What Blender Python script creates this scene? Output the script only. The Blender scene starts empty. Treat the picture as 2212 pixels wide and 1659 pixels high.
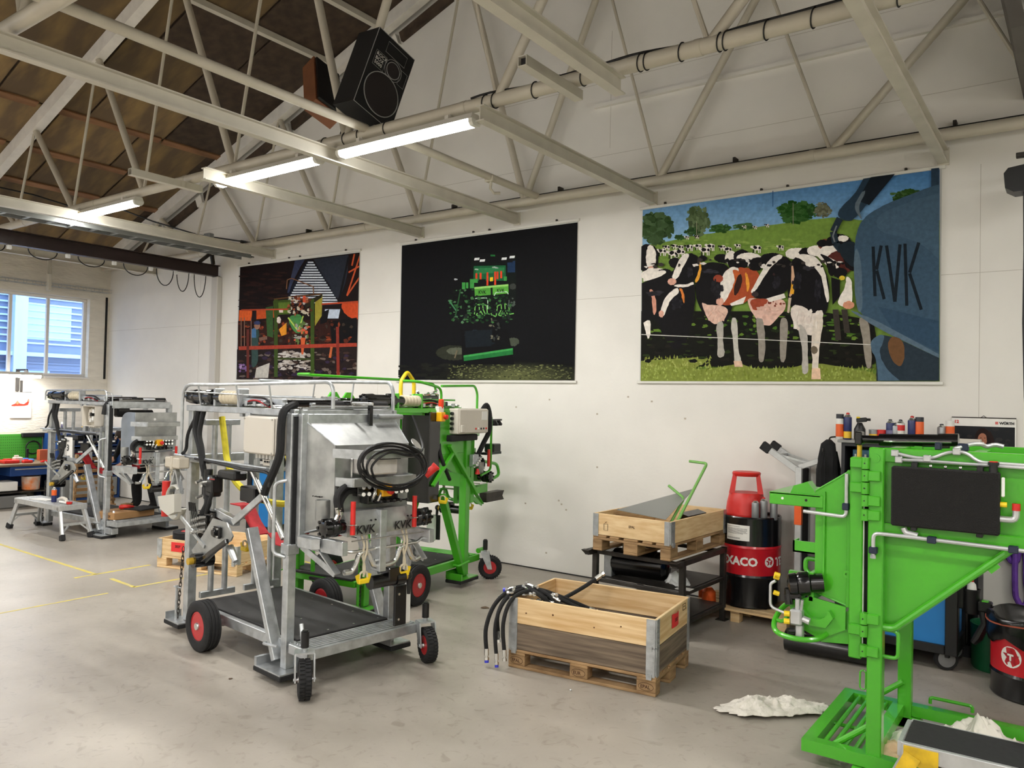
import bpy, bmesh, math, random
from mathutils import Vector, Matrix
random.seed(7)
SC = bpy.context.scene
COL = SC.collection

# ------------------------------------------------------------------ camera
FPX, CAMH = 1700.0, 2.08
YAW, PIT, ROL = math.radians(35.95), math.radians(1.21), math.radians(1.23)
cf = Vector((-math.sin(YAW)*math.cos(PIT), math.cos(YAW)*math.cos(PIT), math.sin(PIT)))
r0 = Vector((math.cos(YAW), math.sin(YAW), 0)); u0 = r0.cross(cf)
cr = math.cos(ROL)*r0 + math.sin(ROL)*u0
cu = -math.sin(ROL)*r0 + math.cos(ROL)*u0
cam_d = bpy.data.cameras.new('camera'); cam = bpy.data.objects.new('camera', cam_d); COL.objects.link(cam)
cam_d.sensor_width = 36; cam_d.lens = FPX/2212*36; cam_d.clip_start = 0.05; cam_d.clip_end = 200
M = Matrix((cr, cu, -cf)).transposed().to_4x4(); M.translation = (0, 0, CAMH)
cam.matrix_world = M
SC.camera = cam

# ------------------------------------------------------------------ world, exposure
SC.view_settings.view_transform = 'Standard'; SC.view_settings.look = 'None'
SC.view_settings.gamma = 1; SC.view_settings.use_curve_mapping = False
SC.view_settings.exposure = 0.28
SC.cycles.use_denoising = True
SC.cycles.max_bounces = 6; SC.cycles.diffuse_bounces = 4; SC.cycles.glossy_bounces = 3; SC.cycles.use_adaptive_sampling = True; SC.cycles.adaptive_threshold = 0.07; SC.cycles.adaptive_min_samples = 12
SC.cycles.sample_clamp_indirect = 6; SC.cycles.caustics_reflective = False; SC.cycles.caustics_refractive = False
w = bpy.data.worlds.new('daylight'); SC.world = w; w.use_nodes = True
bg = w.node_tree.nodes['Background']; bg.inputs[0].default_value = (0.62, 0.78, 1.0, 1); bg.inputs[1].default_value = 4.5

LAMP_W = 52.0      # watts of each ceiling tube lamp
def lamp_light(x, y, z, lx, power, ly=0.12, col=(1.0, 0.97, 0.93)):
    d = bpy.data.lights.new('tube_light', 'AREA'); d.shape = 'RECTANGLE'; d.size = lx; d.size_y = ly
    d.energy = power; d.color = col
    o = bpy.data.objects.new('tube_light', d); COL.objects.link(o); o.location = (x, y, z)
    return o

# ------------------------------------------------------------------ helpers
def lin(c):
    c = c/255.0
    return c/12.92 if c <= 0.04045 else ((c+0.055)/1.055)**2.4
def rgb(r, g, b): return (lin(r), lin(g), lin(b), 1.0)

def at(px, py, X=None, Y=None, Z=None):
    """a point of the room from a measured image point and one known coordinate"""
    d = cf + cr*((px-1106)/FPX) - cu*((py-829.5)/FPX)
    t = (X)/d.x if X is not None else (Y)/d.y if Y is not None else (Z-CAMH)/d.z
    return Vector((d.x*t, d.y*t, CAMH+d.z*t))

MATS = {}
def mat(name, col, rough=0.5, metal=0.0, var=0.0, scale=8.0, bump=0.0, col2=None, emit=0.0, coat=0.0, stretch=None, objvar=0.0, bscale=None, detail=4.0, cov=(0.35, 0.65), alpha=1.0):
    if name in MATS: return MATS[name]
    m = bpy.data.materials.new(name); m.use_nodes = True; MATS[name] = m
    nt = m.node_tree; p = nt.nodes['Principled BSDF']
    p.inputs['Base Color'].default_value = col; p.inputs['Roughness'].default_value = rough; p.inputs['Metallic'].default_value = metal
    if coat: p.inputs['Coat Weight'].default_value = coat; p.inputs['Coat Roughness'].default_value = 0.1
    if emit: p.inputs['Emission Color'].default_value = col; p.inputs['Emission Strength'].default_value = emit
    if alpha < 1: p.inputs['Alpha'].default_value = alpha
    last = None
    if var or bump or col2:
        tc = nt.nodes.new('ShaderNodeTexCoord'); mp = nt.nodes.new('ShaderNodeMapping')
        nt.links.new(tc.outputs['Object'], mp.inputs[0])
        if stretch: mp.inputs['Scale'].default_value = stretch
        ns = nt.nodes.new('ShaderNodeTexNoise'); ns.inputs['Scale'].default_value = scale; ns.inputs['Detail'].default_value = detail
        nt.links.new(mp.outputs[0], ns.inputs[0])
        if var or col2:
            rp = nt.nodes.new('ShaderNodeValToRGB')
            rp.color_ramp.elements[0].position, rp.color_ramp.elements[1].position = cov
            a = col if col2 else tuple(x*(1-var) for x in col[:3])+(1,)
            b = col2 if col2 else tuple(min(1, x*(1+var)) for x in col[:3])+(1,)
            rp.color_ramp.elements[0].color = a; rp.color_ramp.elements[1].color = b
            nt.links.new(ns.outputs['Fac'], rp.inputs[0]); last = rp.outputs[0]
        if bump:
            nb = ns
            if bscale:
                nb = nt.nodes.new('ShaderNodeTexNoise'); nb.inputs['Scale'].default_value = bscale; nb.inputs['Detail'].default_value = 3
                nt.links.new(mp.outputs[0], nb.inputs[0])
            bp = nt.nodes.new('ShaderNodeBump'); bp.inputs['Strength'].default_value = bump; bp.inputs['Distance'].default_value = 0.02
            nt.links.new(nb.outputs['Fac'], bp.inputs['Height']); nt.links.new(bp.outputs[0], p.inputs['Normal'])
    if objvar:
        oi = nt.nodes.new('ShaderNodeObjectInfo'); mr = nt.nodes.new('ShaderNodeMapRange')
        mr.inputs['To Min'].default_value = 1-objvar; mr.inputs['To Max'].default_value = 1+objvar
        nt.links.new(oi.outputs['Random'], mr.inputs[0])
        hs = nt.nodes.new('ShaderNodeHueSaturation'); nt.links.new(mr.outputs[0], hs.inputs['Value'])
        if last: nt.links.new(last, hs.inputs['Color'])
        else: hs.inputs['Color'].default_value = col
        last = hs.outputs[0]
    if last: nt.links.new(last, p.inputs['Base Color'])
    return m

def vcol_mat(name='printed_picture', rough=0.6, noise=0.12):
    if name in MATS: return MATS[name]
    m = bpy.data.materials.new(name); m.use_nodes = True; MATS[name] = m
    nt = m.node_tree; p = nt.nodes['Principled BSDF']; p.inputs['Roughness'].default_value = rough
    p.inputs['Specular IOR Level'].default_value = 0.1
    a = nt.nodes.new('ShaderNodeVertexColor'); a.layer_name = 'Col'
    tc = nt.nodes.new('ShaderNodeTexCoord'); ns = nt.nodes.new('ShaderNodeTexNoise'); ns.inputs['Scale'].default_value = 26; ns.inputs['Detail'].default_value = 6
    nt.links.new(tc.outputs['Object'], ns.inputs[0])
    mr = nt.nodes.new('ShaderNodeMapRange'); mr.inputs['To Min'].default_value = 1-noise*3; mr.inputs['To Max'].default_value = 1+noise*3
    nt.links.new(ns.outputs['Fac'], mr.inputs[0])
    hs = nt.nodes.new('ShaderNodeHueSaturation'); nt.links.new(a.outputs[0], hs.inputs['Color']); nt.links.new(mr.outputs[0], hs.inputs['Value'])
    nt.links.new(hs.outputs[0], p.inputs['Base Color'])
    return m

def V(*a): return Vector(a)
def roundpts(pts, rad, seg=5, closed=False):
    pts = [Vector(p) for p in pts]; out = []
    n = len(pts)
    for i, p in enumerate(pts):
        if not closed and (i == 0 or i == n-1): out.append(p); continue
        a, b = pts[i-1]-p, pts[(i+1) % n]-p
        la, lb = a.length, b.length
        if la < 1e-6 or lb < 1e-6: continue
        r = min(rad, la*0.45, lb*0.45); a /= la; b /= lb
        for k in range(seg+1):
            t = k/seg
            out.append((1-t)**2*(p+a*r) + 2*t*(1-t)*p + t*t*(p+b*r))
    return out

class MB:
    def __init__(s): s.v = []; s.f = []; s.m = []; s.c = []; s.cur = 0; s.col = (1, 1, 1, 1); s.mats = None; s.flat = False
    def add(s, vs, fs):
        o = len(s.v); s.v += [tuple(x) for x in vs]; s.f += [tuple(i+o for i in f) for f in fs]
        s.m += [s.cur]*len(fs); s.c += [s.col]*len(fs); return s
    def box(s, c, d, R=None, b=0.0):
        hx, hy, hz = d[0]/2, d[1]/2, d[2]/2
        if b <= 0:
            vs = [Vector((x*hx, y*hy, z*hz)) for x in (-1, 1) for y in (-1, 1) for z in (-1, 1)]
            fs = [(0, 1, 3, 2), (4, 6, 7, 5), (0, 4, 5, 1), (2, 3, 7, 6), (0, 2, 6, 4), (1, 5, 7, 3)]
        else:
            b = min(b, hx*0.9, hy*0.9, hz*0.9)
            vs = []; idx = {}
            for x in (-1, 1):
                for y in (-1, 1):
                    for z in (-1, 1):
                        for ax in range(3):
                            q = [x*(hx-b), y*(hy-b), z*(hz-b)]; q[ax] = (x, y, z)[ax]*(hx, hy, hz)[ax]
                            idx[(x, y, z, ax)] = len(vs); vs.append(Vector(q))
            fs = []
            for sg in (-1, 1):
                for ax in range(3):
                    o1, o2 = [(1, 2), (2, 0), (0, 1)][ax]
                    loop = []
                    for a, b_ in ((-1, -1), (1, -1), (1, 1), (-1, 1)):
                        k = [0, 0, 0]; k[ax] = sg; k[o1] = a; k[o2] = b_; loop.append(idx[(k[0], k[1], k[2], ax)])
                    fs.append(tuple(loop if sg > 0 else loop[::-1]))
            for ax in range(3):
                o1, o2 = [(1, 2), (2, 0), (0, 1)][ax]
                for a in (-1, 1):
                    for b_ in (-1, 1):
                        def ii(e, w_):
                            k = [0, 0, 0]; k[ax] = e; k[o1] = a; k[o2] = b_; return idx[(k[0], k[1], k[2], w_)]
                        q = (ii(-1, o1), ii(1, o1), ii(1, o2), ii(-1, o2))
                        fs.append(q if a*b_ < 0 else q[::-1])
            for x in (-1, 1):
                for y in (-1, 1):
                    for z in (-1, 1):
                        q = (idx[(x, y, z, 0)], idx[(x, y, z, 1)], idx[(x, y, z, 2)])
                        fs.append(q if x*y*z > 0 else q[::-1])
        c = Vector(c)
        vs = [c + (R @ v if R is not None else v) for v in vs]
        return s.add(vs, fs)
    def bx(s, x0, x1, y0, y1, z0, z1, b=0.0):
        return s.box(((x0+x1)/2, (y0+y1)/2, (z0+z1)/2), (abs(x1-x0), abs(y1-y0), abs(z1-z0)), None, b)
    @staticmethod
    def frame(p0, p1, up=(0, 0, 1)):
        d = (Vector(p1)-Vector(p0)).normalized(); up = Vector(up)
        if abs(d.dot(up)) > 0.98: up = Vector((1, 0, 0)) if abs(d.x) < 0.9 else Vector((0, 1, 0))
        y = up.cross(d).normalized(); z = d.cross(y)
        return Matrix((d, y, z)).transposed()
    def bar(s, p0, p1, w, h, up=(0, 0, 1), b=0.0):
        p0, p1 = Vector(p0), Vector(p1)
        return s.box((p0+p1)/2, ((p1-p0).length, w, h), MB.frame(p0, p1, up), b)
    def tube(s, p0, p1, r, n=10, r2=None, cap=True):
        p0, p1 = Vector(p0), Vector(p1); R = MB.frame(p0, p1); r2 = r if r2 is None else r2
        y, z = R.col[1], R.col[2]
        vs = []
        for k in range(n):
            a = 2*math.pi*k/n; u = y*math.cos(a)+z*math.sin(a); vs += [p0+u*r, p1+u*r2]
        fs = [(2*k, 2*((k+1) % n), 2*((k+1) % n)+1, 2*k+1) for k in range(n)]
        if cap: fs += [tuple(2*k for k in range(n))[::-1], tuple(2*k+1 for k in range(n))]
        return s.add(vs, fs)
    def path(s, pts, r, n=8, closed=False, cap=True, flat=None):
        pts = [Vector(p) for p in pts]; q = [pts[0]]
        for p in pts[1:]:
            if (p-q[-1]).length > 1e-5: q.append(p)
        pts = q; N = len(pts)
        if N < 2: return s
        rs = r if isinstance(r, (list, tuple)) else [r]*N
        if len(rs) != N: rs = [rs[min(int(i*len(rs)/N), len(rs)-1)] for i in range(N)]
        t0 = (pts[1]-pts[0]).normalized()
        y = Vector((0, 0, 1)).cross(t0)
        if y.length < 0.05: y = Vector((1, 0, 0)).cross(t0)
        y.normalize(); vs = []
        for i, p in enumerate(pts):
            if closed: t = (pts[(i+1) % N]-pts[i-1])
            else: t = pts[min(i+1, N-1)]-pts[max(i-1, 0)]
            t.normalize(); y = (y - t*y.dot(t)); y.normalize(); z = t.cross(y)
            for k in range(n):
                a = 2*math.pi*k/n
                if flat: vs.append(p + y*math.cos(a)*rs[i]*flat[0] + z*math.sin(a)*rs[i]*flat[1])
                else: vs.append(p + (y*math.cos(a)+z*math.sin(a))*rs[i])
        fs = []
        for i in range(N if closed else N-1):
            j = (i+1) % N
            for k in range(n):
                fs.append((i*n+k, i*n+(k+1) % n, j*n+(k+1) % n, j*n+k))
        if not closed and cap: fs += [tuple(range(n))[::-1], tuple((N-1)*n+k for k in range(n))]
        return s.add(vs, fs)
    def rp(s, pts, r, rad=0.05, n=8, seg=4, closed=False): return s.path(roundpts(pts, rad, seg, closed), r, n, closed)
    def lathe(s, prof, o=(0, 0, 0), axis=(0, 0, 1), n=24, cap=True):
        o = Vector(o); ax = Vector(axis).normalized(); R = MB.frame((0, 0, 0), ax); y, z = R.col[1], R.col[2]
        vs = []; P = len(prof)
        for k in range(n):
            a = 2*math.pi*k/n; u = y*math.cos(a)+z*math.sin(a)
            for (r, h) in prof: vs.append(o+ax*h+u*r)
        fs = []
        for k in range(n):
            j = (k+1) % n
            for i in range(P-1): fs.append((k*P+i, j*P+i, j*P+i+1, k*P+i+1))
        if cap:
            if prof[0][0] > 1e-6: fs.append(tuple(k*P for k in range(n))[::-1])
            if prof[-1][0] > 1e-6: fs.append(tuple(k*P+P-1 for k in range(n)))
        return s.add(vs, fs)
    def prism(s, poly, ext):
        poly = [Vector(p) for p in poly]; e = Vector(ext); n = len(poly)
        vs = poly+[p+e for p in poly]
        fs = [tuple(range(n))[::-1], tuple(n+i for i in range(n))]+[(i, (i+1) % n, n+(i+1) % n, n+i) for i in range(n)]
        return s.add(vs, fs)
    def hull_pair(s, a, b):
        """two loops of the same count joined by sides and capped"""
        n = len(a); vs = [Vector(p) for p in a]+[Vector(p) for p in b]
        return s.add(vs, [tuple(range(n))[::-1], tuple(n+i for i in range(n))]+[(i, (i+1) % n, n+(i+1) % n, n+i) for i in range(n)])
    def sphere(s, c, r, n=12, m=8, sc=(1, 1, 1)):
        c = Vector(c); pr = [(max(1e-7, math.sin(math.pi*i/m)), -math.cos(math.pi*i/m)) for i in range(m+1)]
        vs = []
        for k in range(n):
            a = 2*math.pi*k/n
            for (q, h) in pr: vs.append(c+Vector((q*math.cos(a)*r*sc[0], q*math.sin(a)*r*sc[1], h*r*sc[2])))
        P = m+1; fs = []
        for k in range(n):
            for i in range(m): fs.append((k*P+i, ((k+1) % n)*P+i, ((k+1) % n)*P+i+1, k*P+i+1))
        return s.add(vs, fs)
    def text(s, txt, o, ex, ey, size, thick=0.002, font_w=1.0, align='LEFT'):
        cd = bpy.data.curves.new('t', 'FONT'); cd.body = txt; cd.size = 1; cd.extrude = 0; cd.align_x = align; cd.resolution_u = 2; cd.offset = 0.02*font_w
        ob = bpy.data.objects.new('t', cd); me = bpy.data.meshes.new_from_object(ob)
        o, ex, ey = Vector(o), Vector(ex).normalized(), Vector(ey).normalized(); nn = ex.cross(ey)
        vs = [o + ex*v.co.x*size + ey*v.co.y*size + nn*thick for v in me.vertices]
        fs = [tuple(p.vertices) for p in me.polygons]
        bpy.data.objects.remove(ob); bpy.data.curves.remove(cd); bpy.data.meshes.remove(me)
        return s.add(vs, fs)
    def build(s, name, material, parent=None, smooth=35, loc=None, rotz=None):
        me = bpy.data.meshes.new(name); me.from_pydata(s.v, [], s.f)
        mats = material if isinstance(material, (list, tuple)) else [material]
        for m_ in mats: me.materials.append(m_)
        if len(mats) > 1: me.polygons.foreach_set('material_index', s.m)
        if smooth:
            me.polygons.foreach_set('use_smooth', [True]*len(me.polygons))
            me.set_sharp_from_angle(angle=math.radians(smooth))
        me.update()
        return obj(name, me, parent, loc, rotz)
    def build_col(s, name, material, parent=None):
        me = bpy.data.meshes.new(name); me.from_pydata(s.v, [], s.f); me.materials.append(material)
        ca = me.color_attributes.new('Col', 'FLOAT_COLOR', 'CORNER'); data = []
        for p, c in zip(me.polygons, s.c):
            for _ in p.vertices: data += list(c)
        ca.data.foreach_set('color', data); me.update()
        return obj(name, me, parent)

def obj(name, me, parent=None, loc=None, rotz=None):
    o = bpy.data.objects.new(name, me); COL.objects.link(o)
    if parent is not None: o.parent = parent
    if loc is not None: o.location = loc
    if rotz is not None: o.rotation_euler = (0, 0, rotz)
    return o
def tag(o, label=None, cat=None, group=None, kind=None):
    if label: o['label'] = label
    if cat: o['category'] = cat
    if group: o['group'] = group
    if kind: o['kind'] = kind
    return o
def thing(name, label, cat, loc=(0, 0, 0), rotz=0.0, group=None):
    o = obj(name, None, None, loc, rotz); o.empty_display_size = 0.1
    return tag(o, label, cat, group)
def copy_tree(o, parent=None, loc=None, rotz=None):
    c = o.copy(); COL.objects.link(c); c.parent = parent
    if loc is not None: c.location = loc
    if rotz is not None: c.rotation_euler = (0, 0, rotz)
    for ch in list(o.children): copy_tree(ch, c)
    return c
def struct(name, mb, m, parent=None, smooth=35):
    o = mb.build(name, m, parent, smooth)
    if parent is None: o['kind'] = 'structure'
    return o
def one(name, mb, m, label, cat, group=None, loc=None, rotz=None, smooth=35, kind=None):
    return tag(mb.build(name, m, None, smooth, loc, rotz), label, cat, group, kind)

# ------------------------------------------------------------------ materials
m_wall = mat('white_wall_paint', rgb(230, 227, 220), 0.75, var=0.035, scale=1.3, bump=0.06, bscale=26)
m_brick = mat('painted_brick', rgb(228, 222, 208), 0.7, var=0.05, scale=3, bump=0.5, bscale=9, stretch=(1, 1, 3.2))
m_frame = mat('white_steel_paint', rgb(205, 200, 186), 0.5, var=0.05, scale=5)
m_rafter = mat('white_rafter_paint', rgb(232, 228, 220), 0.5, var=0.06, scale=6)
m_tubew = mat('cream_tube_paint', rgb(198, 191, 174), 0.45, var=0.05, scale=4)
m_board = mat('insulation_board', rgb(104, 86, 64), 0.9, col2=rgb(150, 124, 78), scale=1.6, stretch=(0.6, 2.2, 1), objvar=0.35, cov=(0.42, 0.72), bump=0.1)
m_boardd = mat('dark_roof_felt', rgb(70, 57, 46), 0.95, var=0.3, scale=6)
m_batten = mat('orange_wood_batten', rgb(136, 98, 66), 0.8, var=0.3, scale=6, stretch=(1, 0.3, 1))
m_brown = mat('brown_beam_paint', rgb(46, 32, 30), 0.45, var=0.15, scale=5)
m_galv = mat('galvanised_steel', rgb(188, 192, 194), 0.36, metal=0.72, var=0.16, scale=14, detail=6)
m_galvd = mat('dull_galvanised_sheet', rgb(172, 174, 172), 0.4, metal=0.75, var=0.22, scale=6, detail=7)
m_green = mat('green_gloss_paint', rgb(74, 172, 38), 0.28, var=0.04, scale=3, coat=0.35)
m_black = mat('black_plastic', rgb(20, 20, 21), 0.42, var=0.15, scale=20)
m_blackg = mat('black_gloss_paint', rgb(11, 11, 12), 0.22, coat=0.3)
m_rubber = mat('black_rubber', rgb(27, 27, 28), 0.8, var=0.2, scale=30)
m_mat = mat('black_rubber_mat', rgb(44, 43, 43), 0.75, var=0.15, scale=3, bump=0.15, bscale=160)
m_hose = mat('black_braided_hose', rgb(17, 17, 18), 0.7, bump=0.5, bscale=300, var=0.1)
m_chrome = mat('bright_zinc', rgb(218, 218, 214), 0.22, metal=0.9)
m_alu = mat('brushed_aluminium', rgb(196, 198, 198), 0.38, metal=0.6, var=0.08, scale=12, stretch=(1, 8, 1))
m_red = mat('red_plastic', rgb(206, 40, 34), 0.42, var=0.06, scale=6)
m_rim = mat('red_rim_paint', rgb(186, 26, 34), 0.35, coat=0.3)
m_redw = mat('red_webbing', rgb(176, 34, 40), 0.8, var=0.12, scale=30)
m_yellow = mat('yellow_plastic', rgb(236, 202, 32), 0.45, var=0.06, scale=8)
m_yelw = mat('yellow_webbing', rgb(222, 208, 56), 0.8, var=0.1, scale=20)
m_gbox = mat('light_grey_enclosure', rgb(206, 200, 188), 0.5)
m_white = mat('white_plastic', rgb(232, 232, 228), 0.5)
m_wood = mat('new_pine', rgb(214, 178, 128), 0.65, col2=rgb(232, 204, 158), scale=5, stretch=(1, 1, 7), bump=0.04, objvar=0.06)
m_woodx = mat('new_pine_grain', rgb(206, 166, 112), 0.65, col2=rgb(234, 206, 160), scale=3.2, stretch=(0.6, 0.6, 9), bump=0.05, objvar=0.05)
m_woodo = mat('weathered_grey_pine', rgb(86, 74, 62), 0.8, col2=rgb(132, 116, 98), scale=3.4, stretch=(0.6, 0.6, 10), bump=0.12, objvar=0.08)
m_pal = mat('used_pallet_wood', rgb(134, 104, 70), 0.85, col2=rgb(172, 140, 100), scale=5, stretch=(1, 1, 4), bump=0.15, objvar=0.14)
m_card = mat('brown_cardboard', rgb(168, 128, 84), 0.8, var=0.06, scale=8)
m_dsteel = mat('bare_dark_steel', rgb(62, 58, 54), 0.5, metal=0.5, var=0.25, scale=9)
m_blue = mat('blue_cabinet_paint', rgb(32, 118, 186), 0.42, var=0.04, scale=4)
m_dblue = mat('dark_blue_bench_paint', rgb(24, 62, 122), 0.45, var=0.08, scale=5)
m_navy = mat('navy_plastic_bin', rgb(24, 34, 56), 0.5)
m_peg = mat('green_pegboard_paint', rgb(66, 148, 46), 0.5)
m_lamp = mat('lit_tube_diffuser', (1.0, 0.985, 0.95, 1), 0.4, emit=24.0)
m_ink = mat('black_ink', rgb(22, 20, 20), 0.7)
m_inkw = mat('white_ink', rgb(236, 234, 228), 0.6)
m_paper = mat('white_paper', rgb(236, 234, 228), 0.8, var=0.02, scale=10)
m_cloth = mat('white_rag_cloth', rgb(224, 218, 208), 0.95, var=0.06, scale=12, bump=0.45, bscale=45)
m_print = vcol_mat()
m_printf = vcol_mat('printed_picture_plain', 0.5, 0.03)
m_orange = mat('orange_plastic', rgb(236, 96, 34), 0.5)
m_cable = mat('black_cable', rgb(14, 14, 15), 0.5)
m_brass = mat('zinc_yellow_fitting', rgb(216, 176, 60), 0.35, metal=0.5)
m_blackcl = mat('black_cloth', rgb(14, 14, 15), 0.95, var=0.4, scale=9, bump=0.5, bscale=14)
# ================================================================== THE ROOM
WY = 8.15; XL, XR, YF = -16.1, 2.7, -8.0
RIDX, RIDZ, SL = -6.7, 8.11, 0.35
def zroof(x): return RIDZ - SL*abs(x-RIDX)
# floor
m_floor = mat('worn_concrete_floor', rgb(152, 145, 134), 0.34, col2=rgb(174, 167, 156), scale=0.9, detail=9, cov=(0.36, 0.66))
nt = m_floor.node_tree; p_ = nt.nodes['Principled BSDF']
_src = p_.inputs['Base Color'].links[0].from_socket
_tc = nt.nodes.new('ShaderNodeTexCoord')
_sn = nt.nodes.new('ShaderNodeTexNoise'); _sn.inputs['Scale'].default_value = 7; _sn.inputs['Detail'].default_value = 8; _sn.inputs['Distortion'].default_value = 2.5
nt.links.new(_tc.outputs['Object'], _sn.inputs[0])
_rp = nt.nodes.new('ShaderNodeValToRGB'); _rp.color_ramp.elements[0].position = 0.30; _rp.color_ramp.elements[0].color = rgb(150, 136, 118); _rp.color_ramp.elements[1].position = 0.44; _rp.color_ramp.elements[1].color = (1, 1, 1, 1)
nt.links.new(_sn.outputs['Fac'], _rp.inputs[0])
_mx = nt.nodes.new('ShaderNodeMix'); _mx.data_type = 'RGBA'; _mx.blend_type = 'MULTIPLY'; _mx.inputs[0].default_value = 0.28
nt.links.new(_src, _mx.inputs[6]); nt.links.new(_rp.outputs[0], _mx.inputs[7]); nt.links.new(_mx.outputs[2], p_.inputs['Base Color'])
_mr = nt.nodes.new('ShaderNodeMapRange'); _mr.inputs['To Min'].default_value = 0.26; _mr.inputs['To Max'].default_value = 0.5
nt.links.new(_sn.outputs['Fac'], _mr.inputs[0]); nt.links.new(_mr.outputs[0], p_.inputs['Roughness'])
fl = MB(); fl.bx(XL-0.3, XR+0.3, YF-0.3, WY+0.3, -0.2, 0); struct('floor', fl, m_floor)

# gable wall (poster wall) and the other walls
g = MB(); g.prism([(XL, WY, 0), (XR, WY, 0), (XR, WY, zroof(XR)+.1), (RIDX, WY, RIDZ+.1), (XL, WY, zroof(XL)+.1)], (0, 0.25, 0))
wb = struct('wall_back', g, m_wall)
g = MB()
for z_ in (3.32, 5.02, 5.9):
    g.bx(XL+.02, -0.2, WY-.0012, WY+.01, z_-.0022, z_+.0022)
for x_, a, b_ in ((-12.9, 0, 4.3), (-8.33, 0.3, 2.3), (-4.55, 5.1, 6.5), (-0.75, .9, 4.3)):
    g.bx(x_-.002, x_+.002, WY-.0012, WY+.01, a, b_)
struct('panel_joint', g, mat('wall_joint_grey', rgb(190, 184, 174), 0.95), wb)  # panel seams as thin lines slightly darker than the wall
g = MB(); g.bx(XL+.02, XR, WY-.012, WY+.01, 0, .012); struct('floor_gap', g, m_ink, wb)
g = MB()
for (px_, py_) in ((1357, 858), (1408, 868), (1187, 864), (1207, 1082), (1135, 1088), (1223, 1102), (1290, 1010), (1115, 880), (1290, 895), (1213, 1090), (1180, 1195), (2075, 905), (1480, 905)):
    q = at(px_, py_, Y=WY); g.bx(q.x-.012, q.x+.012, WY-.001, WY+.01, q.z-.006, q.z+.014)
struct('wall_scuff', g, mat('scuff_mark', rgb(184, 174, 158), 0.9), wb)

WIN = [(4.4, 7.75, 2.36, 3.93), (-0.4, 3.3, 2.36, 3.93), (-5.6, -1.6, 2.36, 3.93)]  # only the leading entry is in view; the rest are added for daylight
g = MB(); zt = zroof(XL)+.1
def lw(y0, y1, z0, z1): g.bx(XL-.3, XL, y0, y1, z0, z1)
lw(YF, WY+.25, 0, 2.36); lw(YF, WY+.25, 3.93, zt)
for a, b_ in ((YF, -5.6), (-1.6, -0.4), (3.3, 4.4), (7.75, WY+.25)): lw(a, b_, 2.36, 3.93)
struct('wall_left', g, m_brick)
g = MB(); g.bx(XR, XR+.25, YF, WY, 0, zroof(XR)+.1); struct('wall_right', g, m_wall)
g = MB(); g.prism([(XL, YF, 0), (XR, YF, 0), (XR, YF, zroof(XR)+.1), (RIDX, YF, RIDZ+.1), (XL, YF, zroof(XL)+.1)], (0, -0.25, 0)); struct('wall_front', g, m_wall)
# window glass
m_glass = bpy.data.materials.new('window_glass'); m_glass.use_nodes = True
_n = m_glass.node_tree; _n.nodes.clear(); _o = _n.nodes.new('ShaderNodeOutputMaterial'); _t = _n.nodes.new('ShaderNodeBsdfTransparent'); _g = _n.nodes.new('ShaderNodeBsdfGlossy'); _g.inputs['Roughness'].default_value = .03
_t.inputs[0].default_value = (.93, .96, 1, 1)
_m = _n.nodes.new('ShaderNodeMixShader'); _m.inputs[0].default_value = .07
_n.links.new(_t.outputs[0], _m.inputs[1]); _n.links.new(_g.outputs[0], _m.inputs[2]); _n.links.new(_m.outputs[0], _o.inputs[0])
m_wframe = mat('window_frame_paint', rgb(226, 222, 216), 0.45)
for k, (y0, y1, z0, z1) in enumerate(WIN):
    g = MB(); x0, x1 = XL-.2, XL-.13
    g.bx(x0, x1, y0, y1, z0, z0+.06, .006); g.bx(x0, x1, y0, y1, z1-.06, z1, .006)
    g.bx(x0, x1, y0, y0+.06, z0+.06, z1-.06, .006); g.bx(x0, x1, y1-.06, y1, z0+.06, z1-.06, .006)
    wo = struct('window_%d' % (k+1), g, m_wframe)
    ys = [y1-.06-0.66*i for i in range(1, int((y1-y0)/.66)+1) if y1-.06-0.66*i > y0+.1]
    for y in ys:
        g = MB(); g.bx(x0+.005, x1-.005, y-.028, y+.028, z0+.06, z1-.06, .004); g.build('mullion', m_wframe, wo)
    ed = [y1-.06]+ys+[y0+.06]
    for a, b_ in zip(ed[1:], ed[:-1]):
        g = MB(); g.bx(XL-.168, XL-.162, a, b_, z0+.06, z1-.06); g.build('pane', m_glass, wo)
    g = MB(); g.bx(XL-.13, XL+.03, y0-.02, y1+.02, z0-.035, z0, .005); g.build('window_sill', m_wframe, wo)
# neighbouring building seen through the window
fb = thing('office_building', 'blue-grey office building with louvred facade outside the window', 'building', (-22, 6, 0))
m_fac = mat('blue_grey_cladding', rgb(112, 128, 158), 0.5, var=.06, scale=1); m_facl = mat('pale_blue_column', rgb(176, 200, 228), 0.5)
g = MB(); g.bx(-.6, 0, -14, 10, -1, 9); g.build('facade', m_fac, fb)
g = MB(); g.bx(0, .3, -14, 10, 2.95, 3.05); g.build('ledge', m_facl, fb)
for y in (-9.2, -6.2, -3.2, -.2, 2.75, 5.8):
    g = MB(); g.bx(.05, .35, y-.15, y+.15, -1, 9); g.build('column', m_facl, fb)
for k in range(26):
    z = 1.6+.17*k
    if 2.85 < z < 3.15: continue
    g = MB(); g.bar((.04, -14, z), (.04, 10, z), .03, .045); g.build('louvre', m_facl if z > 3.1 else m_fac, fb)
for k in range(10):
    g = MB(); g.bx(.0, .03, -13.5+2.3*k, -12.0+2.3*k, 3.4, 4.3); g.build('window', mat('office_window', rgb(168, 196, 236), 0.2), fb)
for k in range(8):
    g = MB(); g.bx(.0, .03, -13+3*k, -11.4+3*k, 1.9, 2.6); g.build('window', MATS['office_window'], fb)
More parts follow.
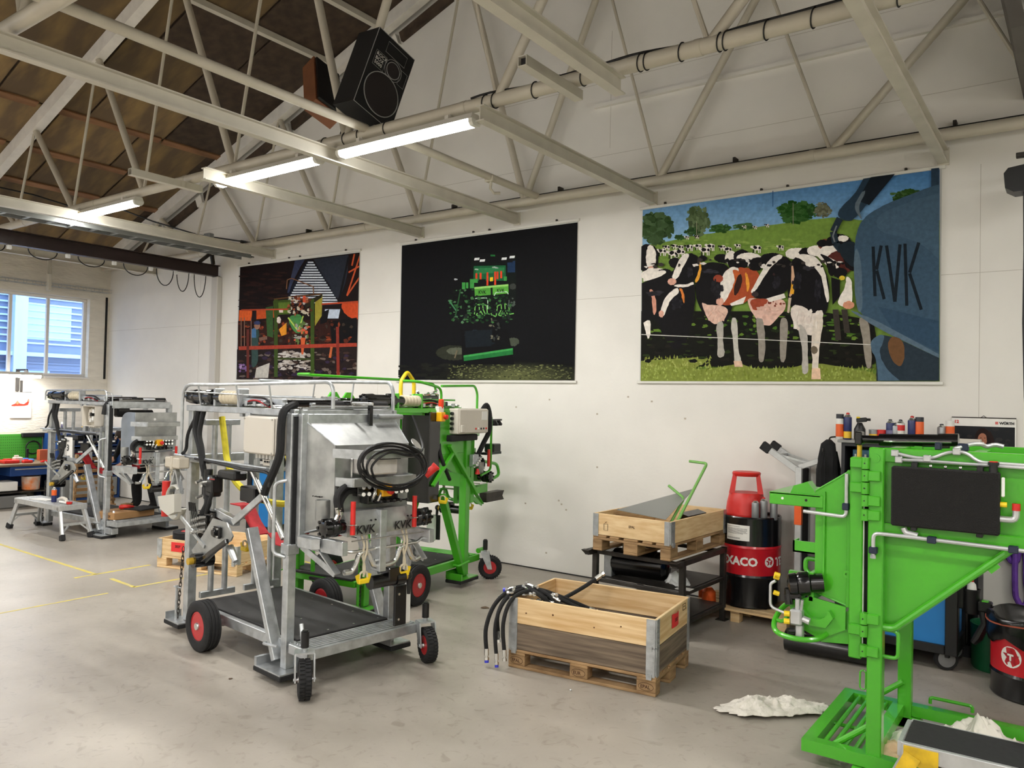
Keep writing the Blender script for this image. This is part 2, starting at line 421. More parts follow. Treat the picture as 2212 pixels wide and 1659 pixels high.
g = MB(); g.bx(-21.9, XL-.3, -16, 18, -.25, -.05); struct('pavement', g, mat('asphalt', rgb(120, 124, 130), 0.9))

# roof: deck, boards, battens, purlins
g = MB(); t = .14
g.hull_pair([(XL-.4, YF-.3, zroof(XL-.4)), (RIDX, YF-.3, RIDZ), (RIDX, WY+.3, RIDZ), (XL-.4, WY+.3, zroof(XL-.4))],
            [(XL-.4, YF-.3, zroof(XL-.4)+t), (RIDX, YF-.3, RIDZ+t), (RIDX, WY+.3, RIDZ+t), (XL-.4, WY+.3, zroof(XL-.4)+t)])
g.hull_pair([(RIDX, YF-.3, RIDZ), (XR+.4, YF-.3, zroof(XR+.4)), (XR+.4, WY+.3, zroof(XR+.4)), (RIDX, WY+.3, RIDZ)],
            [(RIDX, YF-.3, RIDZ+t), (XR+.4, YF-.3, zroof(XR+.4)+t), (XR+.4, WY+.3, zroof(XR+.4)+t), (RIDX, WY+.3, RIDZ+t)])
ceil = struct('ceiling', g, m_boardd)
sa = math.atan(SL); ca_, sa_ = math.cos(sa), math.sin(sa)
xs = [-16.1, -15.05, -14.05, -13.15, -12.11, -11.15, -10.2, -9.27, -8.3, -7.5, -6.72]
sheets = {}
for i in range(len(xs)-1):
    xa, xb = xs[i]+.012, xs[i+1]-.012; L_ = (xb-xa)/ca_
    key = round(L_, 3); g = MB(); g.box((0, 0, 0), (L_, 1.0, .03), None, .004); me = None
    for j in range(9):
        yw = 1.215
        y1 = 8.12-yw*j-(0.35 if i % 2 else 0); y0 = y1-yw
        if y1 < 1.5: continue
        if y1 == 8.12-0.35 and True:
            pass
        cx, cz = (xa+xb)/2, (zroof(xa)+zroof(xb))/2-.017-random.uniform(0, .006)
        g2 = MB(); g2.box((0, 0, 0), (L_-.02, yw-.034, .026), None, .003)
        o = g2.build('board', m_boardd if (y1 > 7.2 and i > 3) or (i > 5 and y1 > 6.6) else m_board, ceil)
        o.location = (cx, (y0+y1)/2, cz); o.rotation_euler = (0, -sa+random.uniform(-.006, .006), 0)
for x, full in ((-14.05, 1), (-13.15, 1), (-12.11, 1), (-11.15, 0)):
    ln = [(7.95, 6.9), (6.85, 5.3), (5.0, 3.3)] if full else [(7.9, 6.9)]
    for (a, b_) in ln:
        g = MB(); g.box((0, 0, 0), (.13, abs(a-b_), .03), None, .003); o = g.build('batten', m_batten, ceil)
        o.location = (x, (a+b_)/2, zroof(x)-.05); o.rotation_euler = (0, -sa, 0)
for k, (x, a, b_) in enumerate(((-9.27, 1.5, 7.98), (-8.3, 1.5, 7.98), (-4.9, 1.5, 7.98), (-3.2, 1.5, 7.98))):
    g = MB(); g.bar((x, a, zroof(x)-.07), (x, b_, zroof(x)-.07), .09, .08); g.build('purlin', m_frame, ceil)
# torn felt strip and blocks along the gable
for x in [-15.2+1.2*k for k in range(12)]:
    xb = x+.95
    if xb > -4: break
    g = MB(); g.bar((x, WY-.03, zroof(x)-.36), (xb, WY-.03, zroof(xb)-.36), .05, .15); g.build('felt_strip', m_boardd, ceil)
    g = MB(); g.bar((xb+.05, WY-.04, zroof(xb)-.36), (xb+.2, WY-.04, zroof(xb+.2)-.36), .07, .17); g.build('wall_block', m_wall, ceil)

# ------------------------------------------------------------------ trusses
BN = [-14.75, -12.9, -11.1, -9.3, -7.45, -5.65, -3.83, -2.0, -.2, 1.6]
TN = [-14.0, -12.35, -10.55, -8.7, -6.7, -4.55, -2.65, -.8, 1.1]
def truss(Y, dx, label, zc=4.565, r=.056):
    t_ = thing('roof_truss', label, 'truss', (0, Y, 0))
    g = MB(); g.tube((XL+.05, 0, zc), (XR-.05, 0, zc), r, 16)
    ch = g.build('bottom_chord', m_tubew, t_)
    for k in range(9):
        g = MB(); x = XL+1.3+2.1*k; g.tube((x, 0, zc), (x+.05, 0, zc), r+.004, 16); g.build('weld_collar', m_tubew, ch)
    for s_ in (-1, 1):
        xe = XL+.02 if s_ < 0 else XR-.02
        g = MB(); g.bar((xe, 0, zroof(xe)-.14), (RIDX, 0, RIDZ-.14), .13, .19); g.build('top_chord', m_rafter, t_)
    for i in range(9):
        T = TN[i]+dx; z = zroof(T)-.2; a, b_ = BN[i]+dx, BN[i+1]+dx
        if a < XL+.1: a = XL+.2
        thick, thin = (b_, a) if i <= 4 else (a, b_)
        g = MB(); g.tube((T, 0, z), (thick, 0, zc), .042, 12); g.build('diagonal_tube', m_tubew, t_)
        g = MB(); g.tube((T-.02, 0, z), (thin, 0, zc), .019, 8); g.build('tie_rod', m_tubew, t_)
    return t_
t1_ = truss(7.98, 0, 'cream tubular roof truss standing against the white gable wall')
t2_ = truss(5.13, -.1, 'cream tubular roof truss carrying the tube lamps and the speakers')
t3_ = truss(2.28, -.1, 'cream tubular roof truss nearest the viewer overhead')
# black cable and ties wrapped on the chord of truss 2
g = MB(); pts = [(x, 5.13+.02*math.sin(x*5), 4.565+.063+.006*math.sin(x*9)) for x in [-4.2+.1*i for i in range(42)]]
g.path(pts, .009, 6)
for dx_ in (-4.05, -3.95, -3.55, -3.32, -3.1, -2.62, -2.57, -2.3, -2.02, -1.98, -1.7, -1.4, -.9, -5.2, -5.75, -6.05, -5.55):
    g.path([(dx_+.012*math.sin(a), 5.13+.062*math.cos(a), 4.565+.062*math.sin(a)) for a in [2*math.pi*i/18 for i in range(18)]], .005, 5, closed=True)
one('tied_cable', g, m_cable, 'black cable strapped along the truss tube with black ties', 'cable')
# thin black conduit and steel rod along the wall chord
g = MB(); g.tube((-12.0, 8.09, 4.66), (2.5, 8.09, 4.66), .009, 6); cd_ = one('wall_conduit', g, m_cable, 'thin dark conduit running along the gable wall above the chord', 'conduit')
for x in (-11.6, -9.9, -8.3, -6.9, -5.2, -3.0, -.95, 1.0):
    g = MB(); g.bx(x-.015, x+.015, 8.05, 8.15, 4.63, 4.71, .004); g.tube((x, 8.08, 4.58), (x, 8.08, 4.63), .006, 6); g.build('clip', m_dsteel, cd_)

# ------------------------------------------------------------------ ceiling beams along the hall
def ibeam(mb, p0, p1, wd, h, tf=.011, tw=.008):
    p0, p1 = Vector(p0), Vector(p1); up = Vector((0, 0, 1))
    mb.bar(p0+up*(h/2-tf/2), p1+up*(h/2-tf/2), wd, tf); mb.bar(p0-up*(h/2-tf/2), p1-up*(h/2-tf/2), wd, tf)
    mb.bar(p0, p1, tw, h-2*tf); return mb
for x, ya, yb, lab in ((-1.05, 2.2, 8.15, 'cream steel ceiling beam above the cow poster right edge'), (-3.97, 4.95, 8.15, 'cream steel ceiling beam ending above the cow poster left edge'),
                       (-2.77, 1.2, 5.1, 'cream steel ceiling beam cut off in mid air below the truss'), (-5.88, .4, 8.15, 'longest cream steel ceiling beam, crossing below the speakers'),
                       (-7.53, 4.75, 8.15, 'cream steel ceiling beam ending above the dark poster'), (-10.82, 2.2, 8.15, 'cream steel ceiling beam beside the cable ladder'),
                       (-14.4, 2.2, 8.15, 'cream steel ceiling beam nearest the window wall')):
    g = MB(); ibeam(g, (x, ya, 4.41), (x, yb, 4.41), .085, .13)
    g.bx(x-.05, x+.05, 8.13, 8.15, 4.33, 4.49) if yb > 8 else None
    one('ceiling_beam', g, m_frame, lab, 'beam', 'ceiling beams')
def sqtube(mb, p0, p1, a, t=.006):
    R = MB.frame(p0, p1); y, z = R.col[1], R.col[2]; p0, p1 = Vector(p0), Vector(p1); o = a/2-t/2
    for s_ in (-1, 1):
        mb.bar(p0+z*o*s_, p1+z*o*s_, a, t); mb.bar(p0+y*o*s_, p1+y*o*s_, t, a-2*t)
    return mb
for x, ya, yb, lab in ((-3.2, 4.45, 5.22, 'short square tube stub under the truss with open black end'), (-8.36, 4.4, 5.25, 'short square tube stub under the truss near left lamp')):
    g = MB(); sqtube(g, (x, ya, 4.47), (x, yb, 4.47), .075); o = one('tube_stub', g, m_frame, lab, 'tube')
    g = MB(); g.bx(x-.03, x+.03, ya+.03, ya+.035, 4.44, 4.5); g.build('end_cap', m_ink, o)  # black plate inside the open tube, painting its dark hollow
for ya, yb, lab in ((1.6, 5.1, 'round cream tie tube running to the truss below the speakers'), (5.15, 7.95, 'round cream tie tube with a hook near the gable wall')):
    g = MB(); g.tube((-5.4, ya, 4.6), (-5.45, yb, 4.6), .042, 12); o = one('tie_tube', g, m_tubew, lab, 'tube')
    if ya > 5:
        g = MB(); g.path([(-5.43, 7.0, 4.57), (-5.43, 6.99, 4.47), (-5.4, 7.02, 4.42), (-5.36, 7.08, 4.43)], .016, 8); g.bx(-5.5, -5.38, 6.96, 7.04, 4.55, 4.62, .01); g.build('hook', m_tubew, o)

# brown crane beam, its end brackets and hanging cable
g = MB(); ibeam(g, (-12.33, 1.8, 4.24), (-12.33, 8.12, 4.24), .12, .2, .014, .01); bb = one('crane_beam', g, m_brown, 'dark brown steel crane beam below the ceiling at left', 'beam')
g = MB(); g.bar((-12.33, 7.75, 4.35), (-12.33, 7.98, 4.55), .05, .05); g.bar((-12.33, 8.02, 4.35), (-12.33, 7.98, 4.55), .05, .05); g.build('bracket', m_dsteel, bb)
g = MB(); g.bx(-12.42, -12.24, 8.05, 8.15, 0, 4.14, .01); one('steel_column', g, mat('grey_column_paint', rgb(196, 192, 184), .5), 'slim pale steel column under the end of the brown beam', 'column')
fc = thing('festoon_cable', 'black festoon cable hanging in loops under the brown beam', 'cable', (-12.33, 0, 0))
ends = [(4.55, 4.75), (5.05, 5.45), (5.75, 6.15), (6.45, 6.85), (7.0, 7.3), (7.36, 7.58), (7.68, 7.9)]; deps = [.1, .13, .13, .16, .26, .32, .38]
for (a, b_), dp in zip(ends, deps):
    g = MB(); g.path([(-.03, a+(b_-a)*(.5-.5*math.cos(math.pi*k/14)), 4.13-dp*math.sin(math.pi*k/14)) for k in range(15)], .008, 6); g.build('loop', m_cable, fc)
for y in (4.8, 5.6, 6.3, 6.9, 7.33, 7.63):
    g = MB(); g.bx(-.05, .0, y-.03, y+.03, 4.08, 4.14, .006); g.build('trolley', m_white, fc)
# cable ladder next to the ceiling beam
lad = thing('cable_ladder', 'grey cable ladder with rungs running beside the ceiling beam', 'cable tray', (-11.22, 0, 4.36))
m_lad = mat('grey_ladder_steel', rgb(148, 152, 152), .45, metal=.4)
for x in (-.13, .13):
    g = MB(); g.bx(x-.006, x+.006, 3.2, 7.9, -.03, .04); g.build('side_rail', m_lad, lad)
for k in range(16):
    y = 3.4+.29*k; g = MB(); g.bx(-.13, .13, y-.02, y+.02, -.02, .0); g.build('rung', m_lad, lad)
for k in range(4):
    g = MB(); g.path([(-.08+.05*k, 3.2+.3*i, .02+.012*math.sin(i*1.7+k)) for i in range(17)], .011, 6); g.build('cable', mat('grey_cable', rgb(110, 112, 112), .6), lad)
# black cables sagging from the junction box
g = MB(); b0 = at(442, 516, Y=7.6)
g.path([at(0, 405, Y=4.9), at(70, 420, Y=5.3), at(150, 445, Y=5.8), at(230, 440, Y=6.6), at(330, 478, Y=7.1), at(430, 508, Y=7.6), at(540, 524, Y=8.0)], .012, 6)
o = one('sagging_cable', g, m_cable, 'black cable sagging from the lamp to a small grey junction box', 'cable')
g = MB(); g.box(at(451, 511, Y=7.65), (.16, .1, .1), None, .01); g.build('junction_box', m_lad, o)

# ------------------------------------------------------------------ lamps
m_house = mat('lamp_housing', rgb(214, 210, 200), .5)
def tube_lamp(x0, x1, y, z, label, power, along='x', vis=True):
    L_ = abs(x1-x0); xc = (x0+x1)/2
    t_ = thing('tube_lamp', label, 'lamp', (xc, y, z) if along == 'x' else (y, xc, z), 0 if along == 'x' else math.pi/2, 'long tube lamps')
    g = MB(); g.prism([(-L_/2, -.065, .0), (-L_/2, .065, 0), (-L_/2, .045, .05), (-L_/2, -.045, .05)], (L_, 0, 0)); g.build('housing', m_house, t_)
    g = MB(); pr = [(-.06, .0), (-.056, -.03), (-.035, -.052), (.035, -.052), (.056, -.03), (.06, .0)]
    g.prism([(-L_/2+.03, a, b_) for a, b_ in pr], (L_-.06, 0, 0)); g.build('diffuser', m_lamp, t_)
    for s_ in (-1, 1):
        g = MB(); g.prism([(s_*(L_/2-.03), a*1.04, b_*1.04) for a, b_ in pr], (s_*.04, 0, 0)); g.build('end_cap', mat('clear_end_cap', rgb(225, 224, 216), .3), t_)
        g = MB(); g.bx(s_*L_*.33-.02, s_*L_*.33+.02, -.05, .05, .05, .08); g.tube((s_*L_*.33, 0, .07), (s_*L_*.33, 0, .1), .01, 8); g.build('bracket', m_house, t_)
    l = lamp_light(0, 0, 0, L_, power); l.location = (xc, y, z-.06) if along == 'x' else (y, xc, z-.06)
    if along != 'x': l.rotation_euler = (0, 0, math.pi/2)
    return t_
tube_lamp(-5.77, -4.12, 5.08, 4.42, 'lit tube lamp nearest the speakers, right-hand one of the ceiling row', LAMP_W)
tube_lamp(-7.75, -6.08, 5.08, 4.42, 'lit tube lamp in the middle of the ceiling row', LAMP_W)
tube_lamp(-11.25, -9.42, 5.08, 4.44, 'lit tube lamp at far left of the ceiling row', LAMP_W)
for Y in (2.2, -.65, -3.5, -6.3):  # unseen lamp rows, added to light the hall
    for (a, b_) in ((-13.6, -12.0), (-9.9, -8.3), (-4.4, -2.8), (.2, 1.8)):
        tube_lamp(a, b_, Y, 4.42, 'unseen tube lamp added on the hall ceiling behind the viewer', LAMP_W)
tube_lamp(1.0, 2.5, 5.08, 4.42, 'unseen added tube lamp on the truss just beyond the right picture edge', LAMP_W*.6)  # extra lamp out of view, added as one more light source
tube_lamp(5.15, 6.72, -15.7, 2.36, 'lit tube lamp above the workbench below the window', 26, along='y')
g = MB(); g.bx(-16.1, -15.72, 6.45, 6.49, 2.44, 2.47); g.bx(-16.1, -16.07, 6.44, 6.5, 2.06, 2.47); one('lamp_bracket', g, m_dsteel, 'dark steel bracket holding the workbench lamp to the wall', 'bracket')

# left wall details: slot, wire tray
g = MB(); g.bx(XL, XL+.012, 8.06, 8.1, 2.34, 4.0); one('wall_slot', g, m_ink, 'narrow dark vertical slot beside the wall corner', 'slot')
tr = thing('wire_tray', 'galvanised wire mesh cable tray above the window', 'cable tray', (-16.1, 0, 4.08))
for dz, dxx in ((0, .03), (0, .16), (.06, .03), (.06, .16)):
    g = MB(); g.tube((dxx, 3.0, dz), (dxx, 8.1, dz), .005, 5); g.build('long_wire', m_galv, tr)
for k in range(32):
    y = 3.1+.155*k; g = MB(); g.path([(.03, y, .06), (.03, y, 0), (.16, y, 0), (.16, y, .06)], .004, 5); g.build('cross_wire', m_galv, tr)
g = MB(); q = at(103, 560, X=-16.0); g.bx(-15.95, -15.9, q.y-.04, q.y+.04, 4.3, 4.6, .005); g.bx(-15.97, -15.87, q.y-.03, q.y+.03, 3.98, 4.3, .004); one('tray_hanger', g, m_frame, 'steel hanger strut holding the wire tray above the window', 'hanger')
# leaning dark sheet at the upper right
g = MB(); g.prism([(-.428, 8.15, 4.81), (-.85, 8.15, 7.0), (-.75, 8.15, 7.0), (-.33, 8.15, 4.81)], (0, -1.6, 0))
struct('trim_1', g, mat('grey_sheet_metal', rgb(104, 100, 94), .7, var=.05, scale=2))

g = MB(); g.bar((-4.75, 8.125, 5.62), (-.1, 8.125, 5.62), .05, .045); struct('trim_2', g, m_wall)
# ------------------------------------------------------------------ speakers
def cam_box(o, a, b_, c_): pass
def cvec(x, y, z): return cr*x+cu*y+cf*z
k_ = .94
sp = thing('rock_speaker', 'big black party speaker with white outlined cone hung from the truss', 'speaker', (0, 0, 0))
TL = at(820.6, 57.8, Y=5.08); Wv = cvec(.30, -.19, .34)*k_; Hv = cvec(-.22, -.79, -.19)*k_; Dv = cvec(-.25, .035, .22)*k_
sp.location = TL+Wv*.5+Hv*.5+Dv*.5
def spl(p): return p-sp.location
def loc_box(mb, o, a, b_, c_):
    pts = [o, o+a, o+a+b_, o+b_]; mb.hull_pair(pts, [q+c_ for q in pts])
g = MB(); loc_box(g, spl(TL), Wv, Hv, Dv); g.build('cabinet', mat('black_speaker_vinyl', rgb(15, 15, 16), .7), sp)
wn, hn = Wv.normalized(), Hv.normalized(); nrm = -(wn.cross(hn)).normalized()
if nrm.dot(cf) > 0: nrm = -nrm
def fp(u, v, e=.004): return spl(TL)+Wv*u+Hv*v+nrm*e
def ring(mb, u, v, r, th):
    mb.path([fp(u, v, .006)+wn*r*math.cos(a)+hn*r*math.sin(a) for a in [2*math.pi*i/32 for i in range(32)]], th, 6, closed=True)
m_spl = mat('grey_outline', rgb(150, 150, 148), .6)
g = MB(); g.lathe([(.0, .012), (.1, .004), (.185, .012), (.20, .004)], fp(.52, .70, .0), nrm, 32); wf = g.build('woofer', mat('woofer_cone', rgb(34, 28, 27), .8), sp)
g = MB(); ring(g, .52, .70, .2, .005); g.build('ring', m_spl, wf)
g = MB(); g.lathe([(.0, .012), (.04, .004), (.075, .008)], fp(.60, .34, .0), nrm, 24); tw = g.build('tweeter', MATS['woofer_cone'], sp)
g = MB(); ring(g, .60, .34, .077, .004); ring(g, .60, .34, .1, .0025); g.build('ring', m_spl, tw)
g = MB()
for (u0_, u1_, v0_, v1_) in ((.3, .82, .06, .2), (.1, .38, .26, .45), (.78, .95, .25, .44)):
    g.path([fp(u0_, v0_), fp(u1_, v0_), fp(u1_, v1_), fp(u0_, v1_)], .002, 4, closed=True)
g.path([fp(0, 0, .002), fp(1, 0, .002)], .004, 4); g.path([fp(0, 0, .002), fp(0, 1, .002), fp(1, 1, .002)], .004, 4)
g.build('outline', m_spl, sp)
g = MB()
for i, s_ in enumerate(('ROCK', 'BOX', '5000')): g.text(s_, fp(.125, .315+.055*i, .003), wn, -hn, .047, .002, .2)
g.build('lettering', m_inkw, sp)
g = MB(); g.path([spl(at(735, 289, Y=5.3)), spl(at(742, 268, Y=5.4)), spl(at(770, 262, Y=5.4))], .006, 5); g.build('lead', m_cable, sp)
bs = thing('wood_speaker', 'brown wood veneer speaker beside the black party speaker', 'speaker', (0, 0, 0))
T2 = at(653.5, 146.5, Y=5.75); D2 = cvec(.146, .096, -.09)*1.02; H2 = cvec(.1, -.58, -.3)*1.02; W2 = cvec(.23, -.14, .197)*1.02
bs.location = T2+D2*.5+H2*.5+W2*.5
g = MB(); o_ = T2-bs.location; pts = [o_, o_+D2, o_+D2+H2, o_+H2]; g.hull_pair(pts, [q+W2 for q in pts]); g.build('cabinet', mat('brown_veneer', rgb(126, 78, 50), .5, var=.1, scale=8), bs)
g = MB(); o2 = o_+D2*1.001+W2*.06+H2*.03; pts = [o2, o2+W2*.9, o2+W2*.9+H2*.94, o2+H2*.94]; nn2 = D2.normalized()*.03; g.hull_pair(pts, [q+nn2 for q in pts]); g.build('grille', m_black, bs)
# ================================================================== POSTERS
class Draw:
    """flat print: coloured shapes laid on the poster plane, each a hair above the last"""
    def __init__(s, ox, oy, k, Y, bb=None): s.ox, s.oy, s.k, s.Y, s.l, s.mb, s.bb = ox, oy, k, Y, 0, MB(), bb
    def clip(s, v):
        if not s.bb: return v
        for ax, lim, sg in ((0, s.bb[0], 1), (0, s.bb[1], -1), (2, s.bb[2], 1), (2, s.bb[3], -1)):
            out = []
            for i in range(len(v)):
                a, b_ = v[i-1], v[i]; da, db = (a[ax]-lim)*sg, (b_[ax]-lim)*sg
                if (da >= 0) != (db >= 0): out.append(a+(b_-a)*(da/(da-db)))
                if db >= 0: out.append(b_)
            v = out
            if len(v) < 3: return []
        return v
    def p(s, x, y, e=0.0): 
        q = at(s.ox+x*s.k, s.oy+y*s.k, Y=s.Y); return Vector((q.x, s.Y-(s.l+e)*.00009, q.z))
    def poly(s, pts, c, e=0.0, new=True, smooth=True):
        if new: s.l += 1
        c0 = c
        if len(pts) > 4 and new and smooth:
            ys = [q[1] for q in pts]; y0, y1 = min(ys), max(ys)
            def pin(q):
                w3 = s.p(q[0], q[1]); return s.bb and (w3.x < s.bb[0]+.05 or w3.x > s.bb[1]-.05 or w3.z < s.bb[2]+.05 or w3.z > s.bb[3]-.05)
            for _ in range(2):
                out = []
                for i in range(len(pts)):
                    a_, b_, c_ = pts[i-1], pts[i], pts[(i+1) % len(pts)]
                    if pin(b_): out.append(b_)
                    else: out += [(a_[0]*.25+b_[0]*.75, a_[1]*.25+b_[1]*.75), (b_[0]*.75+c_[0]*.25, b_[1]*.75+c_[1]*.25)]
                pts = out
            pts = [q if pin(q) else (q[0]+random.uniform(-2.5, 2.5), q[1]+random.uniform(-2.5, 2.5)) for q in pts]
        s.mb.col = rgb(*c); v = s.clip([s.p(x, y, e) for x, y in pts])
        if v: s.mb.add(v, [tuple(range(len(v)))])
        return s
    def grad(s, x0, x1, y0, y1, c0, c1, n=14, left=None):
        s.l += 1
        for i in range(n):
            a, b_ = i/n, (i+1)/n; c = tuple(c0[k]+(c1[k]-c0[k])*(a+b_)/2 for k in range(3))
            s.poly([(x0, y0+(y1-y0)*a), (x1, y0+(y1-y0)*a), (x1, y0+(y1-y0)*b_), (x0, y0+(y1-y0)*b_)], c, new=False)
    def stroke(s, pts, w_, c):
        s.l += 1
        for (x0, y0), (x1, y1) in zip(pts[:-1], pts[1:]):
            d = math.hypot(x1-x0, y1-y0) or 1; nx, ny = -(y1-y0)/d*w_/2, (x1-x0)/d*w_/2
            s.poly([(x0+nx, y0+ny), (x1+nx, y1+ny), (x1-nx, y1-ny), (x0-nx, y0-ny)], c, new=False)
        return s
    def ell(s, cx, cy, rx, ry, c, n=14, e=0.0, new=True, jit=0.0):
        s.poly([(cx+rx*math.cos(2*math.pi*i/n)*(1+random.uniform(-jit, jit)), cy+ry*math.sin(2*math.pi*i/n)*(1+random.uniform(-jit, jit))) for i in range(n)], c, e, new)
    def blob(s, cx, cy, rx, ry, c, n=40, sz=.22, dc=22):
        s.l += 1; s.ell(cx, cy, rx*.82, ry*.82, tuple(v*.8 for v in c), 16, 0, False, .1); s.l += 1
        for i in range(n):
            a, r_ = random.uniform(0, 6.283), math.sqrt(random.random()); q = random.uniform(-dc, dc)
            s.ell(cx+rx*r_*math.cos(a), cy+ry*r_*math.sin(a), rx*sz*random.uniform(.5, 1.2), ry*sz*random.uniform(.5, 1.2), tuple(max(0, v+q) for v in c), 6, i/n*.9, False, .3)
    def grass(s, x0, x1, y0, y1, n, c, h=22, w_=7, dc=30):
        s.l += 2
        for i in range(n):
            x, y = random.uniform(x0, x1), random.uniform(y0, y1); q = random.uniform(-dc, dc); t_ = random.uniform(-8, 8)
            s.poly([(x-w_, y), (x+w_, y), (x+t_, y-h*random.uniform(.5, 1.3))], tuple(max(0, v+q) for v in c), i/n*1.8, False)
    def specks(s, x0, x1, y0, y1, n, cols, sx=12, sy=8):
        s.l += 2
        for i in range(n):
            x, y = random.uniform(x0, x1), random.uniform(y0, y1); c = random.choice(cols)
            s.ell(x, y, sx*random.uniform(.4, 1.2), sy*random.uniform(.4, 1.2), c, 5, i/n*1.8, False, .4)
    def text(s, txt, x, y, size, c, sx=1.0):
        s.l += 1; a, b_, d = s.p(x, y), s.p(x+100, y), s.p(x, y-100); sc_ = size*(d-a).length/100
        s.mb.col = rgb(*c); s.mb.text(txt, a, b_-a, d-a, sc_, .0003)

m_rail = mat('white_poster_rail', rgb(222, 220, 212), .4)
def poster(name, label, x0, x1, z0, z1, dr, base):
    t_ = thing(name, label, 'poster', ((x0+x1)/2, WY, z0), 0, 'large printed banners on the gable wall')
    L_ = t_.location
    g = MB(); g.bx(x0-L_.x, x1-L_.x, -.012, -.004, 0, z1-z0); g.build('sheet', base, t_)
    mb = dr.mb; mb.v = [(v[0]-L_.x, v[1]-L_.y, v[2]-L_.z) for v in mb.v]; mb.build_col('print', m_print, t_)
    for nm, z in (('bottom_rail', -.012), ('top_rail', z1-z0+.005)):
        g = MB(); g.bx(x0-.03-L_.x, x1+.03-L_.x, -.028, -.0, z-.016, z+.016, .004); g.build(nm, m_rail, t_)
    for x in (x0+.28, (x0+x1)/2-.15, (x0+x1)/2+.12, x1-.3):
        g = MB(); g.bx(x-L_.x-.012, x-L_.x+.012, -.03, 0, z1-z0+.02, z1-z0+.045, .004); g.build('hook', m_dsteel, t_)
    return t_

# ---- cow poster
D = Draw(1360, 340, 700/2212, WY-.0125, (-4.1, -1.06, 2.335, 4.31))
D.grad(88, 2116, 60, 620, (66, 116, 170), (150, 190, 222), 24)
D.poly([(88, 600), (300, 568), (480, 528), (700, 498), (980, 462), (1200, 428), (1420, 405), (1560, 430), (2116, 430), (2116, 1530), (80, 1530)], (116, 146, 62))
D.specks(110, 1540, 560, 700, 130, [(126, 156, 70), (104, 136, 52), (138, 164, 78)], 40, 8)
D.blob(185, 480, 115, 105, (58, 82, 46), 90); D.blob(465, 440, 80, 100, (84, 102, 66), 70); D.blob(430, 505, 50, 30, (50, 84, 40), 30); D.blob(340, 545, 40, 20, (52, 88, 40), 20)
D.blob(620, 488, 80, 30, (54, 92, 40), 40); D.blob(780, 470, 75, 24, (62, 98, 46), 36); D.blob(1130, 375, 115, 72, (44, 86, 32), 110); D.blob(1240, 360, 40, 50, (40, 80, 30), 30); D.blob(1320, 355, 62, 48, (104, 106, 84), 60)
D.blob(1900, 262, 110, 42, (52, 84, 34), 60); D.blob(1830, 285, 40, 25, (48, 80, 30), 20)
D.stroke([(458, 435), (458, 530)], 4, (150, 150, 120)); D.stroke([(1117, 310), (1117, 462)], 5, (128, 128, 108))
BK, WHT, PK = (20, 18, 20), (240, 232, 222), (226, 172, 152)
def smallcow(x, y, s_, a=BK, b_=WHT):
    D.ell(x, y, 26*s_, 13*s_, b_, 10); D.ell(x-8*s_, y-2*s_, 13*s_, 10*s_, a, 8, jit=.25); D.ell(x+15*s_, y+1*s_, 7*s_, 8*s_, a, 7, jit=.2)
    D.ell(x-26*s_, y-5*s_, 9*s_, 7*s_, a if random.random() < .5 else b_, 7)
    for k in (-18, -8, 10, 19): D.stroke([(x+k*s_, y+8*s_), (x+k*s_, y+28*s_)], 5*s_, b_ if k % 3 else a)
for (x, y, s_) in ((785, 472, .55), (858, 476, .55), (940, 462, .6), (393, 545, .6), (461, 540, .65), (255, 612, .9), (308, 604, .8), (350, 612, .9), (410, 610, 1.1), (470, 606, 1.0), (555, 606, 1.2), (635, 612, .9), (742, 602, .8), (870, 618, 1.3), (1034, 612, .9), (225, 640, 1.2), (300, 655, 1.4), (350, 645, 1.3), (520, 632, 1.4), (675, 628, 1.1)):
    smallcow(x, y, s_)
# herd behind
for (x, y, rx, ry, c) in ((130, 690, 75, 100, BK), (150, 680, 36, 80, WHT), (155, 760, 26, 18, PK), (180, 800, 100, 45, WHT), (240, 790, 50, 30, BK), (310, 720, 40, 35, BK), (640, 690, 60, 32, BK), (700, 690, 45, 50, WHT), (770, 680, 60, 48, BK), (820, 700, 90, 50, WHT), (740, 730, 70, 40, BK), (900, 720, 80, 40, BK), (980, 690, 80, 40, BK), (1150, 660, 90, 40, WHT), (1230, 650, 70, 34, BK), (1290, 640, 80, 40, WHT), (1340, 600, 50, 42, (120, 66, 50)), (1320, 590, 40, 26, BK), (1430, 580, 90, 55, BK), (1460, 555, 40, 22, WHT), (1400, 660, 120, 60, WHT), (1440, 720, 100, 80, (86, 40, 34)), (1520, 680, 60, 100, BK)):
    D.ell(x, y, rx, ry, c, 14, jit=.08)
# shadow under the herd and grass
D.poly([(85, 1050), (1650, 1050), (1700, 1280), (1690, 1440), (1300, 1430), (700, 1440), (82, 1400)], (20, 20, 14))
D.poly([(82, 1390), (500, 1360), (560, 1380), (420, 1450), (600, 1440), (760, 1400), (860, 1450), (1100, 1440), (1240, 1400), (1450, 1430), (1690, 1470), (1690, 1530), (80, 1530)], (128, 140, 62))
D.grass(90, 1685, 1440, 1525, 420, (136, 150, 66)); D.grass(100, 560, 1370, 1440, 120, (140, 148, 70)); D.specks(150, 1600, 1060, 1240, 120, [(70, 106, 34), (100, 130, 46), (30, 40, 18)], 30, 12)
D.specks(120, 1600, 1230, 1400, 90, [(14, 14, 10), (40, 52, 22), (30, 26, 20)], 34, 12)
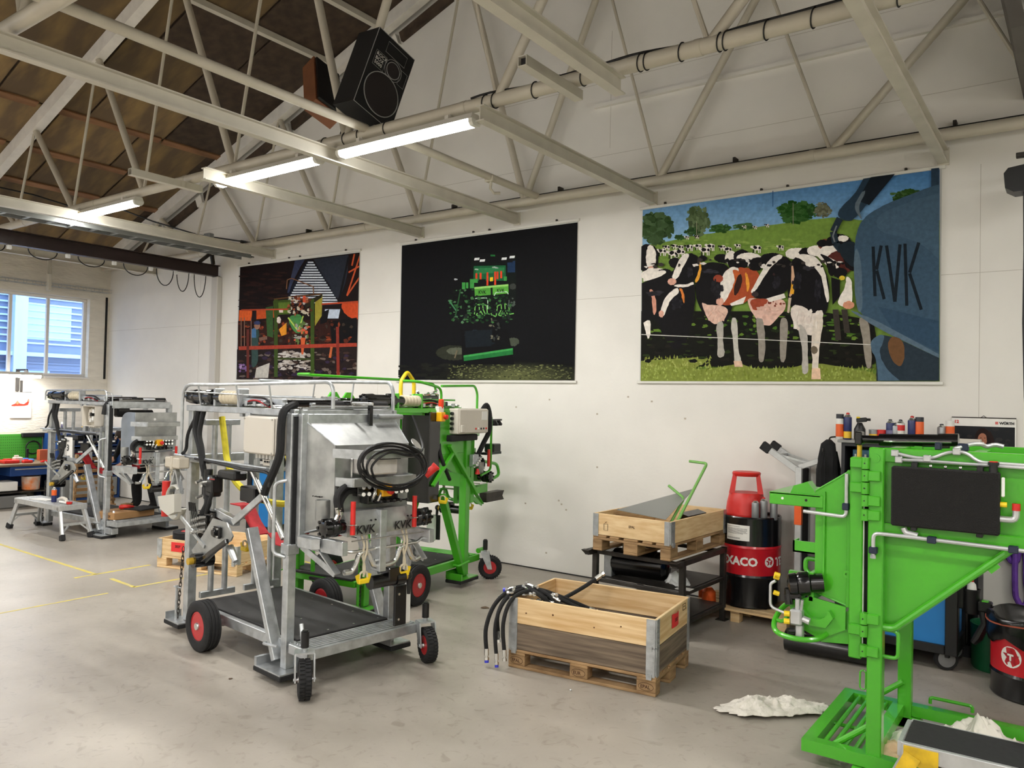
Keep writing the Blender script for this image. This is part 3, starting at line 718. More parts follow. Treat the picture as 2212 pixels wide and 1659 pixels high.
# left cows
D.poly([(88, 860), (180, 825), (300, 770), (420, 760), (460, 900), (440, 1100), (400, 1260), (320, 1330), (250, 1250), (180, 1090), (88, 1130)], BK)
D.poly([(95, 800), (200, 770), (270, 780), (220, 815), (100, 850)], WHT); D.poly([(100, 1130), (150, 1100), (150, 1210), (130, 1250), (110, 1180)], WHT)
D.poly([(135, 905), (160, 900), (185, 960), (188, 1070), (165, 1078), (160, 970)], (212, 150, 128))
D.poly([(215, 1070), (225, 1000), (270, 930), (330, 885), (350, 920), (280, 975), (250, 1060), (232, 1092)], WHT); D.ell(222, 1070, 18, 24, PK)
D.poly([(340, 890), (370, 900), (385, 990), (370, 1000), (358, 930)], (222, 130, 60))
D.poly([(500, 720), (620, 715), (700, 760), (720, 900), (700, 1080), (620, 1180), (520, 1100), (460, 980), (450, 840)], BK)
D.poly([(490, 985), (540, 1010), (620, 1010), (690, 1040), (640, 1130), (570, 1145), (520, 1070)], (226, 188, 170)); D.poly([(590, 1130), (650, 1110), (640, 1270), (660, 1360), (600, 1370), (610, 1260)], (176, 170, 160))
D.poly([(690, 1090), (745, 1100), (740, 1280), (775, 1430), (720, 1425), (715, 1300)], (196, 192, 182)); D.poly([(715, 1390), (770, 1390), (778, 1430), (722, 1430)], (220, 186, 160))
D.poly([(350, 675), (420, 650), (480, 680), (490, 760), (460, 830), (400, 870), (330, 880), (270, 860), (290, 800)], BK)
D.poly([(360, 665), (420, 655), (400, 700), (360, 770), (330, 840), (290, 830), (310, 770)], WHT); D.ell(295, 850, 30, 24, PK); D.poly([(310, 870), (400, 870), (440, 850), (445, 870), (380, 890), (310, 885)], WHT)
D.poly([(478, 700), (495, 720), (495, 790), (465, 860), (448, 850), (480, 780)], (238, 168, 60)); D.ell(505, 690, 30, 20, BK)
# red and white cow
D.poly([(640, 800), (700, 745), (780, 755), (860, 760), (900, 820), (900, 960), (840, 960), (780, 1000), (700, 1010), (610, 1010), (620, 900)], (172, 78, 44))
D.poly([(640, 800), (700, 745), (755, 755), (740, 830), (700, 900), (660, 990), (610, 1010), (610, 930)], WHT); D.poly([(700, 760), (770, 780), (750, 900), (720, 960), (700, 900), (730, 830)], (196, 96, 50)); D.poly([(740, 800), (775, 800), (770, 880), (730, 950), (710, 930)], (52, 30, 24))
D.ell(622, 985, 26, 28, PK); D.ell(610, 830, 34, 26, (160, 72, 50)); D.poly([(790, 780), (815, 800), (825, 900), (805, 930), (800, 860)], (238, 160, 60)); D.poly([(690, 1000), (800, 950), (780, 1000), (700, 1015)], WHT)
D.poly([(800, 960), (920, 965), (1050, 960), (1080, 1020), (1000, 1120), (950, 1160), (880, 1120), (830, 1040)], (226, 186, 170)); D.poly([(820, 970), (920, 960), (960, 980), (880, 1050), (840, 1040)], (160, 72, 48)); D.specks(960, 1060, 975, 1020, 16, [(120, 54, 40), (226, 186, 170)], 14, 10)
for (a, b_) in ((860, 905), (1030, 1050)): D.poly([(a, 1090), (a+60, 1100), (b_+28, 1260), (b_+20, 1400), (b_-22, 1400), (b_-20, 1240)], (150, 142, 132))
# main cow at right
D.poly([(1100, 700), (1200, 660), (1290, 680), (1350, 800), (1370, 900), (1360, 1030), (1330, 1090), (1250, 1080), (1190, 1030), (1090, 1030), (1080, 860)], BK)
D.poly([(1120, 680), (1200, 655), (1300, 690), (1350, 820), (1370, 960), (1350, 1010), (1320, 820), (1260, 740), (1220, 760), (1190, 700)], WHT); D.poly([(1250, 640), (1420, 700), (1440, 780), (1400, 790), (1330, 720)], WHT); D.poly([(1290, 650), (1350, 720), (1370, 830), (1420, 780), (1400, 700)], BK)
D.poly([(1100, 1010), (1190, 1010), (1260, 1080), (1320, 1030), (1330, 1100), (1250, 1230), (1180, 1190), (1110, 1120)], (226, 214, 204))
D.poly([(1140, 1120), (1220, 1180), (1220, 1330), (1230, 1480), (1175, 1480), (1190, 1320)], (182, 176, 168)); D.poly([(1260, 1080), (1335, 1080), (1300, 1290), (1290, 1420), (1310, 1515), (1245, 1515), (1255, 1400), (1240, 1270)], (222, 210, 196)); D.ell(1265, 1315, 24, 28, (112, 100, 84)); D.poly([(1250, 1440), (1305, 1440), (1310, 1515), (1245, 1515)], (232, 196, 166))
D.poly([(900, 800), (960, 690), (1030, 665), (1110, 700), (1130, 780), (1100, 900), (1000, 960), (900, 970), (840, 950), (850, 900)], BK)
D.poly([(960, 690), (1030, 660), (1060, 680), (1000, 720), (930, 800), (890, 880), (850, 930), (830, 920), (870, 850)], WHT); D.ell(862, 935, 24, 20, (60, 50, 50)); D.poly([(940, 965), (1060, 930), (1070, 960), (960, 990)], WHT); D.ell(865, 745, 50, 32, BK); D.ell(990, 800, 8, 8, (60, 40, 40))
D.poly([(1105, 730), (1125, 740), (1135, 860), (1110, 960), (1090, 950), (1112, 860)], (216, 172, 140)); D.poly([(1110, 860), (1135, 860), (1125, 935), (1100, 935)], (238, 172, 50)); D.poly([(1090, 960), (1110, 960), (1095, 1065), (1080, 1060)], (200, 180, 160))
D.ell(1440, 790, 50, 36, BK); D.poly([(1480, 810), (1520, 830), (1530, 980), (1500, 1030), (1420, 1010), (1440, 950), (1480, 880)], WHT); D.ell(1500, 1010, 40, 28, (214, 150, 120)); D.ell(1455, 825, 20, 16, (226, 196, 60)); D.poly([(1380, 820), (1440, 840), (1440, 950), (1390, 1010)], BK)
for (a, h) in ((1390, 1250), (1450, 1200), (1600, 1440)): D.poly([(a, 1040), (a+40, 1040), (a+60, h), (a+20, h)], (60, 54, 48))
D.poly([(1560, 1080), (1640, 1120), (1650, 1240), (1660, 1440), (1615, 1440), (1600, 1260)], (150, 142, 130))
D.stroke([(88, 1210), (900, 1245), (1660, 1280)], 5, (216, 212, 204))
for (x, y, rx, ry, c) in ((1220, 760, 40, 14, (52, 50, 56)), (1150, 850, 30, 60, (34, 32, 38)), (560, 780, 60, 14, (52, 50, 58)), (600, 900, 40, 60, (34, 32, 36)), (420, 780, 22, 40, (40, 38, 44)), (180, 930, 60, 18, (44, 42, 48)), (1010, 860, 30, 40, (38, 36, 42)), (1290, 900, 26, 70, (36, 34, 40)), (330, 1000, 40, 40, (34, 32, 38))):
    D.blob(x, y, rx, ry, c, 18, .3, 8)
D.specks(1130, 1290, 1050, 1170, 14, [(220, 206, 196), (234, 224, 214)], 22, 26); D.specks(530, 650, 1020, 1110, 10, [(220, 180, 162), (230, 194, 178)], 22, 20); D.specks(870, 1010, 1000, 1100, 10, [(216, 174, 158), (232, 194, 178)], 24, 20)
D.specks(100, 1500, 700, 760, 60, [(20, 18, 20), (228, 220, 212), (60, 54, 50)], 20, 12)
# steel in the foreground
D.poly([(1600, 150), (1815, 118), (1700, 240), (1560, 400), (1500, 450), (1415, 400), (1450, 340), (1540, 260)], (40, 58, 74)); D.poly([(1650, 140), (1815, 118), (1640, 330), (1560, 300)], (22, 30, 38)); D.poly([(1590, 240), (1625, 220), (1560, 350), (1600, 440), (1560, 400), (1535, 330)], (98, 112, 122))
D.stroke([(1440, 420), (1395, 510), (1410, 590), (1450, 640)], 46, (38, 50, 60)); D.stroke([(1418, 470), (1392, 540), (1405, 580)], 10, (120, 126, 130)); D.poly([(1420, 600), (1560, 560), (1560, 760), (1500, 740), (1440, 660)], (30, 40, 48))
D.poly([(2062, 82), (2116, 76), (2116, 240), (2062, 215)], (44, 62, 80))
D.grad(1540, 1542, 590, 592, (60, 84, 104), (60, 84, 104), 1)
D.poly([(1590, 430), (1660, 375), (1780, 310), (1940, 250), (2062, 205), (2116, 190), (2116, 1350), (1740, 1180), (1560, 1060), (1540, 900), (1535, 620), (1560, 500)], (62, 86, 106))
D.poly([(1680, 400), (1900, 310), (2116, 250), (2116, 700), (1950, 560), (1700, 520)], (70, 94, 114)); D.poly([(1535, 620), (1580, 640), (1600, 1050), (1560, 1060), (1540, 900)], (88, 108, 124)); D.poly([(1700, 1020), (2116, 1120), (2116, 1330), (1800, 1180)], (52, 76, 98))
D.poly([(1495, 1040), (1560, 1060), (1735, 1140), (2116, 1345), (2116, 1370), (1735, 1190)], (92, 112, 128))
D.poly([(1735, 1190), (2116, 1370), (2116, 1525), (1690, 1525), (1690, 1380), (1650, 1260)], (42, 54, 64)); D.poly([(1660, 1240), (1740, 1200), (1740, 1260), (1700, 1330), (1760, 1450), (1850, 1525), (1700, 1525), (1690, 1380), (1645, 1300)], (78, 102, 122)); D.poly([(1790, 1210), (1890, 1260), (1870, 1440), (1800, 1400), (1760, 1300)], (110, 78, 50)); D.poly([(1880, 1260), (2116, 1370), (2116, 1525), (1880, 1525)], (44, 56, 66))
INK = (24, 32, 40)
for st in ([(1667, 612), (1680, 950)], [(1722, 605), (1690, 770)], [(1692, 775), (1742, 970)], [(1758, 605), (1815, 988)], [(1850, 598), (1815, 988)], [(1884, 592), (1896, 1015)], [(1978, 585), (1915, 790)], [(1915, 795), (1995, 1042)]): D.stroke(st, 22, INK)
D.stroke([(984, 232), (984, 340)], 5, (44, 86, 130))
poster('cow_poster', 'large poster of a cow herd in a green meadow reading KVK', -4.1, -1.06, 2.335, 4.31, D, mat('poster_white', rgb(200, 200, 196), .6))

# ---- barn poster
D = Draw(500, 480, 800/2212, WY-.0125, (-11.75, -8.77, 2.335, 4.28))
D.poly([(52, 268), (772, 180), (752, 946), (30, 946)], (26, 17, 17))
D.specks(60, 330, 290, 520, 80, [(34, 20, 18), (44, 26, 22), (20, 14, 14)], 40, 7)
D.poly([(330, 440), (455, 225), (490, 225), (640, 470), (640, 500), (330, 500)], (22, 24, 36))
for k in range(17):
    y = 236+k*15; f_ = (y-225)/240; D.poly([(462-125*f_, y), (482+150*f_, y), (484+152*f_, y+8), (461-126*f_, y+8)], (206, 212, 222))
D.poly([(330, 420), (380, 230), (440, 222), (390, 300), (345, 425)], (52, 58, 82)); D.poly([(490, 222), (700, 195), (700, 300), (640, 480), (600, 400)], (40, 44, 54)); D.poly([(700, 192), (772, 180), (765, 300), (700, 440), (690, 380)], (30, 14, 12))
for st in ([(768, 200), (690, 440)], [(770, 260), (700, 300)], [(735, 190), (720, 260)], [(765, 330), (690, 440)]): D.stroke(st, 9, (196, 84, 46))
D.stroke([(640, 480), (700, 210)], 12, (20, 18, 22))
D.poly([(48, 525), (125, 530), (120, 590), (45, 590)], (212, 92, 40)); D.poly([(655, 480), (758, 480), (758, 580), (700, 570), (660, 520)], (196, 74, 36)); D.poly([(560, 520), (650, 520), (640, 575), (550, 575)], (186, 198, 214)); D.poly([(150, 520), (260, 525), (260, 570), (150, 580)], (190, 80, 36))
D.poly([(40, 590), (755, 580), (752, 740), (38, 740)], (48, 24, 18)); D.specks(50, 740, 590, 740, 120, [(90, 40, 26), (140, 62, 34), (30, 18, 14), (60, 50, 40)], 16, 12)
D.poly([(590, 590), (750, 570), (755, 730), (600, 730)], (14, 12, 14)); D.poly([(535, 540), (585, 520), (570, 600), (530, 610)], (16, 14, 16))
D.poly([(34, 760), (754, 745), (752, 945), (32, 945)], (34, 24, 22)); D.specks(50, 745, 770, 940, 170, [(66, 46, 40), (104, 92, 84), (24, 18, 20), (48, 36, 60)], 20, 10); D.specks(280, 480, 770, 880, 70, [(190, 184, 178), (150, 140, 132)], 22, 8); D.poly([(150, 870), (230, 840), (220, 930), (140, 930)], (188, 184, 176)); D.specks(45, 90, 850, 890, 10, [(170, 140, 180), (120, 90, 140)], 12, 10)
G1, G2, G3 = (88, 112, 40), (58, 78, 30), (122, 140, 58)
D.poly([(205, 510), (250, 500), (250, 690), (215, 680)], (54, 84, 44)); D.poly([(250, 470), (355, 462), (355, 550), (255, 555)], G2); D.poly([(280, 480), (350, 478), (345, 545), (285, 545)], G1); D.poly([(500, 470), (545, 430), (540, 560), (500, 620)], (150, 140, 52)); D.poly([(450, 470), (545, 430), (540, 450), (440, 520)], (40, 36, 24))
for x in (262, 272, 480, 490): D.stroke([(x, 460), (x, 925)], 12, G2)
D.poly([(340, 560), (430, 545), (430, 650), (390, 670), (350, 620)], (70, 130, 70)); D.poly([(285, 640), (330, 600), (330, 670), (300, 680)], (216, 140, 40)); D.stroke([(340, 570), (400, 650)], 8, (180, 200, 90)); D.stroke([(430, 560), (400, 650)], 7, (170, 190, 90))
D.stroke([(255, 460), (340, 450), (400, 440), (540, 430)], 8, (88, 60, 34)); D.specks(340, 480, 450, 550, 60, [(40, 26, 20), (150, 80, 50), (190, 180, 160), (90, 44, 28)], 12, 12); D.specks(380, 460, 600, 730, 50, [(30, 24, 20), (150, 150, 140), (200, 90, 60), (90, 110, 60)], 12, 12)
D.poly([(285, 520), (310, 520), (310, 540), (288, 540)], (222, 200, 190)); D.ell(285, 585, 12, 20, (214, 200, 190))
D.stroke([(330, 400), (335, 345), (360, 335), (490, 385), (492, 430)], 6, (120, 84, 60)); D.poly([(428, 440), (445, 440), (445, 480), (428, 480)], (200, 80, 50)); D.poly([(415, 690), (445, 690), (430, 790), (420, 790)], (200, 92, 50))
D.poly([(118, 640), (150, 625), (168, 650), (162, 720), (160, 850), (120, 880), (122, 740)], (52, 74, 70)); D.poly([(118, 640), (148, 630), (150, 690), (120, 690)], (70, 110, 150)); D.ell(155, 618, 18, 22, (150, 110, 90)); D.ell(156, 602, 20, 12, (52, 60, 96)); D.poly([(165, 690), (215, 680), (215, 700), (170, 710)], (120, 90, 76))
D.stroke([(45, 753), (750, 732)], 22, (160, 62, 44)); D.stroke([(60, 525), (340, 520)], 9, (170, 70, 44)); D.stroke([(540, 490), (758, 475)], 10, (176, 70, 40)); D.stroke([(635, 625), (640, 930)], 18, (130, 48, 36)); D.stroke([(100, 640), (100, 930)], 16, (96, 44, 36)); D.stroke([(600, 745), (590, 810)], 14, (190, 100, 56))
for x in (60, 80, 120): D.stroke([(x, 570), (x, 740)], 5, (130, 100, 84))
D.stroke([(280, 815), (480, 818)], 12, (58, 66, 34))
poster('barn_poster', 'poster of a farmer at a green machine in a red-lit barn', -11.75, -8.77, 2.335, 4.28, D, MATS['poster_white'])

# ---- dark machine poster
D = Draw(500, 480, 800/2212, WY-.0125, (-7.91, -4.97, 2.335, 4.285))
D.poly([(1018, 140), (2072, 0), (2052, 942), (1003, 942)], (13, 13, 16))
D.specks(1010, 2040, 850, 935, 110, [(18, 18, 16), (26, 27, 22)], 60, 12)
for k in range(9): D.ell(1700, 925, 520-52*k, 100-8*k, tuple(13+v*k/8 for v in (74, 78, 44)), 26)
D.specks(1300, 2030, 850, 935, 420, [(96, 100, 62), (70, 74, 44), (120, 124, 80), (44, 46, 30)], 9, 4)
D.poly([(1003, 943), (2052, 943), (2052, 952), (1003, 952)], (200, 200, 196)); D.poly([(1180, 943), (2052, 943), (2052, 946), (1180, 946)], (13, 13, 14))
D.ell(1330, 780, 110, 45, (44, 46, 36), 18); D.ell(1345, 770, 60, 22, (84, 88, 74), 16); D.ell(1680, 715, 40, 26, (70, 76, 64), 14)
D.poly([(1370, 640), (1650, 640), (1690, 850), (1380, 850)], (10, 10, 12)); D.specks(1390, 1560, 640, 740, 24, [(34, 46, 60), (20, 28, 36)], 30, 8)
D.poly([(1430, 190), (1700, 190), (1700, 470), (1430, 470)], (16, 22, 20)); D.poly([(1448, 262), (1638, 258), (1640, 350), (1445, 350)], (30, 96, 58)); D.poly([(1460, 275), (1630, 270), (1630, 300), (1460, 310)], (46, 124, 74)); D.poly([(1648, 240), (1695, 230), (1695, 300), (1650, 300)], (30, 52, 84))
D.poly([(1450, 185), (1690, 185), (1680, 240), (1440, 244)], (18, 18, 20)); D.poly([(1548, 194), (1575, 194), (1575, 204), (1548, 204)], (40, 120, 60))
for (x, y) in ((1467, 220), (1500, 229), (1630, 218), (1678, 208)): D.poly([(x-14, y-6), (x+16, y-8), (x+13, y+6), (x-17, y+8)], (236, 240, 240))
for (x, y) in ((1465, 282), (1568, 270), (1585, 273)): D.ell(x, y, 11, 4, (190, 214, 200))
for x, y0, y1 in ((1464, 305, 340), (1489, 303, 345), (1530, 300, 378), (1576, 295, 375), (1590, 295, 340), (1612, 292, 335)): D.stroke([(x, y0), (x, y1)], 11, (222, 70, 40))
D.poly([(1545, 330), (1563, 328), (1563, 352), (1545, 354)], (230, 200, 40)); D.poly([(1478, 342), (1520, 340), (1520, 375), (1478, 375)], (20, 20, 20))
for (x0_, x1_, y0_, y1_) in ((1425, 1450, 340, 395), (1450, 1472, 338, 362), (1628, 1646, 325, 350), (1378, 1398, 360, 400), (1402, 1416, 360, 395)): D.poly([(x0_, y0_), (x1_, y0_), (x1_, y1_), (x0_, y1_)], (64, 150, 70))
D.poly([(1452, 388), (1548, 380), (1550, 434), (1455, 442)], (84, 160, 62)); D.poly([(1560, 380), (1655, 370), (1656, 425), (1562, 434)], (92, 170, 64)); D.poly([(1452, 388), (1655, 370), (1655, 382), (1452, 400)], (150, 210, 110))
D.text('KVK', 1476, 428, 30, (16, 30, 14)); D.text('KVK', 1586, 418, 30, (16, 30, 14))
for st in ([(1455, 470), (1460, 455), (1525, 452), (1532, 468), (1532, 520)], [(1570, 440), (1580, 420), (1645, 415), (1655, 430)]): D.stroke(st, 5, (180, 214, 186))
for cx in (1490, 1622):
    D.stroke([(cx-70, 552), (cx-40, 565), (cx-32, 500), (cx-10, 490), (cx-8, 520), (cx-26, 555), (cx-10, 560), (cx, 530), (cx+14, 558), (cx+30, 555), (cx+14, 520), (cx+12, 485), (cx+36, 500), (cx+40, 550), (cx+66, 545)], 6, (120, 190, 96))
D.specks(1300, 1450, 400, 600, 90, [(10, 20, 12), (40, 90, 44), (80, 120, 84), (18, 24, 20)], 11, 9); D.specks(1400, 1680, 440, 600, 150, [(10, 16, 12), (20, 50, 26), (60, 110, 60), (30, 36, 34)], 12, 9); D.stroke([(1302, 470), (1345, 530)], 8, (70, 130, 90)); D.stroke([(1340, 560), (1370, 400)], 8, (40, 80, 46)); D.ell(1682, 385, 20, 18, (60, 64, 60)); D.specks(1650, 1695, 440, 520, 20, [(80, 90, 84), (20, 24, 22)], 8, 10)
D.poly([(1388, 800), (1682, 756), (1684, 790), (1390, 830)], (34, 110, 54)); D.poly([(1388, 796), (1682, 752), (1682, 764), (1388, 808)], (60, 150, 76)); D.poly([(1395, 650), (1560, 640), (1555, 740), (1400, 750)], (20, 26, 32)); D.stroke([(1335, 812), (1350, 765)], 8, (110, 100, 80)); D.ell(1342, 342, 10, 5, (200, 206, 210)); D.specks(1545, 1600, 580, 720, 30, [(50, 54, 50), (14, 14, 14), (110, 108, 90)], 9, 9)
poster('dark_poster', 'black poster of a spotlit green machine reading KVK', -7.91, -4.97, 2.335, 4.285, D, MATS['poster_white'])
# ================================================================== HOOF TRIMMING CRUSHES
def rib_tyre(r, w_, n=36, grooves=3):
    mb = MB(); ri = r*.56
    prof = [(ri, -w_*.36), (ri+.01, -w_*.45), (r*.8, -w_*.5), (r*.93, -w_*.46)]
    k = 2*grooves+1
    for i in range(k):
        a = -w_*.4+w_*.8*i/k; b_ = -w_*.4+w_*.8*(i+1)/k; rr = r if i % 2 == 0 else r-.007
        prof += [(rr, a+.001), (rr, b_-.001)]
    prof += [(r*.93, w_*.46), (r*.8, w_*.5), (ri+.01, w_*.45), (ri, w_*.36)]
    mb.lathe(prof, (0, 0, 0), (0, 1, 0), n, cap=False); return mb
def block_tyre(r, w_, n=30):
    mb = MB(); ri = r*.5
    mb.lathe([(ri, -w_*.36), (r*.8, -w_*.5), (r*.95, -w_*.42), (r-.004, 0), (r*.95, w_*.42), (r*.8, w_*.5), (ri, w_*.36)], (0, 0, 0), (0, 1, 0), n, cap=False)
    for k in range(n):
        a = 2*math.pi*k/n; R = Matrix.Rotation(-a, 3, 'Y')
        for s_, o in ((-1, 0), (1, .5)):
            a2 = a+o*2*math.pi/n; R = Matrix.Rotation(-a2, 3, 'Y'); mb.box(R @ Vector((r-.004, s_*w_*.22, 0)), (.012, w_*.36, r*.12), R)
    return mb
_wc = {}
def wheel(parent, c, r, w_, kind, ax=(0, 1, 0)):
    key = (kind, r, w_)
    if key not in _wc:
        t_ = (rib_tyre(r, w_) if kind == 'rib' else block_tyre(r, w_)).build('tyre', m_rubber, None); ri = r*.57
        g = MB(); g.lathe([(ri, -w_*.38), (ri-.012, -w_*.4), (ri-.02, -w_*.22), (ri*.5, -w_*.16), (ri*.34, -w_*.3), (ri*.3, -w_*.3)], (0, 0, 0), (0, 1, 0), 28); g.lathe([(ri*.3, w_*.3), (ri*.34, w_*.3), (ri*.5, w_*.16), (ri-.02, w_*.22), (ri-.012, w_*.4), (ri, w_*.38)], (0, 0, 0), (0, 1, 0), 28)
        g.lathe([(ri, -w_*.38), (ri, w_*.38)], (0, 0, 0), (0, 1, 0), 28, cap=False)
        rm = g.build('rim', m_rim, t_)
        g = MB(); g.lathe([(ri*.24, -w_*.5), (ri*.27, -w_*.44), (ri*.27, w_*.44), (ri*.24, w_*.5)], (0, 0, 0), (0, 1, 0), 14); g.build('hub', m_chrome, t_)
        for o in [t_]+list(t_.children): COL.objects.unlink(o)
        _wc[key] = t_
    t_ = copy_tree(_wc[key], parent, c); a = Vector(ax); t_.rotation_euler = (0, 0, math.atan2(a.y, a.x)-math.pi/2)
    return t_
def caster(parent, x, y, ang, r=.135, w_=.09, off=.06, gm=None):
    d = Vector((math.cos(ang), math.sin(ang), 0)); n = Vector((-d.y, d.x, 0)); c = Vector((x, y, r))+d*off
    g = MB(); top = 2*r+.035
    for s_ in (-1, 1):
        o = n*s_*(w_/2+.014)
        g.hull_pair([c+o+d*.025+V(0, 0, -.015), c+o-d*.025+V(0, 0, -.015), Vector((x, y, top))+o-d*.05, Vector((x, y, top))+o+d*.05], [c+o*1.18+d*.025+V(0, 0, -.015), c+o*1.18-d*.025+V(0, 0, -.015), Vector((x, y, top))+o*1.18-d*.05, Vector((x, y, top))+o*1.18+d*.05])
    g.bar(Vector((x, y, top))-n*(w_/2+.02), Vector((x, y, top))+n*(w_/2+.02), .1, .012); g.tube(c-n*(w_/2+.03), c+n*(w_/2+.03), .012, 8); g.tube((x, y, top), (x, y, top+.05), .018, 10)
    fk = g.build('caster_fork', m_galv, parent)
    g = MB(); g.tube((x, y, top+.03), (x, y, top+.14), .028, 12); g.tube((x, y, top+.14), (x, y, top+.15), .02, 12); g.build('caster_post', m_black, fk)
    wheel(parent, c, r, w_, 'block', n)

def hosepath(g, pts, r, n=8): 
    pts = [Vector(p) for p in pts]; out = []
    P = [pts[0]]+pts+[pts[-1]]
    for i in range(1, len(P)-2):
        for k in range(6):
            t = k/6; a, b_, c, d = P[i-1], P[i], P[i+1], P[i+2]
            out.append(.5*((2*b_)+(c-a)*t+(2*a-5*b_+4*c-d)*t*t+(3*b_-a-3*c+d)*t*t*t))
    out.append(pts[-1]); g.path(out, r, n); return g
def chain(parent, p0, p1, n):
    g = MB(); p0, p1 = Vector(p0), Vector(p1)
    for i in range(n):
        c = p0+(p1-p0)*(i+.5)/n; R = Matrix.Rotation((i % 2)*math.pi/2, 3, 'Z'); h = (p1-p0).length/n*.75
        g.path([c+R @ Vector((.011*math.cos(a), 0, h*math.sin(a))) for a in [2*math.pi*k/10 for k in range(10)]], .0035, 5, closed=True)
    return tag(g.build('chain', m_dsteel, parent), 'dark steel chain')

def yellow_cleat(parent, c, d=(0, 1, 0)):
    c = Vector(c); d = Vector(d).normalized(); g = MB(); g.bar(c-d*.045, c+d*.045, .035, .035, b=.006); g.bar(c-d*.06+V(0, 0, .02), c-d*.03+V(0, 0, .03), .012, .05); g.bar(c+d*.06+V(0, 0, .02), c+d*.03+V(0, 0, .03), .012, .05)
    o = g.build('rope_cleat', m_yellow, parent)
    g = MB(); g.rp([c-d*.035+V(0, 0, .02), c-d*.03+V(0, 0, .06), c+V(0, 0, .07), c+d*.03+V(0, 0, .06), c+d*.035+V(0, 0, .02)], .008, .02, 6); g.build('rope_knot', mat('cream_rope', rgb(206, 196, 172), .9), o)
    return o

def crush_base(root, mt, mz, wheels=True, feet=True, matlen=True):
    """frame shared by every crush: platform, posts, top frame, step"""
    P = lambda nm, g, m_=mt: g.build(nm, m_, root)
    for s_ in (-1, 1):
        g = MB(); g.bar((-1.0, .45*s_, .245), (.55, .45*s_, .245), .05, .08, b=.004); P('platform_rail', g)
        # front post: outer tube with clamp, inner tube above
        g = MB(); g.bx(.465, .535, s_*.47-.035, s_*.47+.035, .09, 1.95, .005); P('front_post', g)
        g = MB(); g.bx(-1.2, -1.12, s_*.42-.04, s_*.42+.04, .1, 1.95, .005); P('rear_post', g)
        g = MB(); g.bar((-1.2, .45*s_, 1.955), (.53, .45*s_, 1.955), .06, .05, b=.004); P('top_rail', g)
        # diagonal brace from platform to the top
        g = MB(); g.bar((.43, .5*s_, .14), (.0, .5*s_, 1.05), .05, .09, up=(0, 1, 0), b=.004); P('brace', g)
        g = MB(); g.rp([(.5, s_*.55, .26), (.30, s_*.55, .24), (.30, s_*.46, .24)], .012, .02, 8); P('brace_strap', g)
        if feet:
            g = MB(); g.bx(.27, .62, s_*.5-.1, s_*.5+.1, .082, .092); g.bx(.27, .62, s_*.5-.1*s_-.004, s_*.5-.1*s_+.004, .09, .17); g.bx(.27, .3, s_*.5-.1, s_*.5+.1, .09, .15); f_ = P('foot_plate', g)
            g = MB(); g.bx(.26, .63, s_*.5-.105, s_*.5+.105, .045, .082, .006); g.build('rubber_pad', m_rubber, f_)
            g = MB(); g.bx(-1.36, -1.1, s_*.47-.07, s_*.47+.07, .082, .092); g.bx(-1.36, -1.35, s_*.47-.07, s_*.47+.07, .09, .15); f_ = P('foot_plate', g)
            g = MB(); g.bx(-1.38, -1.1, s_*.47-.075, s_*.47+.075, .045, .082, .006); g.build('rubber_pad', m_rubber, f_)
            g = MB(); g.tube((-1.3, s_*.47, .09), (-1.3, s_*.47, .38), .014, 8); g.tube((-1.36, s_*.47, .36), (-1.22, s_*.47, .37), .006, 6); f2 = P('jack_screw', g)
            chain(root, (-1.27, s_*.47, .1), (-1.24, s_*.45, .72), 16)
    for x in (-1.16, .5):
        g = MB(); g.bar((x, -.45, 1.955), (x, .45, 1.955), .06, .05, b=.004); P('cross_beam', g)
    g = MB(); g.bar((-.3, -.45, 1.93), (-.3, .45, 1.93), .05, .05); P('cross_beam', g)
    # step with ribs
    g = MB(); g.bx(.56, .81, -.5, .54, .215, .285, .004); st = P('step_plate', g)
    for k in range(6):
        g = MB(); g.bx(.585+.034*k, .603+.034*k, -.47, .51, .284, .293, .003); g.build('step_rib', mt, st)
    g = MB(); g.tube((.6, -.42, .42), (.66, -.44, .28), .016, 10); P('step_strut', g)
    g = MB(); g.bx(-.98, .555, -.425, .425, .245, .27); P('platform_tray', g)
    # rubber mat with bolts
    g = MB(); g.bx(-.97, .55, -.42, .42, .27, .296, .004); mo = g.build('rubber_mat', m_mat, root)
    for x, y in [(.5, -.36+.24*k) for k in range(4)]+[(-.4, .33), (-.1, .33), (.2, .33), (.1, -.1), (-.4, -.36), (.2, -.3)]:
        g = MB(); g.lathe([(.009, .295), (.009, .299), (.0001, .301)], (x, y, 0), (0, 0, 1), 8); g.build('bolt', m_chrome, mo)
    if wheels:
        for s_ in (-1, 1):
            wheel(root, (-.56, s_*.585, .203), .203, .13, 'rib')
            g = MB(); g.tube((-.56, s_*.4, .203), (-.56, s_*.53, .203), .022, 10); g.bx(-.62, -.5, s_*.43-.02, s_*.43+.02, .18, .25); P('axle', g)

def rear_gates(root, mt):
    for a, b_ in ((-.36, -.03), (.06, .42)):
        g = MB(); g.bar((-1.1, a, .31), (-1.1, b_, .31), .035, .055, b=.004); gt = g.build('rear_gate', mt, root)
        for y in (a+.1, b_-.1):
            g = MB(); g.tube((-1.1, y, .33), (-1.1, y, 1.82), .026, 12); g.build('gate_tube', mt, gt)
        g = MB(); g.bar((-1.1, a, 1.83), (-1.1, b_, 1.83), .05, .05, b=.004); g.build('gate_head', mt, gt)

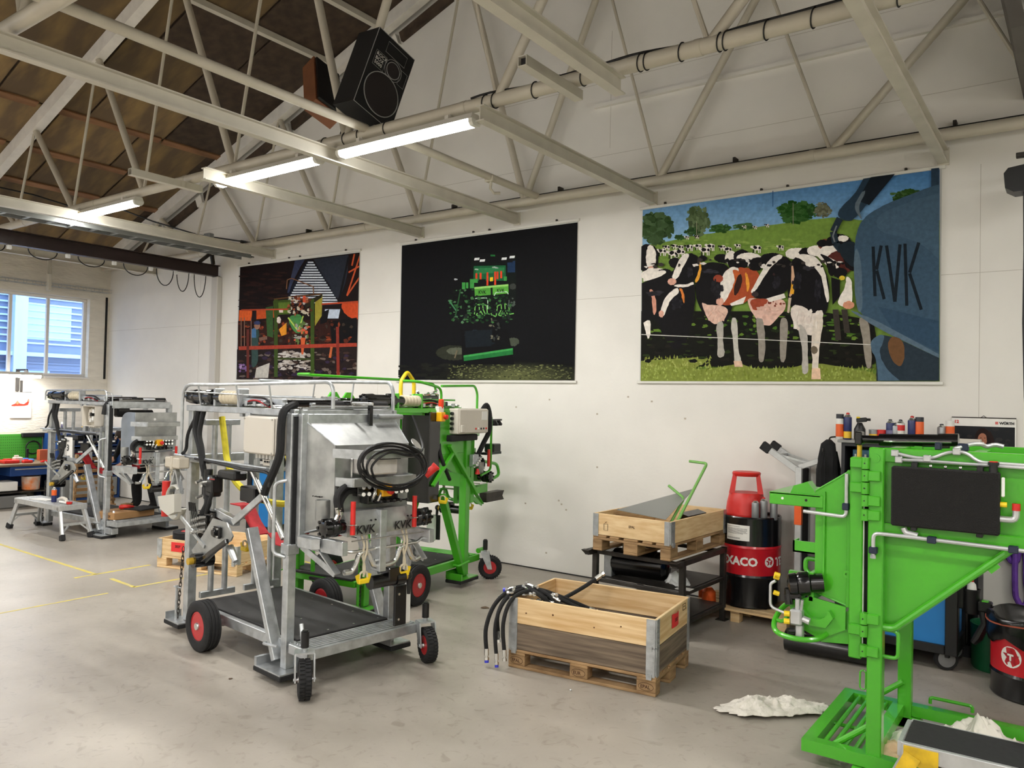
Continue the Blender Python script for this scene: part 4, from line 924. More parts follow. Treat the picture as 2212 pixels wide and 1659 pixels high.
def hood(root, mt, msheet, kvk=True):
    g = MB()
    fr = [(-.44, 1.07), (.44, 1.07), (.44, 1.93), (-.44, 1.93)]
    bk = [(.56, y, z) for y, z in fr]
    for (y0, y1, z0, z1) in ((-.46, -.41, 1.0, 1.95), (.41, .46, 1.0, 1.95), (-.41, .41, 1.88, 1.95)): g.bx(.55, .60, y0, y1, z0, z1, .004)
    fo = g.build('hood_frame', mt, root)
    g = MB(); b4 = [Vector((.59, y, z)) for y, z in ((-.415, 1.08), (.415, 1.08), (.415, 1.89), (-.415, 1.89))]; f4 = [Vector((.85, y, z)) for y, z in ((-.34, 1.16), (.34, 1.16), (.34, 1.73), (-.34, 1.73))]
    g.hull_pair(b4, f4)
    ho = g.build('hood', msheet, root)
    g = MB()
    for i in range(4): g.tube(b4[i], b4[(i+1) % 4], .006, 6); g.tube(b4[i], f4[i], .005, 6)
    g.build('weld_seam', mt, ho)
    # box bar of the frame arms below the hood
    for s_ in (-1, 1):
        g = MB(); g.bar((.56, s_*.42, 1.02), (1.08, s_*.40, 1.03), .05, .10, b=.004); g.build('frame_arm', mt, root)
        g = MB(); g.hull_pair([(.6, s_*.45, 1.0), (.85, s_*.45, 1.0), (.82, s_*.5, 1.0), (.64, s_*.5, 1.0)], [(.6, s_*.45, 1.07), (.85, s_*.45, 1.07), (.82, s_*.5, 1.07), (.64, s_*.5, 1.07)]); g.build('arm_block', mt, root)
    return ho

def hydraulics_front(root, mt, rope=True):
    """cross beam with lettering, drive motors, valve bank, emergency stop, leg bar"""
    for (a, b_) in ((-.36, -.08), (-.02, .26)):
        g = MB(); g.prism([(.93, a, 1.11), (1.04, a, 1.10), (1.05, a, 1.17), (1.0, a, 1.27), (.93, a, 1.27)], (0, b_-a, 0)); bmo = g.build('name_beam', m_galvd if mt is m_galv else mt, root)
        g = MB(); g.text('KVK', (1.051, a+.07, 1.115), (0, 1, 0), (.1, 0, 1), .085, .004); g.build('lettering', m_ink, bmo)
        for y in (a+.21, a+.25):
            g = MB(); g.tube((1.03, y, 1.2), (1.045, y, 1.2), .006, 6); g.build('hole', m_ink, bmo)
    g = MB(); g.bx(.95, 1.06, -.08, -.02, .82, 1.27, .004); g.build('centre_post', mt, root)
    for z in (.9, .99, 1.09):
        g = MB(); g.tube((1.02, -.08, z), (1.02, -.1, z), .014, 8); g.build('bolt', m_chrome, root)
    for s_ in (-1, 1):
        g = MB(); g.lathe([(.035, 0), (.062, .01), (.066, .05), (.058, .06), (.066, .075), (.066, .11), (.05, .13), (.05, .17)], (.99, -.05+s_*.48, 1.17), (0, -s_, 0), 18)
        for k in range(8):
            a = 2*math.pi*k/8; g.tube((.99+.058*math.cos(a), -.05+s_*.482, 1.17+.058*math.sin(a)), (.99+.058*math.cos(a), -.05+s_*.44, 1.17+.058*math.sin(a)), .012, 6)
        g.build('drive_motor', m_blackg, root)
        yl = -.06+s_*.28; g = MB(); g.tube((1.08, yl, 1.12), (1.08, yl, 1.35), .018, 12); g.build('red_lever', m_red, root)
        g = MB(); g.path([(1.05, yl-.035, 1.19), (1.1, yl-.02, 1.19), (1.105, yl+.01, 1.19), (1.05, yl+.035, 1.19)], .004, 6); g.build('lever_ring', m_chrome, root)
    g = MB(); g.lathe([(.05, 1.21), (.052, 1.22), (.052, 1.35), (.046, 1.35), (.046, 1.24)], (.86, -.44, 0), (0, 0, 1), 20); g.build('cup_holder', m_galvd, root)
    # hoses to the left motor
    g = MB(); hosepath(g, [(.9, -.15, 1.44), (.93, -.3, 1.44), (.97, -.4, 1.38), (1.0, -.41, 1.29)], .024); hosepath(g, [(.9, -.15, 1.40), (.92, -.27, 1.4), (.96, -.36, 1.34), (.98, -.37, 1.27)], .022); g.build('hose', m_hose, root)
    g = MB()
    for q in ((1.0, -.41, 1.26), (.98, -.37, 1.25)): g.tube(q, (q[0], q[1]-.01, q[2]+.05), .016, 10); g.tube(q, (q[0]+.01, q[1]-.03, q[2]-.04), .013, 8)
    g.build('hose_fitting', m_chrome, root)
    # valve bank
    g = MB(); g.bx(.87, .94, -.2, .24, 1.36, 1.46, .006); g.bx(.86, .96, -.12, .16, 1.3, 1.37, .006); vb = g.build('valve_bank', m_blackg, root)
    random.seed(5)
    for k in range(9):
        y = -.19+.05*k
        for z in (1.38, 1.43):
            if -.08 < y < .06: continue
            g = MB(); g.tube((.94, y, z), (.985, y+random.uniform(-.015, .015), z+.004), .012, 8); g.tube((.985, y, z), (1.01, y-.01, z+.004), .015, 8); g.build('fitting', m_chrome, vb)
    for k in range(5):
        g = MB(); y = -.1+.06*k; g.path([(.95, y, 1.33), (1.0, y+.01, 1.32), (1.05, y+.02, 1.325)], .006, 6); g.sphere((1.06, y+.022, 1.327), .013, 8, 6); g.build('valve_lever', m_black, vb)
    g = MB(); hosepath(g, [(1.0, -.06, 1.44), (1.02, -.1, 1.42), (1.02, -.12, 1.36), (.98, -.1, 1.33)], .011); hosepath(g, [(1.0, -.03, 1.39), (1.03, -.06, 1.38), (1.02, -.08, 1.33)], .011); g.build('steel_pipe', m_chrome, vb)
    # emergency stop
    g = MB(); g.bx(.98, 1.05, -.06, .03, 1.36, 1.45, .006); es = g.build('emergency_stop_box', mat('emergency_yellow', rgb(238, 176, 24), .4), root)
    g = MB(); g.lathe([(.016, 0), (.016, .015), (.026, .02), (.028, .04), (.015, .048), (.0001, .05)], (1.05, -.01, 1.405), (1, 0, 0), 16); g.build('stop_button', m_red, es)
    # ledge bars
    for (x0, y0, x1, y1, z, h) in ((.84, .35, 1.1, .27, 1.675, .065), (.84, .33, .99, .29, 1.47, .062)):
        g = MB(); g.bar((x1, -y1, z), (x1, y1, z), .045, h, b=.004); lo = g.build('ledge_bar', m_galvd if mt is m_galv else mt, root)
        for s_ in (-1, 1):
            g = MB(); g.bar((x0, s_*y0, z), (x1+.02, s_*(y1-.01), z), .012, h); g.build('ledge_arm', mt, lo)
    # leg bar with two bends
    pts = []
    for y, z in ((-.36, .85), (-.30, .85), (-.26, .90), (-.23, .965), (-.16, .97), (-.12, .9), (-.08, .86), (.06, .86), (.11, .9), (.14, .965), (.2, .97), (.24, .9), (.28, .86), (.33, .87)): pts.append((1.02, y, z))
    g = MB(); hosepath(g, pts, .02, 10); g.build('leg_bar', m_chrome if mt is m_galv else mt, root)
    g = MB(); g.rp([(.98, -.4, 1.01), (1.02, -.3, .985), (1.02, .3, .985), (.98, .4, 1.01)], .012, .03, 8); g.rp([(1.06, -.33, 1.07), (1.07, .33, 1.07)], .005, .02, 6); g.build('rod', m_chrome, root)
    for s_ in (-1, 1):
        g = MB(); g.bar((.8, s_*.42, 1.0), (1.0, s_*.40, .845), .012, .05, up=(0, 1, 0)); g.bar((.62, s_*.45, .99), (.98, s_*.41, .84), .01, .045); g.build('bar_strap', mt, root)
        y = -.2 if s_ < 0 else .17
        g = MB(); hosepath(g, [(1.0, y-.02, 1.13), (1.03, y, 1.03), (1.03, y-.01, .96), (1.03, y+.01, .86), (1.03, y, .8)], .009); hosepath(g, [(1.0, y+.03, 1.13), (1.04, y+.02, 1.0), (1.03, y, .9), (1.03, y, .82)], .008); ro = g.build('rope', mat('cream_rope', rgb(206, 196, 172), .9), root)
        yellow_cleat(root, (1.03, y, .77))
    # lower winch and pad
    g = MB(); g.tube((1.0, -.12, .74), (1.0, .16, .74), .05, 16); g.tube((1.0, .1, .74), (1.0, .18, .74), .06, 16); g.bx(.95, 1.05, .02, .12, .73, .83, .006); wn_ = g.build('winch_motor', m_blackg, root)
    g = MB(); g.tube((1.0, .18, .74), (1.0, .22, .74), .03, 12); g.build('shaft', m_brass, wn_)
    g = MB(); g.sphere((1.0, .24, .74), .035, 10, 8); g.path([(1.0, .24, .74), (1.0, .25, .66), (1.0, .25, .6)], [.02, .016, .013], 8); g.build('crank', m_black, wn_)
    g = MB(); g.bx(.93, .955, .16, .27, .36, .66, .004); pl = g.build('pad_plate', m_black, root)
    g = MB(); g.bx(.9, .93, .2, .34, .35, .66, .012); g.build('pad', m_white, pl)
    for z in (.41, .6):
        g = MB(); g.tube((.955, .19, z), (.965, .19, z), .01, 8); g.build('bolt', m_chrome, pl)
    g = MB(); g.bar((.85, .40, .98), (.58, .46, .2), .035, .07, b=.004); g.build('front_strut', mt, root)

def top_gear(root, mt):
    """winch drum, cylinders and pipes on top of the frame"""
    g = MB(); g.lathe([(.03, 0), (.06, .01), (.066, .13), (.056, .14), (.056, .36), (.07, .37), (.07, .44), (.045, .45), (.045, .62)], (-1.24, -.42, 2.055), (1, 0, 0), 18)
    for k in range(8):
        a = 2*math.pi*k/8; g.tube((-1.245, -.42+.05*math.cos(a), 2.055+.05*math.sin(a)), (-1.19, -.42+.05*math.cos(a), 2.055+.05*math.sin(a)), .012, 6)
    wm = g.build('winch_motor', m_blackg, root)
    g = MB(); prof = [(.03, 0)]
    for k in range(5): prof += [(.058, .008+.055*k), (.058, .045+.055*k), (.05, .052+.055*k)]
    g.lathe(prof+[(.03, .29)], (-.64, -.42, 2.055), (1, 0, 0), 18); g.build('winch_drum', mat('cream_rope', rgb(206, 196, 172), .9), wm)
    for x in (-.74, -.34):
        g = MB(); g.bx(x-.015, x+.015, -.46, -.37, 1.98, 2.13, .004); g.build('winch_bracket', mt, wm)
    g = MB(); g.bar((-.34, -.4, 2.03), (.2, -.36, 2.03), .05, .05, b=.004); g.bar((-.5, -.36, 2.07), (.5, -.3, 2.07), .03, .02); g.build('top_bar', mt, root)
    g = MB(); g.tube((-.02, -.22, 2.02), (.42, -.02, 2.03), .032, 14); g.tube((.42, -.02, 2.03), (.52, .03, 2.03), .022, 12); cy = g.build('lift_cylinder', m_blackg, root)
    g = MB(); g.tube((.52, .03, 2.03), (.7, .1, 2.03), .012, 10); g.build('piston_rod', m_chrome, cy)
    g = MB(); g.tube((.46, -.1, 2.02), (.46, .42, 2.02), .03, 12); g.build('hose_sleeve', m_hose, root)
    for k, (a, b_, c) in enumerate((((-1.1, -.42, 2.0), (-.6, -.42, 2.0), (.4, -.42, 2.0)), ((-1.1, -.4, 1.985), (.4, -.38, 1.985), (.45, .1, 1.985)), ((.5, -.4, 1.99), (.52, 0, 1.995), (.52, .42, 1.99)), ((.53, -.35, 2.01), (.54, 0, 2.01), (.53, .4, 2.01)))):
        g = MB(); g.rp([a, b_, c], .009, .03, 6); g.build('pipe', m_chrome, root)
    random.seed(3)
    g = MB()
    for k in range(26):
        x, y = random.uniform(-1.1, .5), random.choice((-.42, -.3, .1, .3)); z = 1.99
        g.bx(x-.02, x+.02, y-.015, y+.015, z, z+random.uniform(.02, .05), .003)
    g.build('pipe_clamp', m_galv, root, smooth=None)
    g = MB(); hosepath(g, [(.1, -.43, 2.0), (-.1, -.42, 2.03), (-.3, -.42, 2.0), (-.4, -.4, 1.99)], .012); hosepath(g, [(.1, -.4, 2.01), (-.05, -.4, 2.06), (-.3, -.4, 2.05), (-.5, -.36, 1.99)], .011); g.build('cable_bundle', m_cable, root)
    g = MB(); hosepath(g, [(.1, -.43, 1.99), (-.12, -.43, 2.04), (-.34, -.41, 2.01)], .007, 6); g.build('red_wire', m_redw, root)
    g = MB(); g.tube((-1.4, -.1, 2.06), (-1.25, -.1, 2.06), .022, 10); g.path([(-1.45, -.1, 2.065), (-1.38, -.1, 2.06), (-1.2, -.1, 2.055)], [.018, .016, .01], 8); g.build('grey_lever', mat('grey_rubber_grip', rgb(130, 130, 128), .6), root)

def guard_rails(root, mt, h=2.16):
    g = MB(); g.rp([(-1.235, -.5, 1.5), (-1.235, -.5, h), (-.56, -.5, h+.0), (.72, -.28, h+.03), (.72, -.28, 1.99)], .014, .16, 8, 6); r_ = g.build('guard_rail', mt, root)
    g = MB(); g.rp([(-1.17, .2, h+.06), (-1.17, .5, h+.06), (.4, .5, h+.05), (.45, .5, h-.02), (.45, .5, 1.98)], .015, .1, 8, 6); r2 = g.build('guard_rail', mt, root)
    for x in (-.95, -.3, .2):
        g = MB(); g.tube((x, -.5, h), (x, -.47, 1.98), .008, 6); g.build('rail_stay', mt, r_)
    for x in (-.7, -.1):
        g = MB(); g.tube((x, .5, h+.05), (x, .47, 1.98), .008, 6); g.build('rail_stay', mt, r2)
    g = MB(); g.rp([(-1.235, -.5, h-.06), (-.2, -.46, h-.08), (.72, -.28, h-.1)], .006, .1, 6); g.build('rail_wire', mt, r_)

def leg_unit(root_, mt, y0=-.6, short=False):
    root = root_; before = set(o.name for o in root_.children)
    g = MB(); g.prism([(-.5, y0-.045, 1.04), (-.44, y0-.045, 1.1), (-.22, y0-.045, 1.09), (-.12, y0-.045, 1.0), (-.15, y0-.045, .96), (-.3, y0-.045, .89), (-.56, y0-.045, .72), (-.7, y0-.045, .72), (-.78, y0-.045, .8), (-.6, y0-.045, .94)], (0, .012, 0)); pl = g.build('lift_plate', m_galvd if mt is m_galv else mt, root)
    g = MB(); g.bx(-.38, -.28, y0-.075, y0-.045, .96, 1.05, .008); g.tube((-.33, y0-.1, 1.005), (-.33, y0-.07, 1.005), .026, 12); b_ = g.build('bearing', m_blackg, pl)
    for dx in (-.035, .035):
        for dz in (-.03, .03):
            g = MB(); g.tube((-.33+dx, y0-.085, 1.005+dz), (-.33+dx, y0-.075, 1.005+dz), .009, 6); g.build('bolt', m_chrome, pl)
    g = MB(); g.bar((-.58, y0-.075, .745), (-.14, y0-.075, .965), .03, .04, b=.006); g.build('lift_arm', m_blackg, pl)
    g = MB(); g.tube((-.6, y0+.04, .75), (-.6, y0-.12, .75), .058, 16); w2 = g.build('winch', m_blackg, pl)
    g = MB(); g.tube((-.6, y0-.12, .75), (-.6, y0-.16, .75), .028, 12); g.build('shaft', m_brass, w2)
    g = MB(); g.path([(-.24, y0, .9), (-.18, y0, .84), (-.14, y0, .8)], [.03, .03, .022], 8); g.build('bumper', m_galv, pl)
    # valve block with levers
    g = MB(); g.bx(-.74, -.58, y0-.03, y0+.06, .95, 1.1, .01); g.bx(-.72, -.5, y0-.01, y0+.08, 1.04, 1.14, .01); vb = g.build('valve_block', m_blackg, root)
    random.seed(11)
    for k in range(5):
        for j in range(3):
            g = MB(); x, z = -.73+.035*k, .95+.05*j+.01*k; g.tube((x, y0-.03, z), (x-.01, y0-.075, z), .013, 8); g.build('fitting', m_chrome, vb)
    for k in range(4):
        g = MB(); x = -.8+.03*k; g.tube((x, y0-.02, 1.0), (x-.02, y0-.05, 1.17), .004, 5); g.tube((x-.02, y0-.05, 1.12), (x-.025, y0-.055, 1.19), .009, 8); g.build('valve_lever', m_black, vb)
    g = MB(); g.bar((-.98, y0-.05, 1.05), (-.55, y0-.05, .86), .012, .03); g.build('lever_bar', mt, vb)
    # arm carrying the unit, and pads
    g = MB(); g.bar((-.55, y0+.05, 1.13), (-.2, y0+.03, 1.09), .06, .06, b=.004); g.bar((-.2, y0, 1.09), (.1, y0+.1, 1.34), .03, .05, b=.004); g.build('carrier_arm', mt, root)
    # upper valve cluster and hoses
    g = MB(); g.bx(-.78, -.62, y0+.02, y0+.12, 1.24, 1.38, .012); g.bx(-.66, -.56, y0+.0, y0+.1, 1.28, 1.42, .01); g.tube((-.72, y0+.05, 1.22), (-.72, y0+.05, 1.46), .035, 12); v2 = g.build('valve_cluster', m_black, root)
    for k in range(6):
        g = MB(); x, z = random.uniform(-.8, -.56), random.uniform(1.24, 1.4); g.tube((x, y0+.02, z), (x+random.uniform(-.02, .02), y0-.03, z+random.uniform(-.02, .03)), .012, 8); g.build('fitting', m_chrome, v2)
    g = MB(); hosepath(g, [(-1.14, -.44, 1.97), (-1.08, -.5, 1.8), (-.92, -.53, 1.62), (-.82, -.55, 1.48), (-.76, y0+.05, 1.38)], .026); hosepath(g, [(-1.05, -.44, 1.95), (-1.0, -.5, 1.75), (-.88, -.53, 1.6), (-.8, -.55, 1.4)], .022); hosepath(g, [(-1.14, -.42, 1.97), (-1.2, -.5, 1.75), (-1.24, -.5, 1.6), (-1.2, -.55, 1.56)], .014)
    hosepath(g, [(-.7, y0+.04, 1.24), (-.66, y0+.02, 1.18), (-.7, y0, 1.1)], .03); hosepath(g, [(-.58, y0+.02, 1.3), (-.56, y0-.02, 1.2), (-.6, y0-.02, 1.12)], .016); g.build('hose', m_hose, root)
    for o in root_.children:
        if o.name not in before: o.location.x += .1

def mid_side(root, mt, box=True, openbox=False):
    for s_ in (-1, 1):
        g = MB(); g.bar((-1.26, s_*.5, 1.51), (.36, s_*.5, 1.515), .03, .035, b=.004); g.tube((-1.3, s_*.525, 1.54), (.25, s_*.525, 1.53), .01, 8); g.build('mid_rail', mt, root)
        g = MB(); g.bar((-.12, s_*.47, 1.52), (-.12, s_*.47, 1.94), .05, .07, b=.004); g.build('side_stay', mt, root)
    g = MB(); g.tube((.02, -.52, 1.5), (.46, -.5, 1.03), .022, 12); g.build('slant_tube', m_chrome if mt is m_galv else mt, root)
    g = MB(); g.rp([(.49, -.5, 1.46), (.42, -.56, 1.44), (.42, -.56, .92), (.49, -.5, .9)], .014, .05, 8); g.build('grab_handle', m_galv if mt is m_galv else mt, root)
    g = MB(); g.bx(-1.2, -1.1, -.48, .48, 1.48, 1.55, .004); g.build('rear_crossbar', mt, root)
    # black strip between post and gate
    g = MB(); g.bx(.537, .547, -.49, -.44, .98, 1.93); g.build('rubber_strip', m_rubber, root)
    g = MB(); g.bx(.452, .55, -.52, -.42, .92, 1.0, .006); g.build('post_clamp', mt, root)
    if box:
        g = MB()
        if openbox:
            for (a, b_, c, d, e, f_) in ((-.17, .17, -.44, -.43, 1.62, 1.92), (-.17, -.16, -.57, -.43, 1.62, 1.92), (.16, .17, -.57, -.43, 1.62, 1.92), (-.17, .17, -.57, -.43, 1.62, 1.63), (-.17, .17, -.57, -.43, 1.91, 1.92)): g.bx(a+.13, b_+.13, c, d, e, f_)
        else: g.bx(-.06, .38, -.54, -.42, 1.63, 1.92, .012)
        bo = g.build('control_box', m_gbox, root)
        if openbox:
            random.seed(9)
            for k in range(9):
                g = MB(); x, z = random.uniform(.01, .23), random.uniform(1.66, 1.86); g.bx(x-.025, x+.025, -.5, -.44, z-.03, z+.03, .004); g.build('relay', random.choice((m_white, m_black, m_gbox)), bo)
        else:
            g = MB(); g.bx(-.055, .375, -.56, -.54, 1.635, 1.915, .014); g.build('box_lid', m_gbox, bo)
            for x in (-.04, .36):
                for z in (1.65, 1.90):
                    g = MB(); g.tube((x, -.566, z), (x, -.56, z), .008, 8); g.build('lid_screw', mat('grey_screw', rgb(176, 172, 164), .5), bo)
        for k in range(6):
            g = MB(); g.tube((.02+.05*k, -.48, 1.63), (.02+.05*k, -.48, 1.595), .013, 8); g.build('cable_gland', m_white, bo)
    g = MB(); hosepath(g, [(.42, -.40, 2.02), (.45, -.50, 1.93), (.455, -.53, 1.8)] if openbox else [(.42, -.40, 2.02), (.455, -.52, 1.97), (.46, -.545, 1.85), (.45, -.545, 1.66), (.39, -.55, 1.53), (.29, -.55, 1.4), (.26, -.55, 1.34)], .03); g.build('hose_sleeve', m_hose, root)
    g = MB(); hosepath(g, [(-.9, -.53, 1.53), (-.5, -.54, 1.52), (-.1, -.54, 1.5), (.3, -.55, 1.5), (.34, -.56, 1.4)], .012); g.build('hose', m_cable, root)

def straps(root, pads=True, yellow=True):
    g = MB(); p0 = []
    for k in range(15):
        t = k/14; p0.append((-.85+.8*t, -.2, 1.86-1.0*math.sin(math.pi*t*.5)**1.2 if t < .5 else 1.15-.02*math.sin((t-.5)*6)))
    hosepath(g, [(-1.0, -.25, 1.88), (-.93, -.25, 1.65), (-.88, -.25, 1.5), (-.72, -.25, 1.33), (-.5, -.2, 1.22), (-.2, -.15, 1.19), (.05, -.1, 1.22)], .028, 8); hosepath(g, [(-.5, .1, 1.6), (-.4, .1, 1.4), (-.2, .1, 1.22), (.1, .1, 1.14)], .026, 8)
    if yellow: tag(g.build('belly_strap', m_yelw, root), 'yellow belly strap')
    def band(pts, w_):
        g = MB(); pts = [Vector(p) for p in pts]; vs = []
        for i, p in enumerate(pts): vs += [p+V(0, -w_/2, 0), p+V(0, w_/2, 0), p+V(0, w_/2, -.008), p+V(0, -w_/2, -.008)]
        fs = []
        for i in range(len(pts)-1):
            for k in range(4): fs.append((4*i+k, 4*i+(k+1) % 4, 4*i+4+(k+1) % 4, 4*i+4+k))
        fs += [(3, 2, 1, 0), tuple(4*(len(pts)-1)+k for k in range(4))]
        g.add(vs, fs); return g
    band([(-.38, -.42, 1.2), (-.22, -.42, 1.2), (-.1, -.42, 1.08), (.02, -.42, 1.0)], .12).build('leg_strap', m_redw, root)
    band([(.02, -.32, 1.0), (.14, -.32, .93), (.3, -.32, .93), (.42, -.3, 1.05)], .1).build('leg_strap', m_redw, root)
    band([(.12, .0, 1.3), (.25, .0, 1.22), (.4, .0, 1.08), (.46, 0, 1.0)], .12).build('leg_strap', m_redw, root)
    g = MB(); g.bx(-.46, -.18, -.56, -.44, 1.4, 1.47, .015); g.build('arm_pad', m_black, root)
    g = MB(); g.bx(-.2, .02, -.5, -.4, 1.24, 1.36, .01); g.bar((-.02, -.45, 1.3), (.14, -.45, 1.4), .03, .03); g.build('knee_pad', m_black, root)
    yellow_cleat(root, (-.45, -.3, .8), (1, 0, 0))

def cradle(root, mt):
    """beige block, A-bracket, grey cradle and red roller at the rear corner"""
    x = -1.0; y = -.64
    g = MB(); g.bx(x-.13, x+.13, y-.05, y+.05, 1.45, 1.54, .01); g.bx(x-.02, x+.02, y-.055, y+.055, 1.44, 1.55, .003); g.build('beige_block', mat('beige_pad', rgb(196, 188, 172), .7), root)
    g = MB(); g.bar((x, y, 1.44), (x-.1, y, 1.24), .02, .035, up=(0, 1, 0)); g.bar((x, y, 1.44), (x+.1, y, 1.24), .02, .035, up=(0, 1, 0)); g.bar((x, y, 1.5), (-1.2, -.5, 1.53), .03, .03); g.build('hanger', mt, root)
    m_cr = mat('pale_grey_plastic', rgb(198, 196, 186), .5)
    g = MB(); g.path([(x+.14*math.cos(a), y, 1.16+.14*math.sin(a)) for a in [math.pi*.3+math.pi*1.6*k/16 for k in range(17)]], .02, 8, flat=(1.6, .6)); g.build('cradle_ring', m_cr, root)
    g = MB(); g.hull_pair([(x-.15, y-.09, 1.2), (x+.16, y-.09, 1.25), (x+.17, y-.09, 1.1), (x+.05, y-.09, 1.06), (x-.1, y-.09, 1.1)], [(x-.15, y-.03, 1.2), (x+.16, y-.03, 1.25), (x+.17, y-.03, 1.1), (x+.05, y-.03, 1.06), (x-.1, y-.03, 1.1)]); g.build('cradle', m_cr, root)
    g = MB(); g.tube((x-.19, y, 1.02), (x-.19, y, 1.32), .035, 14); g.build('red_roller', m_red, root)

# ------------------------------------------------------------------ the silver crush in front
S1 = thing('cattle_crush', 'galvanised cattle crush on wheels in the foreground with black cable coil', 'machine', (-5.15, 4.28, 0), math.radians(-6.5), 'hoof trimming crushes')
crush_base(S1, m_galv, m_mat); rear_gates(S1, m_galv); hood(S1, m_galv, m_galvd); hydraulics_front(S1, m_galv); top_gear(S1, m_galv); guard_rails(S1, m_galv); leg_unit(S1, m_galv); mid_side(S1, m_galv); straps(S1); cradle(S1, m_galv)
caster(S1, .85, -.55, math.radians(-30)); caster(S1, .85, .56, math.radians(-20))
g = MB()
for k, (r1, r2, oy, oz) in enumerate(((.30, .165, 0, 0), (.28, .15, .012, .012), (.29, .158, -.012, -.014), (.265, .14, .02, -.022), (.31, .15, -.004, .014))):
    g.path([(1.135+.009*k, -.05+oy+r1*math.cos(a), 1.59+oz+r2*math.sin(a)-.025*math.cos(a)) for a in [2*math.pi*i/40 for i in range(40)]], .0085, 6, closed=True)
hosepath(g, [(.9, .33, 1.95), (.98, .34, 1.8), (1.12, .25, 1.70), (1.16, .1, 1.66), (1.16, -.1, 1.69), (1.15, -.24, 1.6), (1.14, -.2, 1.5)], .0085)
g.build('cable_coil', m_cable, S1)
g = MB(); g.tube((1.1, .3, 1.5), (1.14, .36, 1.56), .03, 12); g.tube((1.14, .36, 1.56), (1.15, .37, 1.575), .034, 12); g.build('power_plug', m_red, S1)
g = MB(); g.bx(.87, 1.02, -.2, .1, 1.52, 1.64, .01); g.build('paper_packet', mat('printed_packet', rgb(206, 202, 196), .6, var=.12, scale=8), S1)
g = MB(); g.bx(.93, 1.1, -.12, .06, 1.635, 1.655); g.build('ledge_pad', m_black, S1)
g = MB()
for k in range(4): g.bx(.665+.028*k, .671+.028*k, -.402, -.372, 1.352, 1.358)
g.build('hole_row', m_ink, S1)
g = MB(); g.rp([(.85, -.2, 1.63), (.9, -.23, 1.63), (.9, -.23, 1.42), (.85, -.2, 1.42)], .008, .03, 6); g.build('hood_handle', m_chrome, S1)
g = MB(); g.lathe([(.0001, 0), (.05, .0), (.05, .006), (.0001, .006)], (1.1, .2, 1.74), (.6, .3, .6), 20); g.build('round_mirror', m_chrome, S1)
for (x, z) in ((.62, 1.97), (.62, 1.93)):
    g = MB(); g.bx(.61, .64, .12, .15, 1.86, 2.06); g.build('gate_latch', m_blackg, S1); break
g = MB(); g.tube((.64, .2, 1.93), (.64, .44, 1.93), .02, 10); g.build('gate_bar', m_galv, S1)
# ------------------------------------------------------------------ the green crush behind
S2 = thing('cattle_crush', 'green cattle crush on wheels behind the silver one, with yellow lifting hoop', 'machine', (-6.084, 6.40, 0), math.radians(96.5), 'hoof trimming crushes')
crush_base(S2, m_green, m_mat); hood(S2, m_green, m_green); hydraulics_front(S2, m_green); top_gear(S2, m_green)
g = MB(); g.rp([(-1.2, .3, 2.3), (-1.2, .5, 2.3), (.5, .5, 2.3), (1.25, .5, 2.27), (1.3, .5, 2.1)], .016, .1, 8); g.build('guard_rail', m_green, S2)
g = MB(); g.rp([(-.46, -.3, 2.26), (-.46, -.48, 2.26), (-.05, -.5, 2.2), (-.05, -.5, 2.0)], .014, .08, 8); g.rp([(-.05, -.5, 2.22), (.62, -.5, 2.24), (.68, -.5, 2.16), (.68, -.5, 1.98)], .014, .08, 8); g.build('guard_rail', m_green, S2)
g = MB(); g.lathe([(.022, 0), (.03, .03), (.03, .09), (.02, .1)], (-.05, -.5, 1.98), (0, 0, 1), 14); g.build('warning_lamp', mat('orange_beacon', rgb(232, 70, 36), .3), S2)
g = MB(); g.rp([(-.11, 0, 2.0), (-.11, 0, 2.27), (0, 0, 2.38), (.13, 0, 2.27), (.13, 0, 2.0)], .022, .05, 10); lh = g.build('lifting_hoop', m_yellow, S2)
g = MB(); g.tube((-.11, 0, 1.98), (-.11, 0, 2.12), .032, 12); g.tube((.13, 0, 1.98), (.13, 0, 2.12), .032, 12); g.build('hoop_sleeve', m_yellow, lh)
g = MB(); g.bx(.14, .76, -.6, -.46, 1.7, 1.98, .01); cb = g.build('control_box', m_gbox, S2)
g = MB(); g.bx(.15, .75, -.615, -.6, 1.71, 1.97, .012); g.build('box_lid', m_gbox, cb)
for k in range(4):
    g = MB(); g.tube((.135, -.53, 1.76+.055*k), (.105, -.53, 1.76+.055*k), .018, 10); g.build('cable_gland', m_black, cb)
for k in range(5):
    g = MB(); g.tube((.48+.055*k, -.615, 1.755), (.48+.055*k, -.622, 1.755), .012, 10); g.build('push_button', m_red if k in (0, 4) else m_white if k == 1 else m_black, cb)
g = MB(); g.bx(.6, .72, -.62, -.615, 1.85, 1.95, .003); g.build('display_cover', m_white, cb)
g = MB(); g.bx(.16, .22, -.64, -.615, 1.72, 1.8, .005); g.build('box_lock', m_gbox, cb)
g = MB(); g.bx(-.14, -.06, -.57, -.5, 1.84, 1.94, .006); es = g.build('emergency_stop_box', MATS['emergency_yellow'], S2)
g = MB(); g.lathe([(.016, 0), (.026, .02), (.028, .04), (.0001, .05)], (-.09, -.57, 1.89), (0, -1, 0), 14); g.build('stop_button', m_red, es)
g = MB(); g.bx(-.12, -.02, -.52, -.47, 1.93, 2.0, .005); g.build('junction_box', m_white, S2)
g = MB(); g.bx(-.25, -.05, -.5, -.13, .98, 1.94, .008); g.build('black_panel', m_blackg, S2)
g = MB(); g.bx(-.22, .66, -.49, -.46, 1.48, 1.96, .004); g.prism([(-.2, -.49, 1.48), (.62, -.49, 1.48), (.62, -.49, 1.2), (.2, -.49, 1.28)], (0, .03, 0)); g.build('side_panel', m_green, S2)
